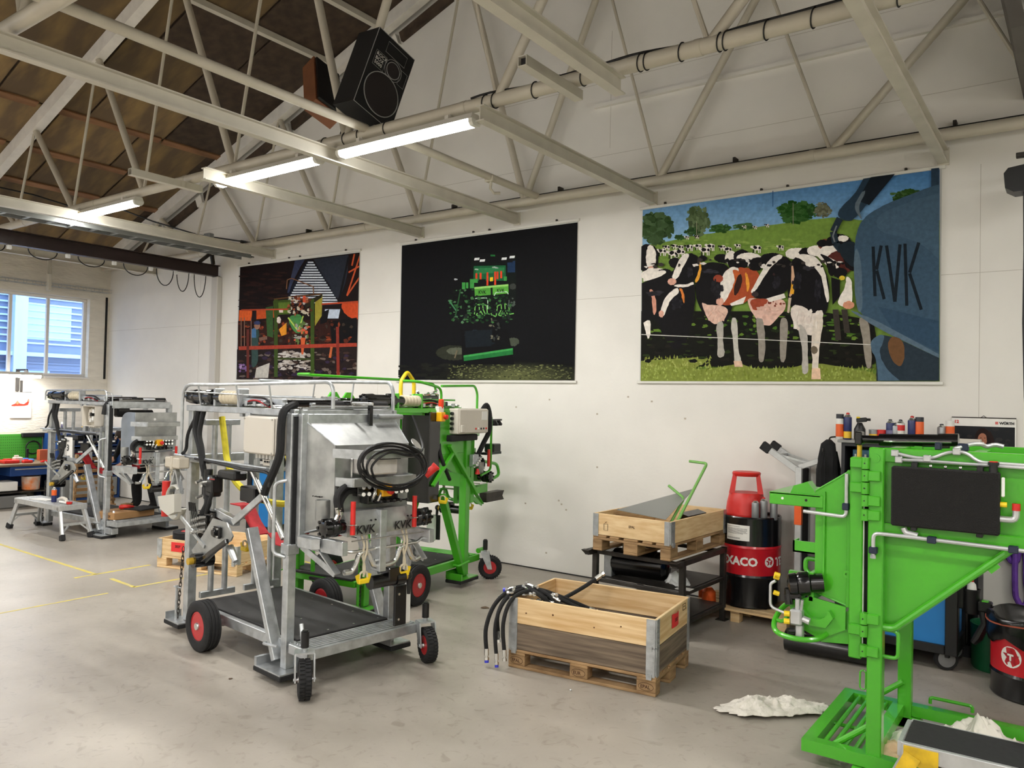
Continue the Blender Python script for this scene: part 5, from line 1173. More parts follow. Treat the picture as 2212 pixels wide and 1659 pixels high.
g = MB(); g.bar((.1, -.52, 1.58), (.68, -.52, 1.0), .04, .05, up=(0, 1, 0), b=.004); g.bar((-.2, -.52, 1.16), (.18, -.52, 1.5), .035, .04, up=(0, 1, 0), b=.004); g.build('cross_brace', m_green, S2)
g = MB(); g.bar((.5, -.47, .1), (.5, -.47, 1.95), .09, .09, b=.005); g.bar((.62, -.47, .9), (.62, -.47, 1.95), .05, .07, b=.005); g.build('gate_post', m_green, S2)
g = MB(); g.bx(.08, .62, -.56, -.44, 1.62, 1.69, .01); hosepath(g, [(.8, -.5, 1.96), (.86, -.52, 2.02), (.9, -.54, 1.9), (.86, -.56, 1.72), (.74, -.56, 1.58), (.66, -.54, 1.45)], .03); hosepath(g, [(.0, -.45, 1.66), (-.05, -.5, 1.5), (.05, -.52, 1.3), (.15, -.5, 1.2)], .02); g.build('hose_bundle', m_hose, S2)
g = MB(); g.bx(.5, .62, -.58, -.52, 1.32, 1.46, .008); vb = g.build('valve_block', m_galv, S2)
for k in range(5):
    g = MB(); g.tube((.5+.03*k, -.58, 1.34+.02*k), (.49+.03*k, -.63, 1.35+.02*k), .012, 8); g.build('fitting', m_chrome, vb)
g = MB(); g.lathe([(.012, 0), (.03, -.06), (.0001, -.07)], (.56, -.6, 1.3), (0, 0, 1), 12); g.build('red_knob', m_red, vb)
g = MB(); g.rp([(.8, -.5, 1.9), (.98, -.52, 1.9), (.98, -.52, 1.25), (.8, -.5, 1.2)], .014, .05, 8); g.build('grab_handle', m_green, S2)
g = MB(); g.tube((.9, -.54, 1.3), (.9, -.54, 1.5), .018, 10); g.build('red_lever', m_red, S2)
g = MB(); g.bx(1.05, 1.4, -.42, -.34, 1.42, 1.45); g.bx(1.15, 1.32, -.46, -.32, 1.45, 1.55, .01); g.build('front_box', m_black, S2)
g = MB(); g.lathe([(.04, 0), (.05, .02), (.02, .06)], (1.35, -.4, 1.77), (0, 0, 1), 14); g.lathe([(.04, 0), (.05, .02), (.02, .06)], (1.22, -.42, 1.77), (0, 0, 1), 14); g.bx(.9, 1.4, -.42, -.39, 1.83, 1.85); g.build('work_light', m_black, S2)
g = MB(); g.prism([(1.0, -.46, .86), (1.42, -.46, .86), (1.38, -.46, .91), (1.42, -.46, .97), (1.0, -.46, .97)], (0, .1, 0)); g.build('leg_channel', m_dsteel, S2)
g = MB(); g.bar((1.0, -.36, 1.2), (1.3, -.36, 1.12), .05, .06); g.rp([(1.0, -.4, 1.35), (1.3, -.42, 1.3), (1.36, -.42, 1.16), (1.1, -.4, 1.1)], .02, .06, 8); g.build('front_guard', m_green, S2)
for k, (x, y) in enumerate(((-.9, -.3), (-.75, .15), (-.5, -.1), (.2, .3), (.3, -.2))):
    g = MB(); g.bx(x-.14, x+.14, y-.06, y+.06, 1.98, 2.05+.02*(k % 2), .008); g.build('top_actuator', m_blackg, S2)
for x, y in ((-.95, .2), (-.55, .35), (-.3, -.35)):
    g = MB(); g.prism([(x-.1, y, 1.96), (x+.1, y, 1.96), (x+.1, y, 2.06), (x+.04, y, 2.13), (x-.04, y, 2.13), (x-.1, y, 2.06)], (0, .02, 0)); g.build('top_lug', m_green, S2)
random.seed(21)
vb = None
g = MB(); g.bx(-.1, .2, -.3, -.1, 1.98, 2.12, .01); vb = g.build('top_valve', m_blackg, S2)
for k in range(14):
    g = MB(); x, y, z = random.uniform(-.15, .25), random.uniform(-.36, -.1), random.uniform(2.02, 2.16); d = Vector((random.uniform(-1, 1), random.uniform(-1, 0), random.uniform(-.2, .5)))*.06; g.tube((x, y, z), (x+d.x, y+d.y, z+d.z), .012, 8); g.build('fitting', m_chrome, vb)
# rear fold-down platform with hoop
g = MB(); g.bx(-1.33, -1.05, -.45, .45, .3, .36, .004); rp_ = g.build('rear_ramp', m_green, S2)
g = MB(); g.bx(-1.34, -1.06, -.43, .43, .36, .385, .004); g.build('ramp_mat', m_mat, rp_)
g = MB(); g.rp([(-1.3, .1, .36), (-1.3, .1, .62), (-1.3, .3, .62), (-1.3, .3, .36)], .022, .08, 8); g.bx(-1.3, -1.2, .36, .44, .3, .75, .004); g.build('ramp_hoop', m_green, S2)
g = MB(); g.bx(-1.35, -1.33, -.2, .1, .315, .345, .003); g.build('ramp_latch', m_black, rp_)
g = MB(); g.tube((.9, -.42, .3), (1.05, -.42, .3), .03, 10); g.build('front_tube', m_green, S2)
caster(S2, .85, -.55, math.radians(-60)); caster(S2, .85, .56, math.radians(-20))
yellow_cleat(S2, (-.05, -.55, .98))

# ------------------------------------------------------------------ the far silver crush
S3 = thing('cattle_crush', 'galvanised cattle crush without wheels, far left by the workbench', 'machine', (-11.85, 6.22, -.045), math.radians(3), 'hoof trimming crushes')
crush_base(S3, m_galv, m_mat, wheels=False); rear_gates(S3, m_galv); hydraulics_front(S3, m_galv); top_gear(S3, m_galv); leg_unit(S3, m_galv); mid_side(S3, m_galv, True, True); straps(S3, yellow=False)
g = MB(); g.rp([(-1.235, -.5, 1.98), (-1.235, -.5, 2.13), (.4, -.46, 2.15), (.4, -.46, 1.98)], .012, .1, 8); g.rp([(.4, -.46, 2.12), (.55, -.46, 2.1), (.55, -.46, 1.98)], .008, .05, 6); g.build('guard_rail', m_galv, S3)
m_sheet = mat('bluish_steel_sheet', rgb(176, 186, 198), .38, metal=.7, var=.1, scale=4)
pts = [(.52, -.3, 1.1), (.52, -.3, 1.7)]+[(.52+.17-.17*math.cos(a), -.3, 1.7+.14*math.sin(a)) for a in [math.pi/2*k/6 for k in range(1, 7)]]+[(.86, -.3, 1.84), (.86, -.3, 1.1)]
g = MB(); g.prism(pts, (0, .012, 0)); g.prism([(x, y+.6, z) for x, y, z in pts], (0, .012, 0)); g.build('side_sheet', m_sheet, S3)
g = MB(); g.bx(.85, .87, -.3, .36, 1.28, 1.84, .003); fp_ = g.build('front_sheet', m_galvd, S3)
g = MB(); g.tube((.865, 0, 1.74), (.873, 0, 1.74), .018, 12); g.build('hole', m_white, fp_)
g = MB(); g.bar((.5, -.46, 1.94), (.5, .46, 1.94), .1, .1, b=.005); g.build('front_header', m_galv, S3)
for s_ in (-1, 1):
    g = MB(); g.bar((.56, s_*.42, 1.02), (1.08, s_*.40, 1.03), .05, .10, b=.004); g.build('frame_arm', m_galv, S3)
g = MB(); g.bx(.3, .42, -.3, -.1, 1.76, 1.9, .02); g.tube((.3, -.1, 1.8), (.3, .3, 1.8), .07, 14); g.build('top_motor', m_blackg, S3)
g = MB(); g.bx(.3, .7, -.5, -.4, .1, .19, .004); g.build('front_foot_bar', m_galv, S3)
g = MB(); p_a, p_b = Vector((-.52, -.56, 1.44)), Vector((-.3, -.56, 1.44)); g.hull_pair([p_a, p_b, p_b+V(.03, -.01, -.34), p_a+V(.04, -.01, -.34)], [q+V(0, .003, 0) for q in (p_a, p_b, p_b+V(.03, -.01, -.34), p_a+V(.04, -.01, -.34))]); tg = g.build('paper_tag', m_paper, S3)
g = MB(); g.text('3', (-.43, -.572, 1.24), (1, 0, 0), (0, 0, 1), .13, .002); g.text('Bnr:', (-.47, -.568, 1.37), (1, 0, 0), (0, 0, 1), .06, .002); g.text('24/03', (-.45, -.575, 1.13), (1, 0, 0), (0, 0, 1), .055, .002); g.build('handwriting', m_ink, tg)

# ------------------------------------------------------------------ the green crush at the right edge
S4 = thing('cattle_crush', 'bare green cattle crush at the right edge with black radiator panel', 'machine', (-.44, 5.3, 0), math.pi, 'hoof trimming crushes')
G = lambda nm, g, m_=m_green, p=S4: g.build(nm, m_, p)
for y in (.47, -.47):
    g = MB(); g.bx(.455, .535, y-.04, y+.04, .0, 1.86, .006); G('front_post', g)
g = MB(); g.bx(.565, .635, .42, .5, .66, 1.8, .006); G('gate_post', g)
g = MB(); g.bx(.537, .562, .43, .46, .7, 1.78); G('rubber_strip', g, m_rubber)
g = MB(); g.bx(.56, .564, .47, .49, .7, 1.6); G('seal_strip', g, m_white)
for z in (1.77, 1.70, 1.63, 1.56, 1.48, .9, .83, .72):
    g = MB(); g.tube((.55, .52, z-.032), (.55, .52, z+.032), .022, 12); s_ = 1 if int(z*100) % 2 else -1
    g.bx(.55 if s_ > 0 else .47, .63 if s_ > 0 else .55, .505, .53, z-.028, z+.028, .004); h_ = G('hinge', g)
    g = MB(); g.tube((.55, .542, z), (.55, .545, z), .004, 6); g.build('hinge_hole', m_ink, h_)
# hood opened to the left
hb = [Vector((.64, y, z)) for y, z in ((.44, .93), (-.4, .93), (-.4, 1.72), (.44, 1.72))]; hf = [Vector((.85, y, z)) for y, z in ((.40, .98), (-.34, .98), (-.34, 1.58), (.40, 1.58))]
g = MB(); g.hull_pair(hb, hf); ho = G('hood', g)
g = MB(); g.tube(hb[0], hf[0], .006, 6); g.tube(hb[3], hf[3], .006, 6); g.bx(.79, .8, .405, .425, 1.0, 1.58); g.build('weld_seam', m_green, ho)
g = MB(); g.bx(.64, .66, .44, .46, .93, 1.72, .003); G('hood_flange', g)
for x, z, r_ in ((.66, 1.68, .018), (.655, 1.12, .022)):
    g = MB(); g.lathe([(.008, 0), (.008, .012), (r_, .012), (r_, 0)], (x, .45, z), (0, 1, 0), 14); g.build('boss', m_green, ho)
# shelf bar and bracket at the front of the hood
g = MB(); g.bx(.8, 1.12, .36, .42, 1.48, 1.555, .004); g.bx(.82, 1.12, -.1, .42, 1.545, 1.555); sh = G('shelf_bar', g)
g = MB(); g.prism([(.84, .3, 1.555), (1.0, .3, 1.555), (.98, .3, 1.6), (.9, .3, 1.63)], (0, .1, 0)); g.build('shelf_bracket', m_green, sh)
for x, mm in ((1.04, m_white), (.9, m_ink)):
    g = MB(); g.tube((x, .42, 1.52), (x, .423, 1.52), .008, 8); g.build('hole', mm, sh)
g = MB(); g.rp([(.9, .47, 1.46), (.66, .47, 1.45), (.66, .47, 1.7)], .011, .03, 8); pp = G('steel_pipe', g, m_alu)
g = MB(); g.bx(.645, .68, .45, .49, 1.49, 1.53, .004); g.build('pipe_clip', m_navy, pp)
g = MB(); g.bx(.85, .98, .3, .4, 1.2, 1.21); g.bx(.85, .98, .39, .4, 1.2, 1.27); g.bx(.97, .98, .3, .4, 1.2, 1.27); G('tray', g)
g = MB(); g.rp([(.85, .34, 1.16), (.92, .34, 1.16), (.92, .34, 1.08), (.85, .34, 1.06)], .014, .03, 8); G('loop_handle', g)
# lower front: pump, valve, plates, tube guard
g = MB(); g.bx(.84, 1.05, .2, .24, 1.02, 1.05); g.bx(.84, .87, .2, .46, .93, 1.1, .004); g.prism([(.66, .46, .93), (.86, .46, .96), (.98, .46, .9), (.95, .46, .78), (.8, .46, .72), (.66, .46, .8)], (0, -.012, 0)); G('pump_bracket', g)
arc = [(.72, .5, .86), (.74, .5, .9)]+[(.82+.07*math.cos(a), .5, .9-.06*math.sin(a)) for a in [math.pi*k/8 for k in range(9)]][::-1]+[(.92, .5, .9), (.93, .5, .86), (.9, .5, .8), (.76, .5, .8)]
g = MB(); g.prism(arc, (0, -.04, 0)); G('saddle', g)
g = MB(); g.prism([(.62, .44, .93), (.8, .44, .8), (.8, .44, .7), (.62, .44, .72)], (0, -.8, 0)); G('hood_foot', g)
g = MB(); g.lathe([(.03, 0), (.06, .01), (.066, .05), (.06, .055), (.07, .07), (.07, .12), (.055, .13), (.055, .2)], (.98, .5, 1.02), (-.75, -.3, .1), 18); g.bx(.9, 1.0, .4, .5, .93, 1.0, .01); g.tube((.98, .48, .96), (.97, .49, .9), .025, 10); pm = G('pump', g, m_blackg)
for q in ((1.02, .52, 1.07), (1.03, .5, 1.05), (1.03, .5, .955)):
    g = MB(); g.tube(q, (q[0]+.025, q[1]+.015, q[2]+.008), .014, 8); g.build('port_cap', m_yellow, pm)
g = MB(); g.rp([(1.05, .5, 1.03), (1.08, .5, 1.01), (1.08, .5, .87), (1.0, .5, .85), (.95, .5, .84)], .009, .03, 8); G('steel_pipe', g, m_alu)
g = MB(); g.bx(.88, .95, .49, .56, .8, .89, .01); g.tube((.91, .53, .87), (.91, .53, .95), .014, 10); g.tube((.88, .53, .84), (.84, .53, .83), .02, 10); g.tube((.89, .53, .88), (.88, .54, .95), .009, 8); g.bx(.88, .92, .49, .54, .72, .8, .006); vl = G('valve', g, m_alu)
for q in ((.95, .55, .86), (.95, .55, .815)):
    g = MB(); g.tube(q, (q[0]+.03, q[1]+.01, q[2]), .016, 10); g.build('port_cap', m_yellow, vl)
g = MB(); g.tube((.93, .53, .76), (.96, .55, .76), .018, 10); g.build('port_plug', m_black, vl)
g = MB(); hosepath(g, [(.98, .3, .9), (1.05, .36, .84), (1.07, .45, .77), (1.02, .54, .735), (.9, .56, .725), (.8, .52, .735), (.76, .44, .76)], .016, 10); hosepath(g, [(1.06, .43, .78), (1.0, .5, .8), (.96, .46, .86)], .012); G('tube_guard', g)
# top rails, cylinder, pipes
for y in (.45, -.45):
    g = MB(); g.bar((.5, y, 1.82), (-1.4, y, 1.82), .07, .08, b=.005); G('top_rail', g)
for x in (.5, .05, -1.35):
    g = MB(); g.bar((x, -.45, 1.81), (x, .45, 1.81), .06, .06, b=.005); G('cross_beam', g)
g = MB(); g.tube((.5, .49, 1.80), (.5, .515, 1.80), .025, 14); g.tube((.5, .512, 1.80), (.5, .517, 1.80), .015, 12); G('pivot_boss', g)
g = MB(); g.tube((.53, .25, 1.895), (.17, .25, 1.905), .036, 16); g.tube((.22, .25, 1.903), (.12, .25, 1.907), .042, 16); g.bx(.62, .66, .21, .29, 1.86, 1.94, .006); g.tube((.53, .25, 1.895), (.64, .25, 1.895), .024, 12); cy = G('lift_cylinder', g, m_blackg)
g = MB(); g.rp([(.5, .28, 1.89), (.46, .3, 1.89), (.15, .3, 1.9)], .006, .03, 8); g.build('cylinder_pipe', m_chrome, cy)
g = MB(); g.tube((.64, .25, 1.66), (.64, .25, 1.86), .014, 10); g.build('pin', m_brass, cy)
g = MB(); g.bx(.12, .16, .22, .28, 1.84, 1.9); g.bx(.3, .34, .22, .28, 1.84, 1.87); g.build('cylinder_lug', m_green, cy)
g = MB(); g.rp([(.40, .505, 1.835), (.3, .505, 1.815), (.22, .505, 1.815), (.14, .505, 1.855), (.06, .505, 1.86), (0, .505, 1.81), (-.6, .505, 1.80), (-1.2, .505, 1.8)], .009, .03, 8); g.rp([(.38, .51, 1.80), (.2, .51, 1.80), (-1.2, .51, 1.775)], .009, .02, 8); g.rp([(.12, .45, 1.87), (.04, .4, 1.9), (.0, .36, 1.9), (-.02, .34, 1.885), (-.06, .33, 1.9), (-.1, .33, 1.89)], .012, .02, 8); sp_ = G('steel_pipe', g, m_alu)
for x, z in ((.24, 1.815), (.4, 1.835), (.38, 1.80), (.1, 1.86)):
    g = MB(); g.bx(x-.018, x+.018, .49, .53, z-.018, z+.018, .004); g.build('pipe_joint', m_alu, sp_)
for x, w_ in ((.08, .05), (.2, .03)):
    g = MB(); g.bx(x-w_/2, x+w_/2, .38, .44, 1.86, 1.9, .004); g.build('pipe_clip', m_navy, sp_)
# radiator panel
g = MB(); g.bx(-.1, .41, .50, .56, 1.44, 1.765, .008); rd = G('radiator_panel', g, mat('black_foam_filter', rgb(24, 23, 22), .95, bump=.5, bscale=220))
for x in (.3, -.01):
    g = MB(); g.bx(x-.015, x+.015, .5, .54, 1.76, 1.79, .003); g.build('mount', m_black, rd)
    g = MB(); g.bx(x-.015, x+.015, .5, .54, 1.42, 1.445, .003); g.build('mount', m_black, rd)
g = MB(); g.tube((-.07, .54, 1.76), (-.07, .54, 1.80), .02, 14); g.tube((-.07, .54, 1.80), (-.07, .54, 1.815), .026, 14); g.build('filler_neck', m_black, rd)
g = MB(); g.tube((-.07, .54, 1.815), (-.07, .54, 1.82), .02, 14); g.build('filler_cap', m_red, rd)
g = MB(); g.bx(-.12, -.105, .52, .55, 1.64, 1.74, .004); g.build('sight_plate', m_white, rd)
g = MB(); g.tube((-.1, .53, 1.6), (-.13, .53, 1.6), .014, 10); g.build('brass_plug', m_yellow, rd)
g = MB(); g.rp([(-.1, .53, 1.525), (-.17, .53, 1.525), (-.17, .53, 1.59)], .017, .03, 10); g.build('outlet_elbow', m_alu, rd)
g = MB(); g.tube((-.17, .53, 1.575), (-.17, .53, 1.61), .019, 12); g.build('outlet_cap', m_red, rd)
for k in range(3):
    g = MB(); g.sphere((.22-.07*k, .53, 1.775), .009, 8, 6); g.build('bolt', m_chrome, rd)
g = MB(); g.bx(-1.4, .46, .40, .46, 1.42, 1.8, .003); G('side_sheet', g)
g = MB(); g.bar((.46, .46, 1.405), (-1.4, .46, 1.40), .06, .07, b=.005); G('mid_rail', g)
g = MB(); g.rp([(.5, .54, 1.26), (.5, .54, 1.385), (.34, .54, 1.385), (-1.2, .54, 1.36)], .011, .03, 8); lp = G('steel_pipe', g, m_alu)
for x, z in ((.21, 1.382), (-.16, 1.378), (.5, 1.29)):
    g = MB(); g.bx(x-.022, x+.022, .52, .56, z-.018, z+.018, .004); c_ = g.build('pipe_clip', m_navy, lp)
g = MB(); g.tube((.5, .54, 1.245), (.5, .54, 1.265), .016, 6); g.build('pipe_nut', m_galv, lp)
g = MB(); g.rp([(.35, .53, 1.43), (.34, .53, 1.405), (.28, .53, 1.395)], .016, .02, 10); g.build('inlet_elbow', m_alu, lp)
# triangular side panel with tube edge
g = MB(); g.prism([(.46, .44, 1.385), (-.14, .44, 1.385), (.40, .44, .87), (.46, .44, .87)], (0, -.012, 0)); G('gusset_panel', g)
g = MB(); g.rp([(.46, .48, .86), (.4, .48, .86), (-.15, .48, 1.37)], .02, .03, 10); G('panel_edge_tube', g)
g = MB(); g.prism([(-.02, .47, 1.27), (-.06, .47, 1.31), (-.10, .47, 1.27), (-.06, .47, 1.23)], (0, .012, 0)); G('eye_plate', g)
g = MB(); g.tube((-.13, -.46, 1.38), (.3, -.46, .96), .02, 10); g.prism([(.46, -.45, 1.38), (-.1, -.45, 1.38), (.44, -.45, .8)], (0, -.01, 0)); G('far_gusset', g)
for (x, y, z, h) in ((.455, .47, .77, .15), (.455, -.47, .86, .16)):
    g = MB(); g.rp([(x, y, z+h/2), (x-.075, y, z+h/2), (x-.075, y, z-h/2), (x, y, z-h/2)], .011, .03, 8); G('grab_handle', g)
g = MB(); g.path([(.56+.016*math.cos(a), .47, .54+(.035 if math.sin(a) > 0 else -.035)+.018*math.sin(a)) for a in [2*math.pi*k/16 for k in range(16)]], .005, 6, closed=True); G('rope_eye', g)
# floor frame and step grating
def stube(p0, p1, a=.07): g = MB(); sqtube(g, p0, p1, a, .005); return g
for y in (.49, -.49):
    G('base_rail', stube((.88, y, .11), (-1.5, y, .11)))
G('base_end', stube((.845, .455, .11), (.845, -.455, .11))); G('base_cross', stube((.53, .455, .11), (.53, -.455, .11)))
for k in range(4):
    g = MB(); g.tube((.77-.055*k, .455, .125), (.77-.055*k, -.455, .125), .013, 10); G('grating_bar', g)
g = MB(); g.tube((.6, .05, .10), (.81, .05, .10), .012, 8); G('grating_stay', g)
for (a, b_) in (((.72, .42, .12), (.5, .42, .3)), ((.72, -.42, .12), (.5, -.42, .3))):
    g = MB(); g.tube(a, b_, .018, 10); G('strut', g)
for y in (.49, -.49):
    g = MB(); g.bx(.4, .6, y-.06, y+.06, .0, .07, .004); G('foot', g)
g = MB(); g.rp([(.36, -.56, .15), (.36, -.56, .19), (.12, -.56, .19), (.12, -.56, .15)], .011, .03, 8); G('base_handle', g)
for y in (.47, -.47):
    g = MB(); g.bx(-1.5, -1.42, y-.04, y+.04, .0, 1.86, .006); G('rear_post', g)
# ================================================================== PALLETS AND CRATES
_pc = {}
def pallet(label, loc, rotz, group='wooden pallets', text=True, wood=None):
    t_ = thing('pallet', label, 'pallet', loc, rotz, group); wood = wood or m_pal
    def pc(name, key, sx, sy, sz, c):
        if key not in _pc:
            g = MB(); g.box((0, 0, 0), (sx, sy, sz), None, .004); o = g.build(name, wood, None); COL.objects.unlink(o); _pc[key] = o
        o = _pc[key].copy(); COL.objects.link(o); o.name = name; o.parent = t_; o.location = c
        if wood is not m_pal: o.data = o.data.copy(); o.data.materials[0] = wood
        return o
    for y, w_ in ((-.35, .1), (0, .145), (.35, .1)): pc('bottom_board', 'bb%g' % w_, 1.2, w_, .022, (0, y, .011))
    blocks = []
    for x, wx in ((-.5275, .145), (0, .145), (.5275, .145)):
        for y, w_ in ((-.35, .1), (0, .145), (.35, .1)): blocks.append(pc('block', 'bl%g' % w_, wx, w_, .078, (x, y, .061)))
        pc('stringer', 'st', .145, .8, .022, (x, 0, .111))
    for y, w_ in ((-.3275, .145), (-.17, .1), (0, .145), (.17, .1), (.3275, .145)): pc('deck_board', 'db%g' % w_, 1.2, w_, .022, (0, y, .133))
    if text:
        for (b_, s_) in ((blocks[0], 'EPAL'), (blocks[6], 'EPAL'), (blocks[3], 'EUR')):
            g = MB(); g.text(s_, (-.042, -.0505, -.012), (1, 0, 0), (0, 0, 1), .034, .0012)
            g.path([(.056*math.cos(a), -.0508, .003*0+.028*math.sin(a)) for a in [2*math.pi*k/24 for k in range(24)]], .0014, 4, closed=True)
            o = g.build('brand_mark', mat('branded_brown', rgb(66, 40, 22), .9), b_)
    return t_
def collar(label, loc, rotz, wood, group='pallet collars', tagm=None):
    t_ = thing('pallet_collar', label, 'pallet collar', loc, rotz, group)
    for s_ in (-1, 1):
        g = MB(); g.box((0, s_*.388, .1), (1.19, .022, .196), None, .002); g.build('long_board', wood, t_)
        g = MB(); g.box((s_*.588, 0, .1), (.022, .75, .196), None, .002); g.build('end_board', wood, t_)
        for q in (-1, 1):
            g = MB(); x, y = s_*.6, q*.4
            g.bx(x-s_*.075, x-s_*.008, y-.001, y+q*.003+.001*q, -.012, .197); g.bx(x-.001, x+s_*.004, y-q*.06, y-q*.008, -.012, .197); g.tube((x-s_*.003, y-q*.003, .0), (x-s_*.003, y-q*.003, .196), .006, 6)
            for k in range(5):
                g.bx(x-s_*.07, x-s_*.02, y+q*.003, y+q*.006, .02+.035*k, .03+.035*k); g.bx(x+s_*.003, x+s_*.006, y-q*.05, y-q*.015, .02+.035*k, .03+.035*k)
            g.bx(x-s_*.07, x-s_*.03, y-.001, y+q*.012, -.03, .01)
            g.build('corner_hinge', m_galv, t_, smooth=None)
    return t_
A1 = math.radians(6.7); PC = (-3.08, 5.50, 0)
pallet('used wooden pallet on the floor under the crate with black hoses', PC, A1)
collar('grey weathered pallet collar, lower board of the crate with black hoses', (PC[0], PC[1], .146), A1, m_woodo)
c1 = collar('new pine pallet collar with red tag, upper board of the crate with black hoses', (PC[0], PC[1], .346), A1, m_woodx)
g = MB(); vs = []; n_ = 6
for i in range(n_+1):
    t = i/n_; vs += [Vector((.604+.012*math.sin(t*3)**2, -.06+.16*t, .16)), Vector((.602+.006*math.sin(t*3), -.055+.16*t, .055))]
g.add(vs, [(2*i, 2*i+1, 2*i+3, 2*i+2) for i in range(n_)]); tg = tag(g.build('red_tag', mat('red_card', rgb(226, 48, 48), .6), c1), 'red card tag')
g = MB(); g.text('2027', (.612, -.02, .1), (0, 1, 0), (0, 0, 1), .035, .003); g.build('handwriting', m_ink, tg)
g = MB(); g.path([(.6005, .22, .13), (.6005, .22, .175), (.6005, .29, .175), (.6005, .29, .13)], .0025, 4, closed=True); g.path([(.6005, .235, .155), (.6005, .275, .155)], .0025, 4); g.build('stamp', mat('branded_brown', rgb(66, 40, 22), .9), c1)
for b_, w_, s_ in ((-.22, .008, 1), (.33, .006, 1), (-.45, .007, .6), (.12, .006, .2)):
    g = MB(); g.lathe([(w_, 0), (.0001, .0008)], (b_, -.3995, .06+.05*s_), (0, -1, 0), 10); g.build('knot', mat('wood_knot', rgb(92, 56, 30), .8), c1)

# hydraulic hoses draped over the corner of the crate
def hose(label, pts, r=.016, capcol=None, ends=(True, True)):
    pts = [Vector(p) for p in pts]; t_ = thing('hydraulic_hose', label, 'hose', pts[0], 0, 'hydraulic hoses in the crate'); q = [p-pts[0] for p in pts]
    g = MB(); hosepath(g, q, r); g.build('hose', m_hose, t_)
    for i, e in enumerate(ends):
        if not e: continue
        a, b_ = (q[0], q[1]) if i == 0 else (q[-1], q[-2]); d = (a-b_).normalized()
        g = MB(); g.tube(a-d*.02, a+d*.03, r*1.12, 10); g.tube(a+d*.03, a+d*.06, r*.8, 10); g.tube(a+d*.045, a+d*.065, r*1.2, 6); g.build('fitting', m_chrome, t_)
        if capcol and i == 0: g = MB(); g.tube(a+d*.06, a+d*.085, r*1.05, 10); g.build('cap', capcol, t_)
    return t_
m_bcap = mat('blue_cap', rgb(52, 58, 190), .4)
LC = Vector((-3.632, 5.02, 0)); Rz = Matrix.Rotation(A1, 3, 'Z')
def cl(x, y, z): return Vector(PC)+Rz @ Vector((x, y, z))
hose('longest black hose hanging to a blue cap at far left of the crate', [cl(-.74, -.5, .02+.10), cl(-.76, -.48, .3), cl(-.72, -.4, .48), cl(-.6, -.3, .585), cl(-.4, -.15, .56), cl(-.2, -.05, .45)], .017, m_bcap)
hose('black hose with silver end hanging second over the crate corner', [cl(-.66, -.46, .26), cl(-.68, -.44, .4), cl(-.64, -.37, .53), cl(-.55, -.27, .6), cl(-.35, -.12, .54), cl(-.1, .05, .42)], .016)
hose('black hose with blue elbow hanging third over the crate corner', [cl(-.65, -.50, .10), cl(-.67, -.49, .34), cl(-.63, -.4, .52), cl(-.5, -.28, .6), cl(-.3, -.15, .52), cl(0, -.05, .4)], .015, m_bcap)
hose('black hose hanging close to the hinge of the crate', [cl(-.58, -.50, .14), cl(-.60, -.49, .36), cl(-.57, -.41, .53), cl(-.45, -.3, .59), cl(-.3, -.2, .5), cl(-.05, -.15, .4)], .016)
hose('short black hose pointing left over the crate edge', [cl(-.76, -.22, .5), cl(-.68, -.25, .56), cl(-.55, -.25, .6), cl(-.4, -.2, .56), cl(-.2, -.15, .44)], .013)
hose('black hose sticking up out of the crate with bent silver end', [cl(-.12, .22, .64), cl(-.2, .14, .57), cl(-.3, .02, .5), cl(-.4, -.05, .44)], .017, None, (True, False))
hose('black hose coiled along the crate edge with blue cap', [cl(-.62, -.3, .58), cl(-.52, -.28, .6), cl(-.42, -.32, .59), cl(-.33, -.33, .55), cl(-.28, -.25, .46)], .018, m_bcap)
hose('black hose curling down inside the crate', [cl(-.5, -.22, .6), cl(-.36, -.24, .57), cl(-.24, -.26, .5), cl(-.15, -.2, .4)], .016)

random.seed(31)
for k in range(12):
    q = cl(-.58+.03*k+random.uniform(-.02, .02), -.30+random.uniform(-.04, .1), .585-.008*k+random.uniform(0, .03)); d = Vector((random.uniform(-1, 1), random.uniform(-1, .4), random.uniform(-.5, .6))).normalized()
    t_ = thing('hose_coupling', 'loose silver hose coupling heaped on the crate corner', 'coupling', q, 0, 'silver couplings on the crate corner')
    g = MB(); g.tube((0, 0, 0), d*.045, .013, 8); g.tube(d*.02, d*.034, .018, 6); g.build('sleeve', m_chrome, t_); g = MB(); e = d.cross(V(0, 0, 1)).normalized(); g.path([d*.045, d*.06, d*.065+e*.015, d*.065+e*.035], .009, 8); g.tube(d*.065+e*.03, d*.065+e*.048, .014, 6); g.build('elbow', m_chrome, t_)
# ------------------------------------------------------------------ steel table with crate
TA = math.radians(-2.3); tb = thing('steel_table', 'dark bare steel table carrying a crate beside the drum', 'table', (-3.285, 7.04, 0), TA)
for x in (-.45, .45):
    for y in (-.46, .42):
        g = MB(); g.bx(x-.025, x+.025, y-.025, y+.025, .008, .7, .003); lg = g.build('leg', m_dsteel, tb)
        g = MB(); g.bx(x-.05, x+.05, y-.05, y+.05, 0, .008); g.build('foot', m_dsteel, lg)
    g = MB(); g.bar((x, -.62, .675), (x, .46, .675), .05, .05, b=.003); g.prism([(x-.04, -.66, .7), (x+.04, -.66, .7), (x+.03, -.6, .65), (x-.03, -.6, .65)], (0, .06, 0)); g.build('top_beam', m_dsteel, tb)
    for z in (.14, .40):
        g = MB(); g.bar((x, -.435, z), (x, .395, z), .035, .035, b=.003); g.build('side_rail', m_dsteel, tb)
for y in (-.46, .42):
    for z in (.14, .40, .66):
        g = MB(); g.bar((-.425, y, z), (.425, y, z), .035, .035, b=.003); g.build('cross_rail', m_dsteel, tb)
g = MB(); g.bx(-.44, .44, -.44, .40, .418, .424); g.build('shelf', m_dsteel, tb)
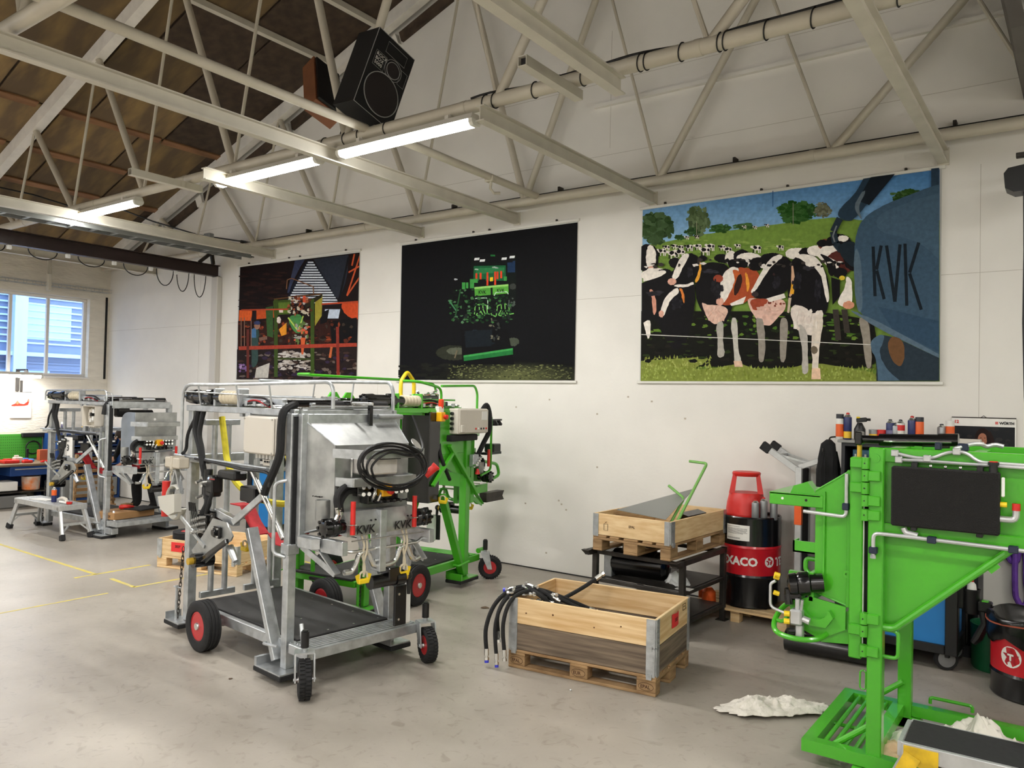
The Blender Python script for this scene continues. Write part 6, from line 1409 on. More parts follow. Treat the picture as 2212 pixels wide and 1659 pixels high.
g = MB(); g.bx(-.44, .44, -.44, .40, .158, .164); g.build('shelf', m_dsteel, tb)
pallet('used wooden pallet lying on the dark steel table', (-3.285, 7.04, .702), TA+math.pi/2, text=False)
c2 = collar('pine pallet collar on the steel table holding sheet parts', (-3.285, 7.04, .848), TA+math.pi/2, m_wood)
g = MB(); g.text('EPAL', (-.6008, .02, .1), (0, -1, 0), (0, 0, 1), .03, .001); g.path([(-.601, .28, .05), (-.601, .28, .11), (-.601, .24, .11), (-.601, .24, .05)], .002, 4, closed=True); g.path([(-.601, .27, .12), (-.601, .25, .13)], .002, 4); g.build('stamp', mat('branded_brown', rgb(66, 40, 22), .9), c2)
# contents of that crate
m_ss = mat('grey_sheet_steel', rgb(160, 162, 158), .35, metal=.6)
def prel(o, pts): return [Vector(p)-Vector(o) for p in pts]
o = (-3.2, 6.9, .86); t_ = thing('steel_shovel', 'thin steel sheet with green tube frame sticking out of the table crate', 'part', o)
g = MB(); pts = prel(o, [(-3.62, 6.75, 1.05), (-3.05, 6.62, 1.03), (-2.98, 7.1, 1.28), (-3.2, 7.3, 1.14)]); g.hull_pair(pts, [p+V(0, 0, .004) for p in pts]); g.build('sheet', m_ss, t_)
g = MB(); pt = prel(o, [(-3.0, 6.62, .9), (-2.96, 6.95, 1.22), (-2.9, 7.2, 1.52), (-3.08, 7.2, 1.53)]); g.rp(pt, .014, .03, 8); pt = prel(o, [(-3.05, 6.6, .9), (-3.02, 6.95, 1.2), (-3.2, 7.0, 1.3)]); g.rp(pt, .013, .03, 8); g.build('tube_frame', mat('pale_green_paint', rgb(122, 176, 92), .45), t_)
g = MB(); g.path([(-3.62, 6.78, 1.055), (-3.1, 6.72, 1.055)], .006, 6); one('steel_rod', g, m_black, 'thin black rod lying across the table crate', 'rod')
g = MB(); g.prism([(-3.02, 7.05, .93), (-2.94, 7.3, .95), (-2.94, 7.3, 1.04), (-3.02, 7.05, 1.02)], (-.1, .03, .02)); one('black_part', g, m_blackg, 'small black metal part inside the table crate', 'part')
# tank on the shelf
t_ = thing('air_tank', 'black cylindrical tank lying on the table shelf', 'tank', (-3.45, 6.8, .424), math.radians(5))
g = MB(); g.lathe([(.0001, -.01), (.08, .0), (.125, .03), (.13, .06), (.13, .5), (.125, .53), (.08, .56), (.0001, .57)], (-.22, 0, .135), (1, 0, 0), 24); g.build('tank_body', m_blackg, t_)
g = MB(); g.bx(-.26, -.18, -.12, .12, .0, .24, .006); pl = g.build('end_plate', m_galv, t_)
g = MB(); g.lathe([(.07, 0), (.07, .03), (.05, .04), (.05, .07), (.07, .07), (.07, .09), (.0001, .09)], (.15, .02, .26), (0, 0, 1), 18); g.tube((-.1, 0, .26), (-.1, 0, .3), .02, 10); g.build('flange', m_black, t_)
for z in (.06, .12, .18):
    g = MB(); g.tube((-.26, -.08, z), (-.268, -.08, z), .012, 8); g.build('bolt', m_chrome, pl)
def crumple(name, label, cat, c, rx, ry, h, m_, n=22, k=9, seed=1, fr=3, ang=0, skirt=.0):
    from mathutils import noise
    rr = random.Random(seed); g = MB(); vs = []; ca, sa2 = math.cos(ang), math.sin(ang); k *= 2; n *= 2; p1 = rr.uniform(0, 6)
    for i in range(k+1):
        t = i/k
        for j in range(n):
            a = 2*math.pi*j/n; w_ = 1+.2*noise.noise((fr*math.cos(a), fr*math.sin(a), seed))+.12*noise.noise((9*math.cos(a), 9*math.sin(a), seed+3))
            x, y = rx*t*w_*math.cos(a), ry*t*w_*math.sin(a); q = (x*9, y*9, seed*3.1)
            z = .5+.8*noise.noise((x*4, y*4, seed*1.7))+.45*(1-2*abs(noise.noise(q)))*.6+.22*(1-2*abs(noise.noise((x*18, y*18, seed))))+.05*(1-2*abs(noise.noise((x*40, y*40, seed))))
            z = h*max(0.01, z*(1-.75*t**2))
            vs.append((c[0]+x*ca-y*sa2, c[1]+x*sa2+y*ca, c[2]+z+.002))
    fs = []
    for i in range(k):
        for j in range(n): fs.append((i*n+j, i*n+(j+1) % n, (i+1)*n+(j+1) % n, (i+1)*n+j))
    g.add(vs, fs); o = one(name, g, m_, label, cat, smooth=80)
    md = o.modifiers.new('thickness', 'SOLIDIFY'); md.thickness = .003; return o
crumple('plastic_bag', 'crumpled clear plastic bag on the table shelf beside the tank', 'bag', (-2.98, 6.75, .425), .11, .12, .16, mat('clear_plastic_film', rgb(206, 208, 206), .25), seed=4)
g = MB(); g.prism([(0, 0, 0), (.14, 0, 0), (.14, .1, 0), (0, .1, 0)], (0, 0, .004)); one('paper_sheet', g, m_paper, 'small white paper lying on the table shelf', 'paper', loc=(-2.95, 6.62, .425))

# ------------------------------------------------------------------ drum, stool, cans
def curved(mb, txt, c, r, ang, z, size, w_=1.0):
    t_ = MB(); t_.text(txt, (0, 0, 0), (1, 0, 0), (0, 1, 0), size, 0, w_)
    mb.add([(c[0]+r*math.sin(ang+v[0]/r), c[1]-r*math.cos(ang+v[0]/r), z+v[1]) for v in t_.v], t_.f); return mb
def logo_star(mb_w, mb_r, c, r, ang, z, s_):
    def q(u, v, e): a = ang+u/r; return (c[0]+(r+e)*math.sin(a), c[1]-(r+e)*math.cos(a), z+v)
    mb_w.add([q(s_*math.cos(2*math.pi*k/20), s_*math.sin(2*math.pi*k/20), .0012) for k in range(20)], [tuple(range(20))])
    st = []
    for k in range(10): rr = s_*(.86 if k % 2 == 0 else .36); a = math.pi/2+math.pi*k/5; st.append(q(rr*math.cos(a), rr*math.sin(a), .002))
    mb_r.add(st+[q(0, 0, .002)], [(k, (k+1) % 10, 10) for k in range(10)])
    for (a, b_, c_, d) in ((-.3, .3, .12, .3), (-.09, .09, -.34, .2)): mb_w.add([q(a*s_, c_*s_, .003), q(b_*s_, c_*s_, .003), q(b_*s_, d*s_, .003), q(a*s_, d*s_, .003)], [(0, 1, 2, 3)])
m_drumr = mat('drum_red_paint', rgb(200, 28, 40), .3, coat=.3, var=.05, scale=4); m_drumk = mat('drum_black_paint', rgb(16, 16, 18), .25, coat=.4)
m_logo_r = mat('logo_dark_red', rgb(176, 24, 40), .5)
DP = (-2.68, 7.82)
dpal = thing('drum_pallet', 'low light wooden pallet under the oil drum', 'pallet', (DP[0]+.05, DP[1]-.03, 0), math.radians(-2))
for k in range(6):
    g = MB(); g.bx(-.52, .47, -.36+.115*k, -.275+.115*k, .098, .118, .002); g.build('deck_board', m_wood, dpal)
for x in (-.46, -.05, .40):
    g = MB(); g.bx(x-.045, x+.045, -.36, .30, .08, .098, .002); g.build('stringer', m_pal, dpal)
    for y in (-.31, -.03, .255):
        g = MB(); g.bx(x-.045, x+.045, y-.045, y+.045, 0, .08, .002); g.build('block', m_wood, dpal)
def drum(label, x, y, z, logo_ang, full=True, rotz=0):
    t_ = thing('oil_drum', label, 'drum', (x, y, z), rotz); R_ = .288
    zb, zr = (.32, .60) if full else (.19, .46)
    g = MB(); g.lathe([(.0001, .02), (.27, .02), (.285, 0), (.291, .012), (R_, .03), (R_, zb-.04), (R_+.007, zb-.02), (R_, zb)], (0, 0, 0), (0, 0, 1), 40); g.build('bottom_shell', m_drumk, t_)
    g = MB(); g.lathe([(R_, zb), (R_, zr-.04), (R_+.007, zr-.02), (R_, zr)], (0, 0, 0), (0, 0, 1), 40, cap=False); rb = g.build('red_band', m_drumr, t_)
    if full:
        g = MB(); g.lathe([(R_, .60), (R_, .85), (.291, .868), (.285, .88), (.274, .872), (.27, .855), (.0001, .855)], (0, 0, 0), (0, 0, 1), 40); g.build('top_shell', m_drumk, t_)
    gw, gr = MB(), MB()
    if full:
        curved(gw, 'TEXACO', (0, 0), R_+.0015, logo_ang-1.1, .415, .11, 2.2); logo_star(gw, gr, (0, 0), R_, logo_ang+.85, .455, .052); curved(gw, 'TEXACO', (0, 0), R_+.0015, logo_ang+1.12, .415, .11, 2.2); logo_star(gw, gr, (0, 0), R_, logo_ang-1.4, .455, .052)
        g = MB(); 
        def q(a, zz): return ((R_+.0015)*math.sin(a), -(R_+.0015)*math.cos(a), zz)
        for k in range(8): a0, a1 = -.55+.105*k, -.55+.105*(k+1); g.add([q(a0, .65), q(a1, .65), q(a1, .8), q(a0, .8)], [(0, 1, 2, 3)])
        lb = g.build('label', m_paper, t_); g = MB()
        for k, (zz, l) in enumerate(((.782, .5), (.765, .74), (.755, .74), (.745, .74), (.735, .7), (.725, .74), (.715, .6), (.675, .5), (.667, .5))):
            n2 = 6
            for i in range(n2): a0 = -.52+l*i/n2; a1 = a0+l/n2*.96; g.add([((R_+.0022)*math.sin(a), -(R_+.0022)*math.cos(a), z_) for a, z_ in ((a0, zz-.002), (a1, zz-.002), (a1, zz+.002), (a0, zz+.002))], [(0, 1, 2, 3)])
        g.build('label_text', mat('grey_ink', rgb(110, 108, 106), .8), lb)['kind'] = 'stuff'
    else: logo_star(gw, gr, (0, 0), R_, logo_ang, .315, .075)
    gw.build('logo_white', m_inkw, rb); gr.build('logo_red', m_logo_r, rb)
    return t_
drum('black and red oil drum with white TEXACO lettering standing on a pallet', DP[0], DP[1], .118, math.radians(8))
st = thing('kick_stool', 'red round plastic step stool standing on the oil drum', 'stool', (DP[0]-.06, DP[1]+.02, .973))
g = MB(); g.lathe([(.195, 0), (.2, .015), (.198, .03), (.185, .14), (.165, .22), (.155, .235), (.0001, .235)], (0, 0, 0), (0, 0, 1), 36); g.build('base', m_red, st)
for k in range(2):
    a = math.radians(19)+k*math.pi; d = Vector((math.cos(a), math.sin(a), 0)); n = Vector((-d.y, d.x, 0)); p0, p1 = d*.14+V(0, 0, .23), d*.115+V(0, 0, .42)
    g = MB(); g.hull_pair([p0-n*.09-d*.03, p0+n*.09-d*.03, p0+n*.09+d*.025, p0-n*.09+d*.025], [p1-n*.07-d*.025, p1+n*.07-d*.025, p1+n*.07+d*.015, p1-n*.07+d*.015]); g.build('stool_leg', m_red, st)
g = MB(); g.lathe([(.0001, .40), (.13, .40), (.135, .405), (.14, .43), (.13, .442), (.0001, .445)], (0, 0, 0), (0, 0, 1), 32); g.build('top_plate', m_red, st)
def can(label, x, y, z, body, cap, r=.033, h=.19, band=None, bandz=(.3, .6), nozzle=True, group='spray cans'):
    t_ = thing('spray_can', label, 'can', (x, y, z), random.uniform(0, 6), group)
    g = MB(); g.lathe([(r*.94, 0), (r, .004), (r, h*.80), (r*.94, h*.83)], (0, 0, 0), (0, 0, 1), 18); bd = g.build('can_body', body, t_)
    g = MB(); g.lathe([(r*.94, h*.83), (r*.6, h*.91), (r*.45, h*.92), (r*.45, h*.93)], (0, 0, 0), (0, 0, 1), 18); g.build('can_shoulder', m_chrome, t_)
    g = MB()
    if nozzle: g.lathe([(r*.42, h*.92), (r*.42, h*.98), (r*.2, h)], (0, 0, 0), (0, 0, 1), 12); g.bx(-r*.12, r*.5, -.004, .004, h*.94, h*.97)
    else: g.lathe([(r*.96, h*.82), (r*.96, h*.99), (r*.9, h), (.0001, h)], (0, 0, 0), (0, 0, 1), 18)
    g.build('cap', cap, t_)
    if band:
        g = MB(); g.lathe([(r*1.012, h*bandz[0]), (r*1.012, h*bandz[1])], (0, 0, 0), (0, 0, 1), 18, cap=False); g.build('printed_band', band, bd)
    return t_
m_cang = mat('grey_can', rgb(150, 152, 154), .35, metal=.4); m_canb = mat('navy_can', rgb(34, 44, 96), .35); m_canw = mat('white_can', rgb(220, 218, 212), .4); m_cano = mat('orange_can', rgb(226, 96, 36), .4); m_canr = mat('red_can', rgb(206, 40, 36), .4); m_cany = mat('yellow_band', rgb(232, 190, 50), .4); m_cank = mat('dark_can', rgb(44, 46, 54), .4); m_canv = mat('violet_grey_can', rgb(112, 108, 140), .4)
can('left grey spray can with red nozzle on the oil drum', DP[0]+.11, DP[1]-.2, .973, m_cang, m_red, .036, .2)
can('middle grey spray can with red nozzle on the oil drum', DP[0]+.17, DP[1]-.14, .973, m_cang, m_red, .036, .22)
can('right grey spray can with red nozzle on the oil drum', DP[0]+.25, DP[1]-.08, .973, m_cang, m_red, .036, .21)
g = MB(); g.lathe([(.06, 0), (.07, .02), (.065, .12), (.03, .16)], (0, 0, 0), (0, 0, 1), 16); g.bx(-.1, -.04, -.03, .03, .05, .13, .01); one('orange_jug', g, m_orange, 'small bright orange jug on the pallet behind the table leg', 'jug', loc=(-2.98, 7.5, .118))

# ------------------------------------------------------------------ crate with tyre behind the silver crush
CA = math.radians(14); CB = (-8.02, 5.62, 0)
CB = (-8.48, 5.73, 0)
pallet('pale pallet under the tyre crate behind the silver crush', CB, CA, text=False, wood=m_wood)
c3 = collar('pine pallet collar with red tag, holding a tyre behind the silver crush', (CB[0], CB[1], .146), CA, m_wood)
g = MB(); g.bx(-.38, -.18, -.404, -.401, .06, .17); tg = g.build('red_tag', MATS['red_card'], c3); g = MB(); g.text('2027', (-.32, -.405, .11), (1, 0, 0), (0, 0, 1), .04, .002); g.build('handwriting', m_ink, tg)
g = MB(); g.bx(-.12, -.04, -.404, -.401, .07, .14); g.build('white_label', m_paper, c3)
tw_ = thing('spare_wheel', 'black wheel with red rim lying on top of the tyre crate', 'wheel', (CB[0]-.28, CB[1]-.22, .375))
w_ = wheel(tw_, (0, 0, 0), .21, .1, 'rib'); w_.rotation_euler = (math.pi/2, 0, 0)

# ------------------------------------------------------------------ work platforms
m_hinge = mat('worn_yellow_hinge', rgb(206, 170, 30), .5, var=.2, scale=14)
def step_platform(label, cx, cy, rotz, L_=1.2, W_=.36, H_=.47, spread=.17, blackend=True, yel=False):
    t_ = thing('work_platform', label, 'platform', (cx, cy, 0), rotz, 'folding aluminium work platforms')
    for s_ in (-1, 1):
        g = MB(); g.bx(-L_/2, L_/2, s_*W_/2-.015, s_*W_/2+.015, H_-.075, H_, .003); g.build('side_beam', m_alu, t_)
        g = MB(); g.bx(s_*L_/2-.02, s_*L_/2+.004, -W_/2, W_/2, H_-.075, H_-.002, .003); g.build('end_beam', m_alu, t_)
    g = MB(); g.bx(-L_/2+.01, L_/2-.01, -W_/2+.01, W_/2-.01, H_-.01, H_+.004); tp = g.build('tread', m_rubber if yel else m_alu, t_)
    if not yel:
        for k in range(7):
            g = MB(); y = -W_/2+.04+k*(W_-.08)/6; g.bx(-L_/2+.03, L_/2-.03, y-.012, y+.012, H_+.004, H_+.008); g.build('tread_rib', m_alu, tp)
    for sx in (-1, 1):
        pl = []
        for sy in (-1, 1):
            top = Vector((sx*(L_/2-.05), sy*(W_/2-.02), H_-.05)); bot = Vector((sx*(L_/2+spread-.05), sy*(W_/2+.02), .03)); pl.append((top, bot))
            g = MB(); g.bar(top, bot, .035, .065, b=.003); lg = g.build('leg', m_alu, t_)
            g = MB(); g.bar(bot+(top-bot).normalized()*.05, bot-V(0, 0, .03)+V(sx*.008, 0, 0), .06, .095, b=.006); g.build('rubber_foot', m_rubber, lg)
            g = MB(); g.tube(top-V(0, sy*.02, 0), top+V(0, sy*.035, 0), .03, 14); g.build('hinge', m_hinge if yel else m_galv, lg)
            if yel: g = MB(); g.bx(min(top.x+sx*.04, top.x-sx*.11), max(top.x+sx*.04, top.x-sx*.11), top.y+sy*.034, top.y+sy*.04, top.z-.05, top.z+.04); g.bar(top+V(0, sy*.04, 0), top+(bot-top)*.3+V(0, sy*.04, 0), .008, .075, up=(1, 0, 0)); g.build('hinge_plate', m_hinge, lg)
        a, b_ = pl; m1 = a[0]+(a[1]-a[0])*.55; m2 = b_[0]+(b_[1]-b_[0])*.55
        g = MB(); g.bar(m1, m2, .02, .035); g.build('rung', m_alu, t_)
        for q, e in ((a, m1), (b_, m2)):
            g = MB(); g.bar(q[0]+(q[1]-q[0])*.85, (m1+m2)/2*.6+e*.4, .015, .02); g.build('stay', m_alu, t_)
    return t_
step_platform('aluminium work platform with tools on it, left on the floor', -12.25, 5.42, math.radians(1.5), 1.35, .36, .47)
step_platform('aluminium work platform with black tread at lower right corner', -.02, 4.46, math.radians(1.5), 1.38, .33, .46, yel=True)
can('orange and navy spray can on the left work platform', -12.0, 5.36, .48, m_canb, m_canw, .035, .21, m_cano, (.45, .82))
g = MB(); g.bx(-.2, .16, -.09, .09, 0, .003); one('paper_sheet', g, m_paper, 'white paper sheet on the left work platform', 'paper', loc=(-12.35, 5.38, .48), rotz=.2)
t_ = thing('caulking_gun', 'white nozzle bottle lying on the left work platform', 'bottle', (-11.78, 5.38, .48))
g = MB(); hosepath(g, [(-.1, 0, .05), (0, 0, .07), (.1, 0, .06), (.12, 0, .03)], .024); g.build('handle', m_gbox, t_); g = MB(); g.bx(-.06, .14, -.03, .03, 0, .035, .01); g.build('bottle_body', m_white, t_)
g = MB(); g.lathe([(.035, 0), (.04, .03), (.0001, .032)], (0, 0, 0), (0, 0, 1), 14); one('red_lid', g, m_red, 'red cup lid at the end of the left work platform', 'lid', loc=(-11.62, 5.4, .48))
# ================================================================== LEFT CORNER: WORKBENCH AND TOOLS
wb_ = thing('workbench', 'dark blue steel workbench under the window at far left', 'workbench', (-15.6, 6.0, 0))
g = MB(); g.bx(-.45, .42, -1.3, .92, .73, .77, .004); g.build('bench_top', mat('worn_bench_board', rgb(120, 100, 78), .7, var=.15, scale=6), wb_)
for y in (-1.2, .84):
    for x in (-.38, .36):
        g = MB(); g.bx(x-.045, x+.045, y-.045, y+.045, 0, .73, .004); g.build('leg', m_dblue, wb_)
g = MB(); g.bx(-.4, .40, -1.16, .8, .26, .285, .004); g.build('shelf', m_dsteel, wb_)
g = MB(); g.bx(-.4, .40, .05, .78, .56, .73, .006); dr_ = g.build('drawer', m_dblue, wb_)
g = MB(); g.bx(.40, .415, .12, .7, .67, .69, .003); g.build('drawer_handle', m_alu, dr_)
g = MB(); g.bx(-.4, -.36, -1.16, .8, .3, .73); g.build('back_sheet', m_dblue, wb_)
peg = thing('pegboard', 'green perforated tool board on the brick wall behind the bench', 'board', (-16.09, 5.6, .8))
g = MB(); g.bx(0, .02, -.9, 1.33, 0, .46, .003); pb = g.build('board', m_peg, peg)
g = MB()
for i in range(34):
    for k in range(8): g.bx(.0195, .0205, .1+.035*i-.006, .1+.035*i+.006, .05+.05*k, .062+.05*k)
o = g.build('perforation', mat('dark_green_hole', rgb(34, 84, 26), .8), peg, smooth=None); o['kind'] = 'stuff'
g = MB(); g.bx(.02, .1, .95, 1.5, .40, .48, .01); one('wall_rail_box', g, m_black, 'black bar above the tool board beside the blue bins', 'rail', loc=(-16.09, 5.6, .8))
g = MB(); g.path([(.03, .12*math.cos(a), .12*math.sin(a)) for a in [2*math.pi*k/28 for k in range(28)]], .009, 6, closed=True); g.path([(.04, .125*math.cos(a), .12*math.sin(a)+.01) for a in [2*math.pi*k/28 for k in range(28)]], .008, 6, closed=True); one('cable_ring', g, m_cable, 'black coiled cable hanging on the green tool board', 'cable', loc=(-16.06, 6.75, 1.0))
g = MB(); g.bx(-.03, .03, -.02, .02, 0, .22, .006); one('hand_saw_grip', g, m_black, 'black upright tool grip on the bench against the board', 'tool', loc=(-15.95, 6.62, .77))
g = MB(); g.bx(-.06, .06, -.09, .09, 0, .2, .006); o = one('copper_box', g, mat('copper_orange', rgb(190, 96, 60), .5), 'orange-brown box standing on the bench end', 'box', loc=(-15.85, 6.86, .77))
for (x, y, sx, sy, sz, m_, lab, nm) in ((-15.5, 6.15, .2, .26, .06, m_red, 'red tool tray on the bench nearest the lamp', 'tool_tray'), (-15.4, 6.4, .1, .16, .05, m_red, 'red pliers pouch on the bench middle', 'tool_pouch'), (-15.65, 6.5, .14, .2, .05, mat('light_blue_cloth', rgb(60, 130, 200), .8), 'light blue cloth lying on the bench', 'cloth'), (-15.55, 6.3, .12, .14, .1, m_gbox, 'grey cup of bits on the bench', 'parts_cup'), (-15.35, 6.7, .06, .2, .03, m_red, 'red handled tool at the bench front edge', 'hand_tool'), (-15.7, 6.05, .16, .12, .05, m_orange, 'orange tool case on the bench', 'tool_case')):
    g = MB(); g.bx(-sx/2, sx/2, -sy/2, sy/2, 0, sz, .012); g.bx(-sx*.3, sx*.2, -sy*.35, sy*.1, sz*.9, sz*1.35, .006); one(nm, g, m_, lab, 'tool', 'tools on the workbench', loc=(x, y, .771))
g = MB(); g.lathe([(.12, 0), (.14, .02), (.15, .24), (.155, .25), (.14, .25), (.13, .03)], (0, 0, 0), (0, 0, 1), 20); o = one('paint_bucket', g, mat('white_pail', rgb(206, 200, 186), .5, col2=rgb(220, 120, 50), scale=6), 'white and orange bucket under the workbench', 'bucket', loc=(-15.35, 6.45, .286))
g = MB(); g.bx(-.2, .2, -.25, .25, 0, .22, .02); one('grey_crate', g, mat('grey_crate_plastic', rgb(120, 120, 118), .6), 'grey crate on the floor under the workbench', 'crate', loc=(-15.4, 6.1, 0))
g = MB(); g.bx(-.2, .2, -.3, .3, 0, .16, .01); one('white_carton', g, m_paper, 'white carton on the workbench shelf', 'box', loc=(-15.45, 5.9, .3+.0))
# blue bin cabinet
bc = thing('bin_cabinet', 'dark blue cabinet with rows of navy parts bins', 'cabinet', (-15.75, 7.555, 0))
g = MB()
for (a, b_, c, d, e, f_) in ((-.3, .3, -.62, -.58, 0, 1.27), (-.3, .3, .53, .57, 0, 1.27), (-.3, -.28, -.58, .53, 0, 1.27), (-.3, .3, -.58, .53, 1.25, 1.27), (-.3, .3, -.58, .53, .42, .44), (-.3, .3, -.58, .53, .0, .05)): g.bx(a, b_, c, d, e, f_)
g.build('carcass', m_dblue, bc)
for k in range(4):
    for j in range(7):
        y = -.5+.155*j; z = .5+.185*k
        if (k, 0) not in _pc:
            pass
        if 'bin' not in _pc:
            g = MB(); g.hull_pair([(-.2, -.07, 0), (.24, -.07, 0), (.24, .07, 0), (-.2, .07, 0)], [(-.2, -.072, .12), (.28, -.072, .12), (.28, .072, .12), (-.2, .072, .12)]); o = g.build('bin', m_navy, None); COL.objects.unlink(o); _pc['bin'] = o
            g = MB(); g.bx(.255, .268, -.04, .04, .04, .07); o2 = g.build('bin_label', m_white, None); COL.objects.unlink(o2); _pc['binl'] = o2
        b_ = _pc['bin'].copy(); COL.objects.link(b_); b_.parent = bc; b_.location = (0, y, z); l = _pc['binl'].copy(); COL.objects.link(l); l.parent = b_
    g = MB(); g.bx(-.28, .29, -.58, .53, .475+.185*k, .49+.185*k); g.build('shelf', m_dblue, bc)
g = MB(); g.bx(.28, .3, -.57, .52, .06, .41, .004); g.build('lower_door', mat('grey_door', rgb(150, 152, 150), .5), bc)
for x, y, b_, c_, bn, lab in ((-15.62, 6.98, m_canv, m_cank, None, 'violet-grey can at left end on the bin cabinet'), (-15.62, 7.1, m_canv, m_canw, m_canb, 'violet-grey can with white cap on the bin cabinet'), (-15.66, 7.5, m_canb, m_cank, m_cany, 'navy can with yellow band on the bin cabinet'), (-15.7, 7.68, m_canw, m_canv, m_canv, 'pale violet can on the bin cabinet'), (-15.66, 7.86, m_canr, m_cank, None, 'red-brown can at right end on the bin cabinet')):
    can(lab, x, y, 1.272, b_, c_, .04, .22, bn, group='cans on the bin cabinet', nozzle=False)
# calendar with red picture
cal = thing('wall_calendar', 'white wall calendar with red blanket picture below the bench lamp', 'calendar', (-16.09, 6.54, 1.56))
g = MB(); g.bx(0, .012, -.18, .18, 0, .475); g.build('sheets', m_paper, cal)
mb = MB()
def cq(pts, c, e): mb.col = rgb(*c); mb.add([(.0125+e*.0006, y, z) for y, z in pts], [tuple(range(len(pts)))])
for k in range(8): cq([(-.165, .2+.03*k), (.165, .2+.03*k), (.165, .232+.03*k), (-.165, .232+.03*k)], (232-6*k, 236-3*k, 242), 0)
cq([(-.165, .2), (.165, .2), (.165, .25), (-.165, .23)], (238, 234, 226), 1); cq([(-.165, .24), (-.1, .27), (-.06, .32), (-.02, .27), (.05, .26), (.1, .3), (.13, .34), (.14, .3), (.12, .24), (.06, .225), (-.05, .22), (-.12, .215), (-.165, .22)], (216, 62, 46), 2); cq([(-.1, .28), (-.06, .33), (-.03, .28), (-.06, .25)], (236, 120, 90), 3); cq([(.1, .31), (.12, .36), (.145, .34), (.13, .3)], (190, 120, 90), 4)
mb.build_col('picture', m_printf, cal)
g = MB(); g.tube((.006, -.18, .478), (.006, .18, .478), .007, 8); g.build('binding', m_dsteel, cal)
g = MB(); g.bx(-.005, .012, -.02, .02, .48, .7); g.build('hanger', m_dsteel, cal)

# ------------------------------------------------------------------ around the far crush
bx_ = thing('cardboard_box', 'flat brown cardboard box on the platform of the far crush', 'box', (-11.42, 6.1, .253), math.radians(8))
g = MB(); g.bx(-.22, .22, -.33, .33, 0, .1, .004); g.build('carton', m_card, bx_)
g = MB(); g.bx(-.02, .02, -.335, .335, .0995, .1012); g.build('tape', mat('brown_tape', rgb(150, 108, 66), .4), bx_)
g = MB(); g.text('2 HOE', (.0, -.331, .03), (1, 0, 0), (0, 0, 1), .05, .002); g.build('lettering', mat('branded_brown', rgb(66, 40, 22), .9), bx_)
g = MB(); g.bx(-.06, .06, -.07, .07, 0, .14, .003); one('small_carton', g, m_card, 'small open cardboard box behind the flat box', 'box', loc=(-11.75, 6.3, .253), rotz=.5)
dl = thing('power_drill', 'red power drill lying on the cardboard box', 'drill', (-11.42, 6.12, .356), 1.2)
g = MB(); g.lathe([(.02, 0), (.032, .02), (.032, .14), (.02, .16), (.012, .2)], (-.1, 0, .035), (1, 0, 0), 14); g.build('drill_body', m_red, dl); g = MB(); g.bar((-.04, 0, .03), (-.08, .1, .02), .035, .04, b=.008); g.build('grip', m_black, dl)
g = MB(); g.bx(-.2, .15, -.2, .2, 0, .02, .006); one('black_mat_piece', g, m_rubber, 'black rubber piece lying on the cardboard box end', 'mat', loc=(-11.3, 6.32, .354), rotz=.3)
# slatted wooden pallet on end
sl = thing('slatted_pallet', 'slatted wooden pallet leaning upright behind the far crush', 'pallet', (-14.02, 6.95, 0), math.radians(88))
for k in range(9):
    g = MB(); z = .06+.105*k; g.box((0, .012*k, z), (.72-.02*k, .022, .055), None, .003); g.build('slat', m_card if k % 3 == 0 else m_pal, sl)
for s_ in (-1, 1):
    g = MB(); g.hull_pair([(s_*.34-.02, .03, 0), (s_*.34+.02, .03, 0), (s_*.34+.02, .12, 0), (s_*.34-.02, .12, 0)], [(s_*.26-.02, .12, .98), (s_*.26+.02, .12, .98), (s_*.26+.02, .2, .98), (s_*.26-.02, .2, .98)]); g.build('side_bearer', m_pal, sl)
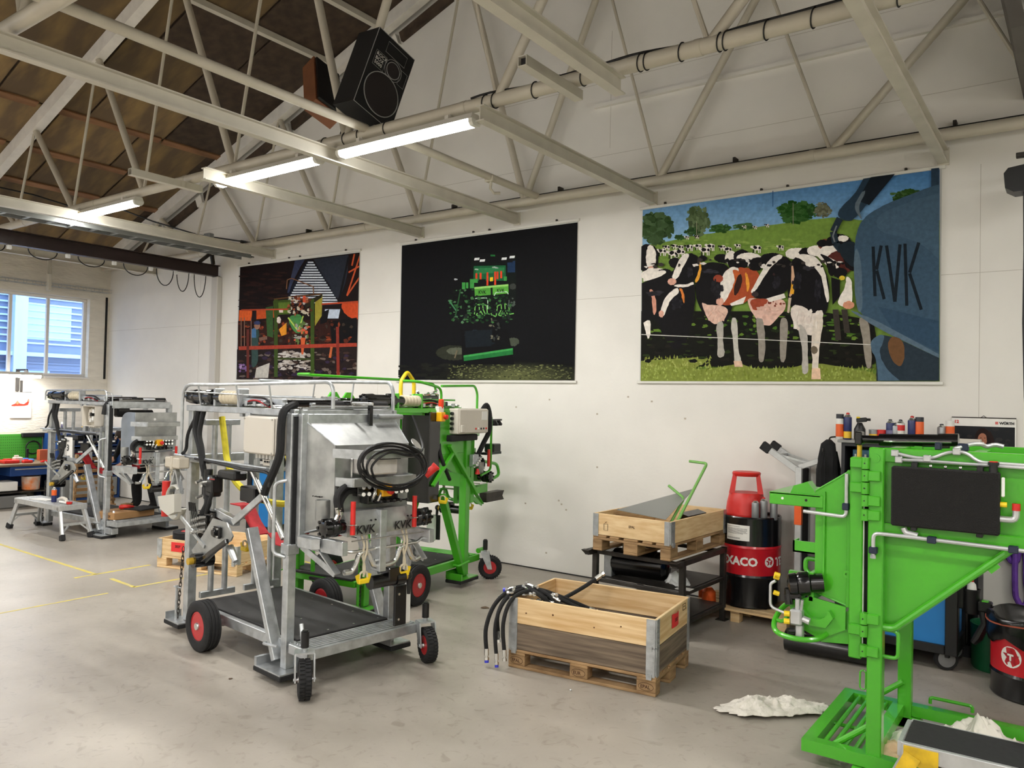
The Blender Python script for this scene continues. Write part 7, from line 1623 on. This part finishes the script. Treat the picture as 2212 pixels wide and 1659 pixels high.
# person behind the far crush, bending over
def skin_person():
    J = {'pel': (0, 0, .88), 'spi': (.12, 0, 1.08), 'che': (.34, 0, 1.25), 'nek': (.45, 0, 1.3), 'hed': (.52, 0, 1.32), 'hd2': (.6, 0, 1.3),
         'hl': (0, .11, .86), 'kl': (.06, .17, .48), 'al': (-.01, .2, .09), 'tl': (.15, .22, .035), 'hr': (0, -.11, .86), 'kr': (.1, -.17, .48), 'ar': (.04, -.2, .09), 'tr': (.2, -.22, .035),
         'sl': (.36, .19, 1.26), 'el': (.45, .24, 1.0), 'wl': (.62, .16, .88), 'sr': (.36, -.19, 1.26), 'er': (.45, -.24, 1.0), 'wr': (.62, -.16, .88)}
    Rr = {'pel': .15, 'spi': .14, 'che': .15, 'nek': .06, 'hed': .09, 'hd2': .085, 'hl': .115, 'kl': .095, 'al': .085, 'tl': .04, 'hr': .115, 'kr': .095, 'ar': .085, 'tr': .04, 'sl': .07, 'el': .05, 'wl': .035, 'sr': .07, 'er': .05, 'wr': .035}
    E_ = [('pel', 'spi'), ('spi', 'che'), ('che', 'nek'), ('nek', 'hed'), ('hed', 'hd2'), ('pel', 'hl'), ('hl', 'kl'), ('kl', 'al'), ('al', 'tl'), ('pel', 'hr'), ('hr', 'kr'), ('kr', 'ar'), ('ar', 'tr'), ('che', 'sl'), ('sl', 'el'), ('el', 'wl'), ('che', 'sr'), ('sr', 'er'), ('er', 'wr')]
    for s_, w_ in ((1, 'wl'), (-1, 'wr')):
        wx, wy, wz = J[w_]
        for i, (dy, l) in enumerate(((-.03, .075), (-.01, .085), (.012, .08), (.032, .06))):
            a, b_ = w_+'f%d' % i, w_+'g%d' % i; J[a] = (wx+.07, wy+dy, wz-.03); J[b_] = (wx+.07+l, wy+dy*1.3, wz-.06); Rr[a] = .012; Rr[b_] = .008; E_ += [(w_, a), (a, b_)]
        a, b_ = w_+'t', w_+'u'; J[a] = (wx+.04, wy-s_*.045, wz-.02); J[b_] = (wx+.085, wy-s_*.06, wz-.05); Rr[a] = .013; Rr[b_] = .009; E_ += [(w_, a), (a, b_)]
    ks = list(J); me = bpy.data.meshes.new('person'); me.from_pydata([J[k] for k in ks], [(ks.index(a), ks.index(b_)) for a, b_ in E_], [])
    o = obj('person', me); md = o.modifiers.new('skin', 'SKIN')
    for i, k in enumerate(ks): me.skin_vertices[0].data[i].radius = (Rr[k], Rr[k]); me.skin_vertices[0].data[i].use_root = (k == 'pel')
    o.modifiers.new('smooth', 'SUBSURF').levels = 2; o.modifiers['smooth'].render_levels = 2
    dg = bpy.context.evaluated_depsgraph_get(); m2 = bpy.data.meshes.new_from_object(o.evaluated_get(dg)); o.modifiers.clear(); o.data = m2
    sk = mat('skin', rgb(206, 158, 132), .6)
    for m_ in (m_blackcl, sk): m2.materials.append(m_)
    for p in m2.polygons:
        c = p.center; hand = c.x > .58 and c.z < .95; head = c.x > .44 and c.z > 1.17 and abs(c.y) < .12
        p.material_index = 1 if hand or head else 0; p.use_smooth = True
    return o
pe = tag(skin_person(), 'person in black work trousers bending behind the far crush', 'person'); pe.location = (-13.6, 7.66, 0); pe.rotation_euler = (0, 0, math.radians(-80))
g = MB(); g.lathe([(.0001, .09), (.06, .085), (.098, .04), (.102, 0), (.09, -.03)], (.565, 0, 1.34), (.35, 0, 1), 16); g.build('hair', mat('brown_hair', rgb(52, 38, 28), .8), pe)
g = MB(); g.sphere((.672, .03, 1.31), .012, 8, 6); g.sphere((.672, -.03, 1.31), .012, 8, 6); g.build('eye', mat('eye_white', rgb(230, 226, 220), .3), pe)
g = MB(); g.hull_pair([(.675, -.012, 1.3), (.675, .012, 1.3), (.69, .008, 1.265), (.69, -.008, 1.265)], [(.66, -.012, 1.3), (.66, .012, 1.3), (.66, .012, 1.265), (.66, -.012, 1.265)]); g.build('nose', MATS['skin'], pe)

# ------------------------------------------------------------------ blue cabinet and black things behind the silver crush
def tool_trolley(label, loc, rotz, w_, d, h, castr=True, tall=False):
    t_ = thing('tool_trolley', label, 'cabinet', loc, rotz, 'blue and black tool cabinets')
    z0 = .14 if castr else .03
    for x in (-w_/2, w_/2):
        for y in (-d/2, d/2):
            g = MB(); g.bx(x-.045, x+.045, y-.045, y+.045, z0, h, .006); g.build('corner_post', m_black, t_)
    for y in (-d/2, d/2):
        g = MB(); g.bx(-w_/2+.045, w_/2-.045, y-.012, y+.012, z0+.07, h-.06); g.build('side_panel', m_blue, t_)
        g = MB(); g.bx(-w_/2+.045, w_/2-.045, y-.04, y+.04, z0, z0+.07, .006); g.build('bottom_rail', m_black, t_)
    for x in (-w_/2, w_/2):
        g = MB(); g.bx(x-.012, x+.012, -d/2+.045, d/2-.045, z0+.07, h-.06); g.build('end_panel', m_blue, t_)
        g = MB(); g.bx(x-.04, x+.04, -d/2+.045, d/2-.045, z0, z0+.12, .006); g.build('bottom_rail', m_black, t_)
    g = MB(); g.bx(-w_/2-.06, w_/2+.06, -d/2-.06, d/2+.06, h-.05, h, .01); g.build('worktop', mat('grey_worktop', rgb(140, 140, 136), .5), t_)
    if castr:
        for x in (-w_/2+.05, w_/2-.05):
            for y in (-d/2+.05, d/2-.05):
                g = MB(); g.lathe([(.03, -.02), (.085, -.022), (.09, -.012), (.09, .012), (.085, .022), (.03, .02)], (x, y, .09), (math.sin(.5), -math.cos(.5), 0), 22); wl = g.build('caster_wheel', m_rubber, t_)
                g = MB(); g.lathe([(.055, -.024), (.065, -.0235), (.065, .0235), (.055, .024)], (x, y, .09), (math.sin(.5), -math.cos(.5), 0), 22); g.lathe([(.014, -.03), (.014, .03)], (x, y, .09), (math.sin(.5), -math.cos(.5), 0), 12)
                for k in range(5):
                    a = 2*math.pi*k/5; u = Vector((math.cos(.5), math.sin(.5), 0))*math.cos(a)+V(0, 0, 1)*math.sin(a); nn = Vector((math.sin(.5), -math.cos(.5), 0)); c_ = Vector((x, y, .09)); g.bar(c_+u*.012-nn*.023, c_+u*.058-nn*.023, .012, .004, up=nn)
                g.build('wheel_spokes', m_cang, wl)
                g = MB(); g.bx(x-.03, x+.03, y-.03, y+.03, .1, .16, .006); g.build('caster_fork', m_black, t_)
    return t_
tool_trolley('blue and black tool cabinet near the wall behind the silver crush', (-10.05, 7.75, 0), 0, .62, .5, 1.0, castr=False)
g = MB(); g.bx(-.5, .5, -.03, .03, 0, .5, .01); g.bx(-.1, .1, -.1, .1, -.02, .0); o = one('black_panel_screen', g, m_black, 'black flat screen standing on the rear blue cabinet', 'screen', loc=(-10.15, 7.85, 1.03))
t_ = thing('grey_basket', 'light grey slotted plastic basket on the rear blue cabinet', 'basket', (-10.0, 7.62, 1.01))
g = MB(); g.hull_pair([(-.12, -.09, 0), (.12, -.09, 0), (.12, .09, 0), (-.12, .09, 0)], [(-.15, -.11, .26), (.15, -.11, .26), (.15, .11, .34), (-.15, .11, .34)]); g.build('basket', m_gbox, t_)
for i in range(3):
    for k in range(4):
        g = MB(); g.bx(-.08+.06*i, -.045+.06*i, -.108-.004*k, -.09, .05+.045*k, .075+.045*k); g.build('slot', m_ink, t_)

# ------------------------------------------------------------------ right side against the wall
CX, CY = -1.3, 7.42
tool_trolley('blue and black tool trolley on casters behind the right green crush', (-1.24, 7.38, 0), math.radians(-2), .84, .42, 1.0)
cb_ = thing('tool_cupboard', 'dark tall tool cupboard with spray cans on top beside the wall', 'cupboard', (-1.25, 7.9, 0))
cb_.scale = (1, .9, 1)
g = MB()
for (a, b_, c, d, e, f_) in ((-.55, -.52, -.24, .24, 0, 1.76), (.52, .55, -.24, .24, 0, 1.76), (-.52, .52, .2, .24, 0, 1.76), (-.52, .52, -.24, .2, 1.73, 1.76), (-.52, .52, -.24, .2, 1.2, 1.22), (-.52, .52, -.24, .2, 0, .1)): g.bx(a, b_, c, d, e, f_)
g.build('carcass', mat('dark_cupboard_paint', rgb(34, 36, 40), .5), cb_)
g = MB(); g.bx(-.58, .58, -.27, .24, 1.76, 1.785, .003); g.build('cupboard_top', mat('grey_worktop', rgb(140, 140, 136), .5), cb_)
m_teal = mat('teal_tool_tray', rgb(24, 70, 92), .5)
for k in range(5):
    x = -.46+.2*k; g = MB(); g.bx(x, x+.19, -.2, -.16, 1.26, 1.7, .006); tt = g.build('tool_insert', m_teal, cb_)
    for j in range(4):
        g = MB(); g.tube((x+.03+.042*j, -.215, 1.45), (x+.03+.042*j, -.215, 1.66), .011, 8); g.tube((x+.03+.042*j, -.215, 1.44), (x+.03+.042*j, -.215, 1.47), .016, 8); g.build('spanner', m_chrome, tt)
for px_, h, bd, cp, bn, bz, nz, lab in ((1814, .235, m_canw, m_cank, m_cano, (.1, .6), False, 'leftmost white and orange can with dark cap on the cupboard'), (1831, .25, m_canb, m_red, m_cany, (.05, .3), True, 'tall navy can with red nozzle on the cupboard'),
        (1923, .2, m_canb, m_cank, m_canv, (.0, .5), True, 'navy and violet can behind the green crush cylinder'), (1935, .17, m_cang, m_cank, None, None, True, 'small grey can half hidden behind others on the cupboard'), (1945, .2, m_canw, m_cank, m_canr, (.5, .75), True, 'white can with red band on the cupboard'), (1970, .235, m_canb, m_red, m_cany, (.05, .25), True, 'navy can with yellow foot on the cupboard'), (1986, .225, m_cano, m_cank, m_cank, (.0, .3), False, 'orange can with dark cap on the cupboard'), (2034, .17, m_cang, m_cank, None, None, True, 'small plain grey can near the calendar'), (2052, .2, m_canw, m_canw, m_cano, (.2, .75), False, 'white and orange can overlapping the calendar')):
    q = at(px_, 945, Y=7.78 if px_ < 2000 else 7.9); can(lab, q.x, q.y, 1.786, bd, cp, .036, h, bn, bz or (.3, .6), nz, 'spray cans on the cupboard')
for px_, m_, bn, lab in ((1887, m_cany, m_cang, 'small yellow and grey paint tin on the cupboard'), (1905, m_canr, m_canr, 'small red paint tin on the cupboard')):
    q = at(px_, 945, Y=7.8); t_ = thing('paint_tin', lab, 'tin', (q.x, q.y, 1.786), 0, 'paint tins')
    g = MB(); g.lathe([(.04, 0), (.04, .07)], (0, 0, 0), (0, 0, 1), 18); g.build('tin_body', m_, t_); g = MB(); g.lathe([(.041, .06), (.042, .1), (.035, .102), (.0001, .1)], (0, 0, 0), (0, 0, 1), 18); g.build('tin_lid', bn, t_)
q = at(1857, 940, Y=7.75); t_ = thing('spray_bottle', 'black pump spray bottle with yellow trigger on the cupboard', 'bottle', (q.x, q.y, 1.786), .3)
g = MB(); g.lathe([(.045, 0), (.05, .02), (.05, .1), (.03, .14), (.02, .16)], (0, 0, 0), (0, 0, 1), 16); g.build('bottle_body', m_black, t_); g = MB(); g.bar((-.03, 0, .18), (.06, 0, .19), .03, .04, b=.006); g.tube((.06, 0, .19), (.09, 0, .19), .012, 8); g.build('spray_head', m_black, t_); g = MB(); g.bx(-.03, .0, -.018, .018, .2, .215, .004); g.build('yellow_lock', m_yellow, t_)
q = at(2080, 945, Y=7.9)
g = MB(); g.bx(-.16, .14, -.06, .06, 0, .045, .008); one('white_block', g, m_gbox, 'long cream block on the cupboard end below the calendar', 'block', loc=(q.x, q.y, 1.786))
# calendar with portrait
cal = thing('wall_calendar', 'large wall calendar with portrait photo on the white gable wall', 'calendar', (-.71, 8.14, 1.5))
g = MB(); g.bx(-.25, .245, -.008, 0, 0, .515); g.build('sheets', m_paper, cal)
mb = MB()
def cq2(pts, c, e): mb.col = rgb(*c); mb.add([(x, -.0085-e*.0005, z) for x, z in pts], [tuple(range(len(pts)))])
def el2(cx, cz, rx, rz, c, e, n=18): cq2([(cx+rx*math.cos(2*math.pi*k/n), cz+rz*math.sin(2*math.pi*k/n)) for k in range(n)], c, e)
cq2([(-.235, .05), (.235, .05), (.235, .44), (-.235, .44)], (40, 41, 44), 0)
rr = random.Random(2)
for k in range(40): el2(rr.uniform(-.2, .2), rr.uniform(.08, .42), rr.uniform(.01, .03), rr.uniform(.01, .02), (46+rr.randint(-4, 8),)*3, 1+k*.01, 8)
el2(-.005, .33, .062, .095, (40, 28, 26), 2); cq2([(-.07, .33), (-.05, .22), (.0, .2), (.08, .2), (.1, .26), (.07, .36), (.05, .4)], (44, 32, 30), 3); cq2([(-.09, .05), (.11, .05), (.08, .2), (.03, .24), (-.03, .24), (-.06, .2)], (196, 150, 120), 4); el2(-.008, .325, .036, .056, (172, 116, 92), 5); el2(-.02, .338, .006, .003, (30, 22, 22), 6); el2(.01, .338, .006, .003, (30, 22, 22), 6); el2(-.006, .298, .014, .005, (226, 214, 206), 6); el2(-.008, .32, .005, .012, (150, 96, 78), 6); cq2([(.02, .37), (.05, .33), (.045, .25), (.03, .28)], (40, 28, 26), 7)
mb.build_col('portrait', m_printf, cal)
g = MB(); g.text('12', (-.23, -.009, .465), (1, 0, 0), (0, 0, 1), .038, .001, 2); g.build('number', m_red, cal)
g = MB(); g.text('WÜRTH', (.12, -.009, .462), (1, 0, 0), (0, 0, 1), .03, .001, 2.5); g.build('brand', m_ink, cal)
for z in (.463, .475):
    g = MB(); g.bx(.088, .11, -.0095, -.008, z, z+.009); g.build('brand_mark', m_red, cal)
g = MB(); g.tube((-.25, -.008, .517), (.245, -.008, .517), .005, 6); g.path([(-.02, -.008, .52), (0, -.008, .535), (.02, -.008, .52)], .003, 5); g.build('binding', m_dsteel, cal)
# hanging jacket, folded step ladder
jk = thing('work_jacket', 'black work jacket hanging on the side of the tool cupboard', 'jacket', (-1.92, 7.72, 0))
g = MB(); vs = []; n_ = 16; lev = [(1.78, .02, .03), (1.74, .06, .1), (1.6, .08, .14), (1.3, .075, .13), (1.1, .08, .14), (.92, .08, .13), (.9, .06, .1)]
for z, rx, ry in lev:
    for k in range(n_): a = 2*math.pi*k/n_; f_ = 1+.16*math.sin(3*a+z*6)+.08*math.sin(7*a); vs.append((rx*f_*math.cos(a), ry*f_*math.sin(a), z))
g.add(vs, [(i*n_+k, i*n_+(k+1) % n_, (i+1)*n_+(k+1) % n_, (i+1)*n_+k) for i in range(len(lev)-1) for k in range(n_)]+[tuple((len(lev)-1)*n_+k for k in range(n_))]); g.build('body', m_blackcl, jk, smooth=60)
for s_ in (-1, 1):
    g = MB(); g.path([(s_*.02, s_*.07, 1.66), (s_*.04, s_*.1, 1.5), (s_*.04, s_*.1, 1.25), (s_*.03, s_*.1, 1.1)], [.04, .045, .045, .04], 8); g.build('sleeve', m_blackcl, jk)
g = MB(); g.path([(-.03, -.09, 1.7), (-.03, -.13, 1.5), (-.03, -.14, 1.2)], .005, 5); g.build('zip', m_dsteel, jk)
g = MB(); g.rp([(0, 0, 1.76), (0, .03, 1.8), (.08, .06, 1.81), (.125, .06, 1.8)], .008, .02, 6); g.build('coat_hook', m_dsteel, jk)
ld = thing('folded_platform', 'folded aluminium platform standing on end beside the black jacket', 'platform', (-2.2, 7.9, 0))
g = MB(); g.bx(-.03, .03, -.16, -.12, .0, 1.5, .003); g.bx(-.03, .03, .12, .16, 0, 1.5, .003); g.build('side_beam', m_alu, ld)
g = MB(); g.bx(-.02, .02, -.12, .12, .02, 1.48, .003); g.build('tread', m_rubber, ld)
for y in (-.14, .14):
    g = MB(); g.bar((0, y, 1.46), (-.3, y, 1.66), .03, .06, b=.003); lg = g.build('leg', m_alu, ld); g = MB(); g.bar((-.28, y, 1.645), (-.36, y, 1.7), .05, .085, b=.005); g.build('rubber_foot', m_rubber, lg)
    g = MB(); g.bar((0, y, 1.5), (.25, y, 1.6), .03, .05, b=.003); g.build('leg', m_alu, ld)
    g = MB(); g.bar((-.25, y, 1.62), (.22, y*.2, 1.5), .015, .02); g.build('stay', m_alu, ld)
g = MB(); g.bar((-.2, -.14, 1.6), (-.2, .14, 1.6), .02, .03); g.build('rung', m_alu, ld)
g = MB(); g.bx(-.034, .034, -.165, -.118, .95, 1.15, .002); g.build('orange_sticker', m_orange, ld)
# dark machine on the floor under the hood
wd = thing('floor_grinder', 'low black machine on the floor behind the green hood', 'machine', (-1.66, 6.98, 0), math.radians(3))
g = MB(); g.tube((-.38, -.1, .1), (.3, -.1, .1), .09, 18); g.build('roller', m_blackg, wd); g = MB(); g.bx(-.3, .3, -.05, .18, .05, .26, .015); g.bx(-.1, .15, -.02, .15, .26, .4, .012); g.build('housing', m_black, wd)
for k in range(7):
    g = MB(); x = -.25+.08*k; g.tube((x, -.06, .2+.03*(k % 3)), (x+.03, -.1, .28+.03*(k % 2)), .012, 8); g.build('fitting', m_chrome, wd)
# waste drum with bag
wd2 = drum('red and black drum used as bin with black bag at the right edge', -.265, 6.98, 0, math.radians(-30), full=False)
g = MB(); n_ = 28; vs = []
for i, (r_, z) in enumerate(((.295, .40), (.30, .41), (.315, .44), (.31, .5), (.316, .55), (.312, .58), (.30, .59), (.28, .57), (.25, .5), (.2, .4), (.0001, .36))):
    for k in range(n_): a = 2*math.pi*k/n_; f_ = 1+(.03*math.sin(9*a+i*.7)+.02*math.sin(17*a+i))*(1 if i < 8 else .6); vs.append((r_*f_*math.cos(a), r_*f_*math.sin(a), z+.03*math.sin(5*a+i*.5)*(1 if i in (0, 1) else .4)))
g.add(vs, [(i*n_+k, i*n_+(k+1) % n_, (i+1)*n_+(k+1) % n_, (i+1)*n_+k) for i in range(10) for k in range(n_)]); g.build('bin_bag', mat('black_bin_bag', rgb(18, 18, 19), .22), wd2, smooth=60)
g = MB(); g.path([(.318*math.cos(a), .318*math.sin(a), .54+.01*math.sin(3*a)) for a in [2*math.pi*k/36 for k in range(36)]], .006, 5, closed=True); g.build('elastic_band', mat('orange_band', rgb(170, 84, 60), .6), wd2)
g = MB(); g.lathe([(.0001, 0), (.17, 0), (.18, .02), (.185, .34), (.19, .36), (.17, .36), (.16, .03)], (0, 0, 0), (0, 0, 1), 26); one('green_barrel', g, mat('dark_green_plastic', rgb(16, 92, 56), .45), 'dark green barrel between the trolley and the waste drum', 'barrel', loc=(-.55, 7.5, 0))
# grinder holder with bottle on the trolley side
hd_ = thing('tool_holder', 'black cup holder with cordless grinder hung on the tool trolley', 'holder', (-.70, 7.2, .02))
hd_.scale = (.8, .8, .8)
g = MB(); g.lathe([(.07, .58), (.075, .6), (.075, .78), (.08, .8), (.08, .82), (.07, .82), (.068, .62), (.0001, .6)], (0, 0, 0), (0, 0, 1), 20); g.bx(-.16, -.06, -.06, .06, .62, .86, .01); g.build('cup', m_black, hd_)
g = MB(); g.path([(.1, -.02, .66), (.12, -.03, .5), (.06, -.04, .36), (.02, -.04, .3)], [.05, .04, .045, .03], 10); g.bx(.06, .18, -.08, .02, .62, .72, .012); gr_ = g.build('grinder', m_black, hd_)
g = MB(); g.bx(.09, .15, -.07, .01, .715, .728, .003); g.build('grinder_switch', m_green, gr_)
g = MB(); g.lathe([(.035, 0), (.037, .1), (.03, .15), (.014, .17)], (0, 0, 0), (0, 0, 1), 16); bt = one('white_bottle', g, m_white, 'white bottle with red cap in the black holder', 'bottle', loc=(-.70, 7.2, .56)); g = MB(); g.lathe([(.015, .17), (.015, .195), (.0001, .197)], (0, 0, 0), (0, 0, 1), 12); g.build('cap', m_red, bt)
# purple sling on the wall
ps = thing('lifting_sling', 'purple lifting sling hanging in loops on the white wall', 'sling', (-.42, 8.09, 0))
m_pur = mat('purple_webbing', rgb(104, 62, 158), .85, bump=.4, bscale=40, var=.15, scale=12)
for k, (dx, zb, y) in enumerate(((-.1, .78, 0), (-.03, .42, -.02), (.05, .5, 0), (.12, .6, -.02))):
    g = MB(); hosepath(g, [(dx, y, 1.32), (dx-.01, y, 1.1), (dx-.012, y, zb+.15), (dx+.012, y, zb+.03), (dx+.045, y, zb), (dx+.075, y, zb+.04), (dx+.09, y, zb+.2), (dx+.08, y, 1.1), (dx+.06, y, 1.32)], .024, 8); g.build('loop', m_pur, ps)
g = MB(); g.tube((0, -.04, 1.32), (0, .06, 1.32), .015, 8); g.build('wall_hook', m_dsteel, ps)
# hoist control hanging at right
ht = thing('hoist_box', 'black hoist box hanging on a cable at upper right edge', 'lamp', (-.42, 7.5, 0))
g = MB(); g.prism([(-.1, 0, 3.9), (-.11, 0, 4.02), (-.08, 0, 4.06), (.16, 0, 4.09), (.16, 0, 3.87), (-.04, 0, 3.86)], (0, .2, 0)); g.build('head', m_black, ht)
g = MB(); g.bx(-.03, .3, .05, .1, 4.15, 4.19, .004); g.tube((.05, .08, 4.05), (.05, .08, 4.17), .015, 8); g.build('arm', m_dsteel, ht)
g = MB(); g.path([(.03, .08, 3.88), (.035, .09, 3.4), (.03, .1, 2.8), (.045, .1, 2.2), (.06, .1, 1.9)], .012, 6); g.build('cable', m_cable, ht)
g = MB(); hosepath(g, [at(2088, 1222, Y=8.1), at(2094, 1228, Y=8.08), at(2098, 1236, Y=8.08), at(2102, 1245, Y=8.09)], .014); one('white_cable_end', g, m_white, 'short white cable end hanging on the wall by the trolley', 'cable')

# ------------------------------------------------------------------ floor: tape, rags, cloth
m_tape = mat('worn_yellow_tape', rgb(208, 190, 84), .7, col2=rgb(176, 166, 128), scale=9, cov=(.4, .75))
def tape(label, a, b_, w_=.045):
    a, b_ = Vector((a[0], a[1], 0)), Vector((b_[0], b_[1], 0)); g = MB(); g.bar(a+V(0, 0, .0008), b_+V(0, 0, .0008), w_, .0015); return one('floor_tape', g, m_tape, label, 'tape', 'yellow floor tape')
tape('worn yellow tape line at far left running towards the crate', (-12.3, 4.6), (-9.08, 4.54))
tape('yellow tape line leading up to the tyre crate', (-9.08, 4.3), (-9.12, 5.2))
tape('short yellow tape piece in front of the tyre crate', (-8.76, 4.545), (-8.2, 4.505))
tape('yellow tape line under the silver crush at left', (-8.2, 4.5), (-8.18, 5.5))
tape('faded yellow tape line nearest the viewer at left', (-8.14, 3.0), (-8.15, 4.2), .03)
tape('yellow tape line behind the silver crush', (-8.0, 6.55), (-6.8, 6.5))
crumple('floor_rag', 'crumpled white rag on the floor left of the green crush', 'rag', (-1.70, 5.47, 0), .40, .15, .09, m_cloth, 60, 18, seed=3, fr=3, ang=math.radians(42))
crumple('paper_sheet_pile', 'crumpled white paper sheet lying inside the green crush frame', 'paper', (-.5, 5.42, 0), .52, .3, .24, mat('thin_white_sheet', rgb(228, 222, 212), .7), 40, 12, seed=8, fr=3)
crumple('brown_paper', 'tan packing paper under the white sheet in the green crush', 'paper', (-.86, 5.2, 0), .14, .36, .1, mat('tan_paper', rgb(206, 178, 142), .8), 30, 8, seed=6, fr=4)
t_ = thing('spray_bottle', 'blue and white spray bottle at the lower right edge', 'bottle', (-.17, 4.62, .466), 2)
g = MB(); g.lathe([(.04, 0), (.045, .02), (.045, .1), (.02, .15)], (0, 0, 0), (0, 0, 1), 16); g.build('bottle_body', m_canb, t_); g = MB(); g.lathe([(.02, .15), (.025, .2), (.015, .22)], (0, 0, 0), (0, 0, 1), 12); g.build('spray_head', m_white, t_)
g = MB(); g.tube((0, 0, 0), (.012, .004, 0), .006, 8); one('loose_bolt', g, m_galv, 'small bright bolt on the floor before the crate', 'bolt', loc=(-2.98, 4.9, .006))
for i, (px_, py_) in enumerate(((1048, 1313), (498, 1467))):
    q = at(px_, py_, Z=0); g = MB(); n_ = 9; rr = random.Random(i); g.add([(q.x+(.02 if i else .06)*rr.uniform(.5, 1)*math.cos(2*math.pi*k/n_), q.y+(.02 if i else .05)*rr.uniform(.5, 1)*math.sin(2*math.pi*k/n_), .002+.003*rr.random()) for k in range(n_)], [tuple(range(n_))]); one('floor_debris', g, mat('dirt_brown', rgb(90, 72, 54), .95), ('brown dirt patch on the floor beside the green crush', 'tiny dark speck on the floor before the silver crush')[i], 'debris')
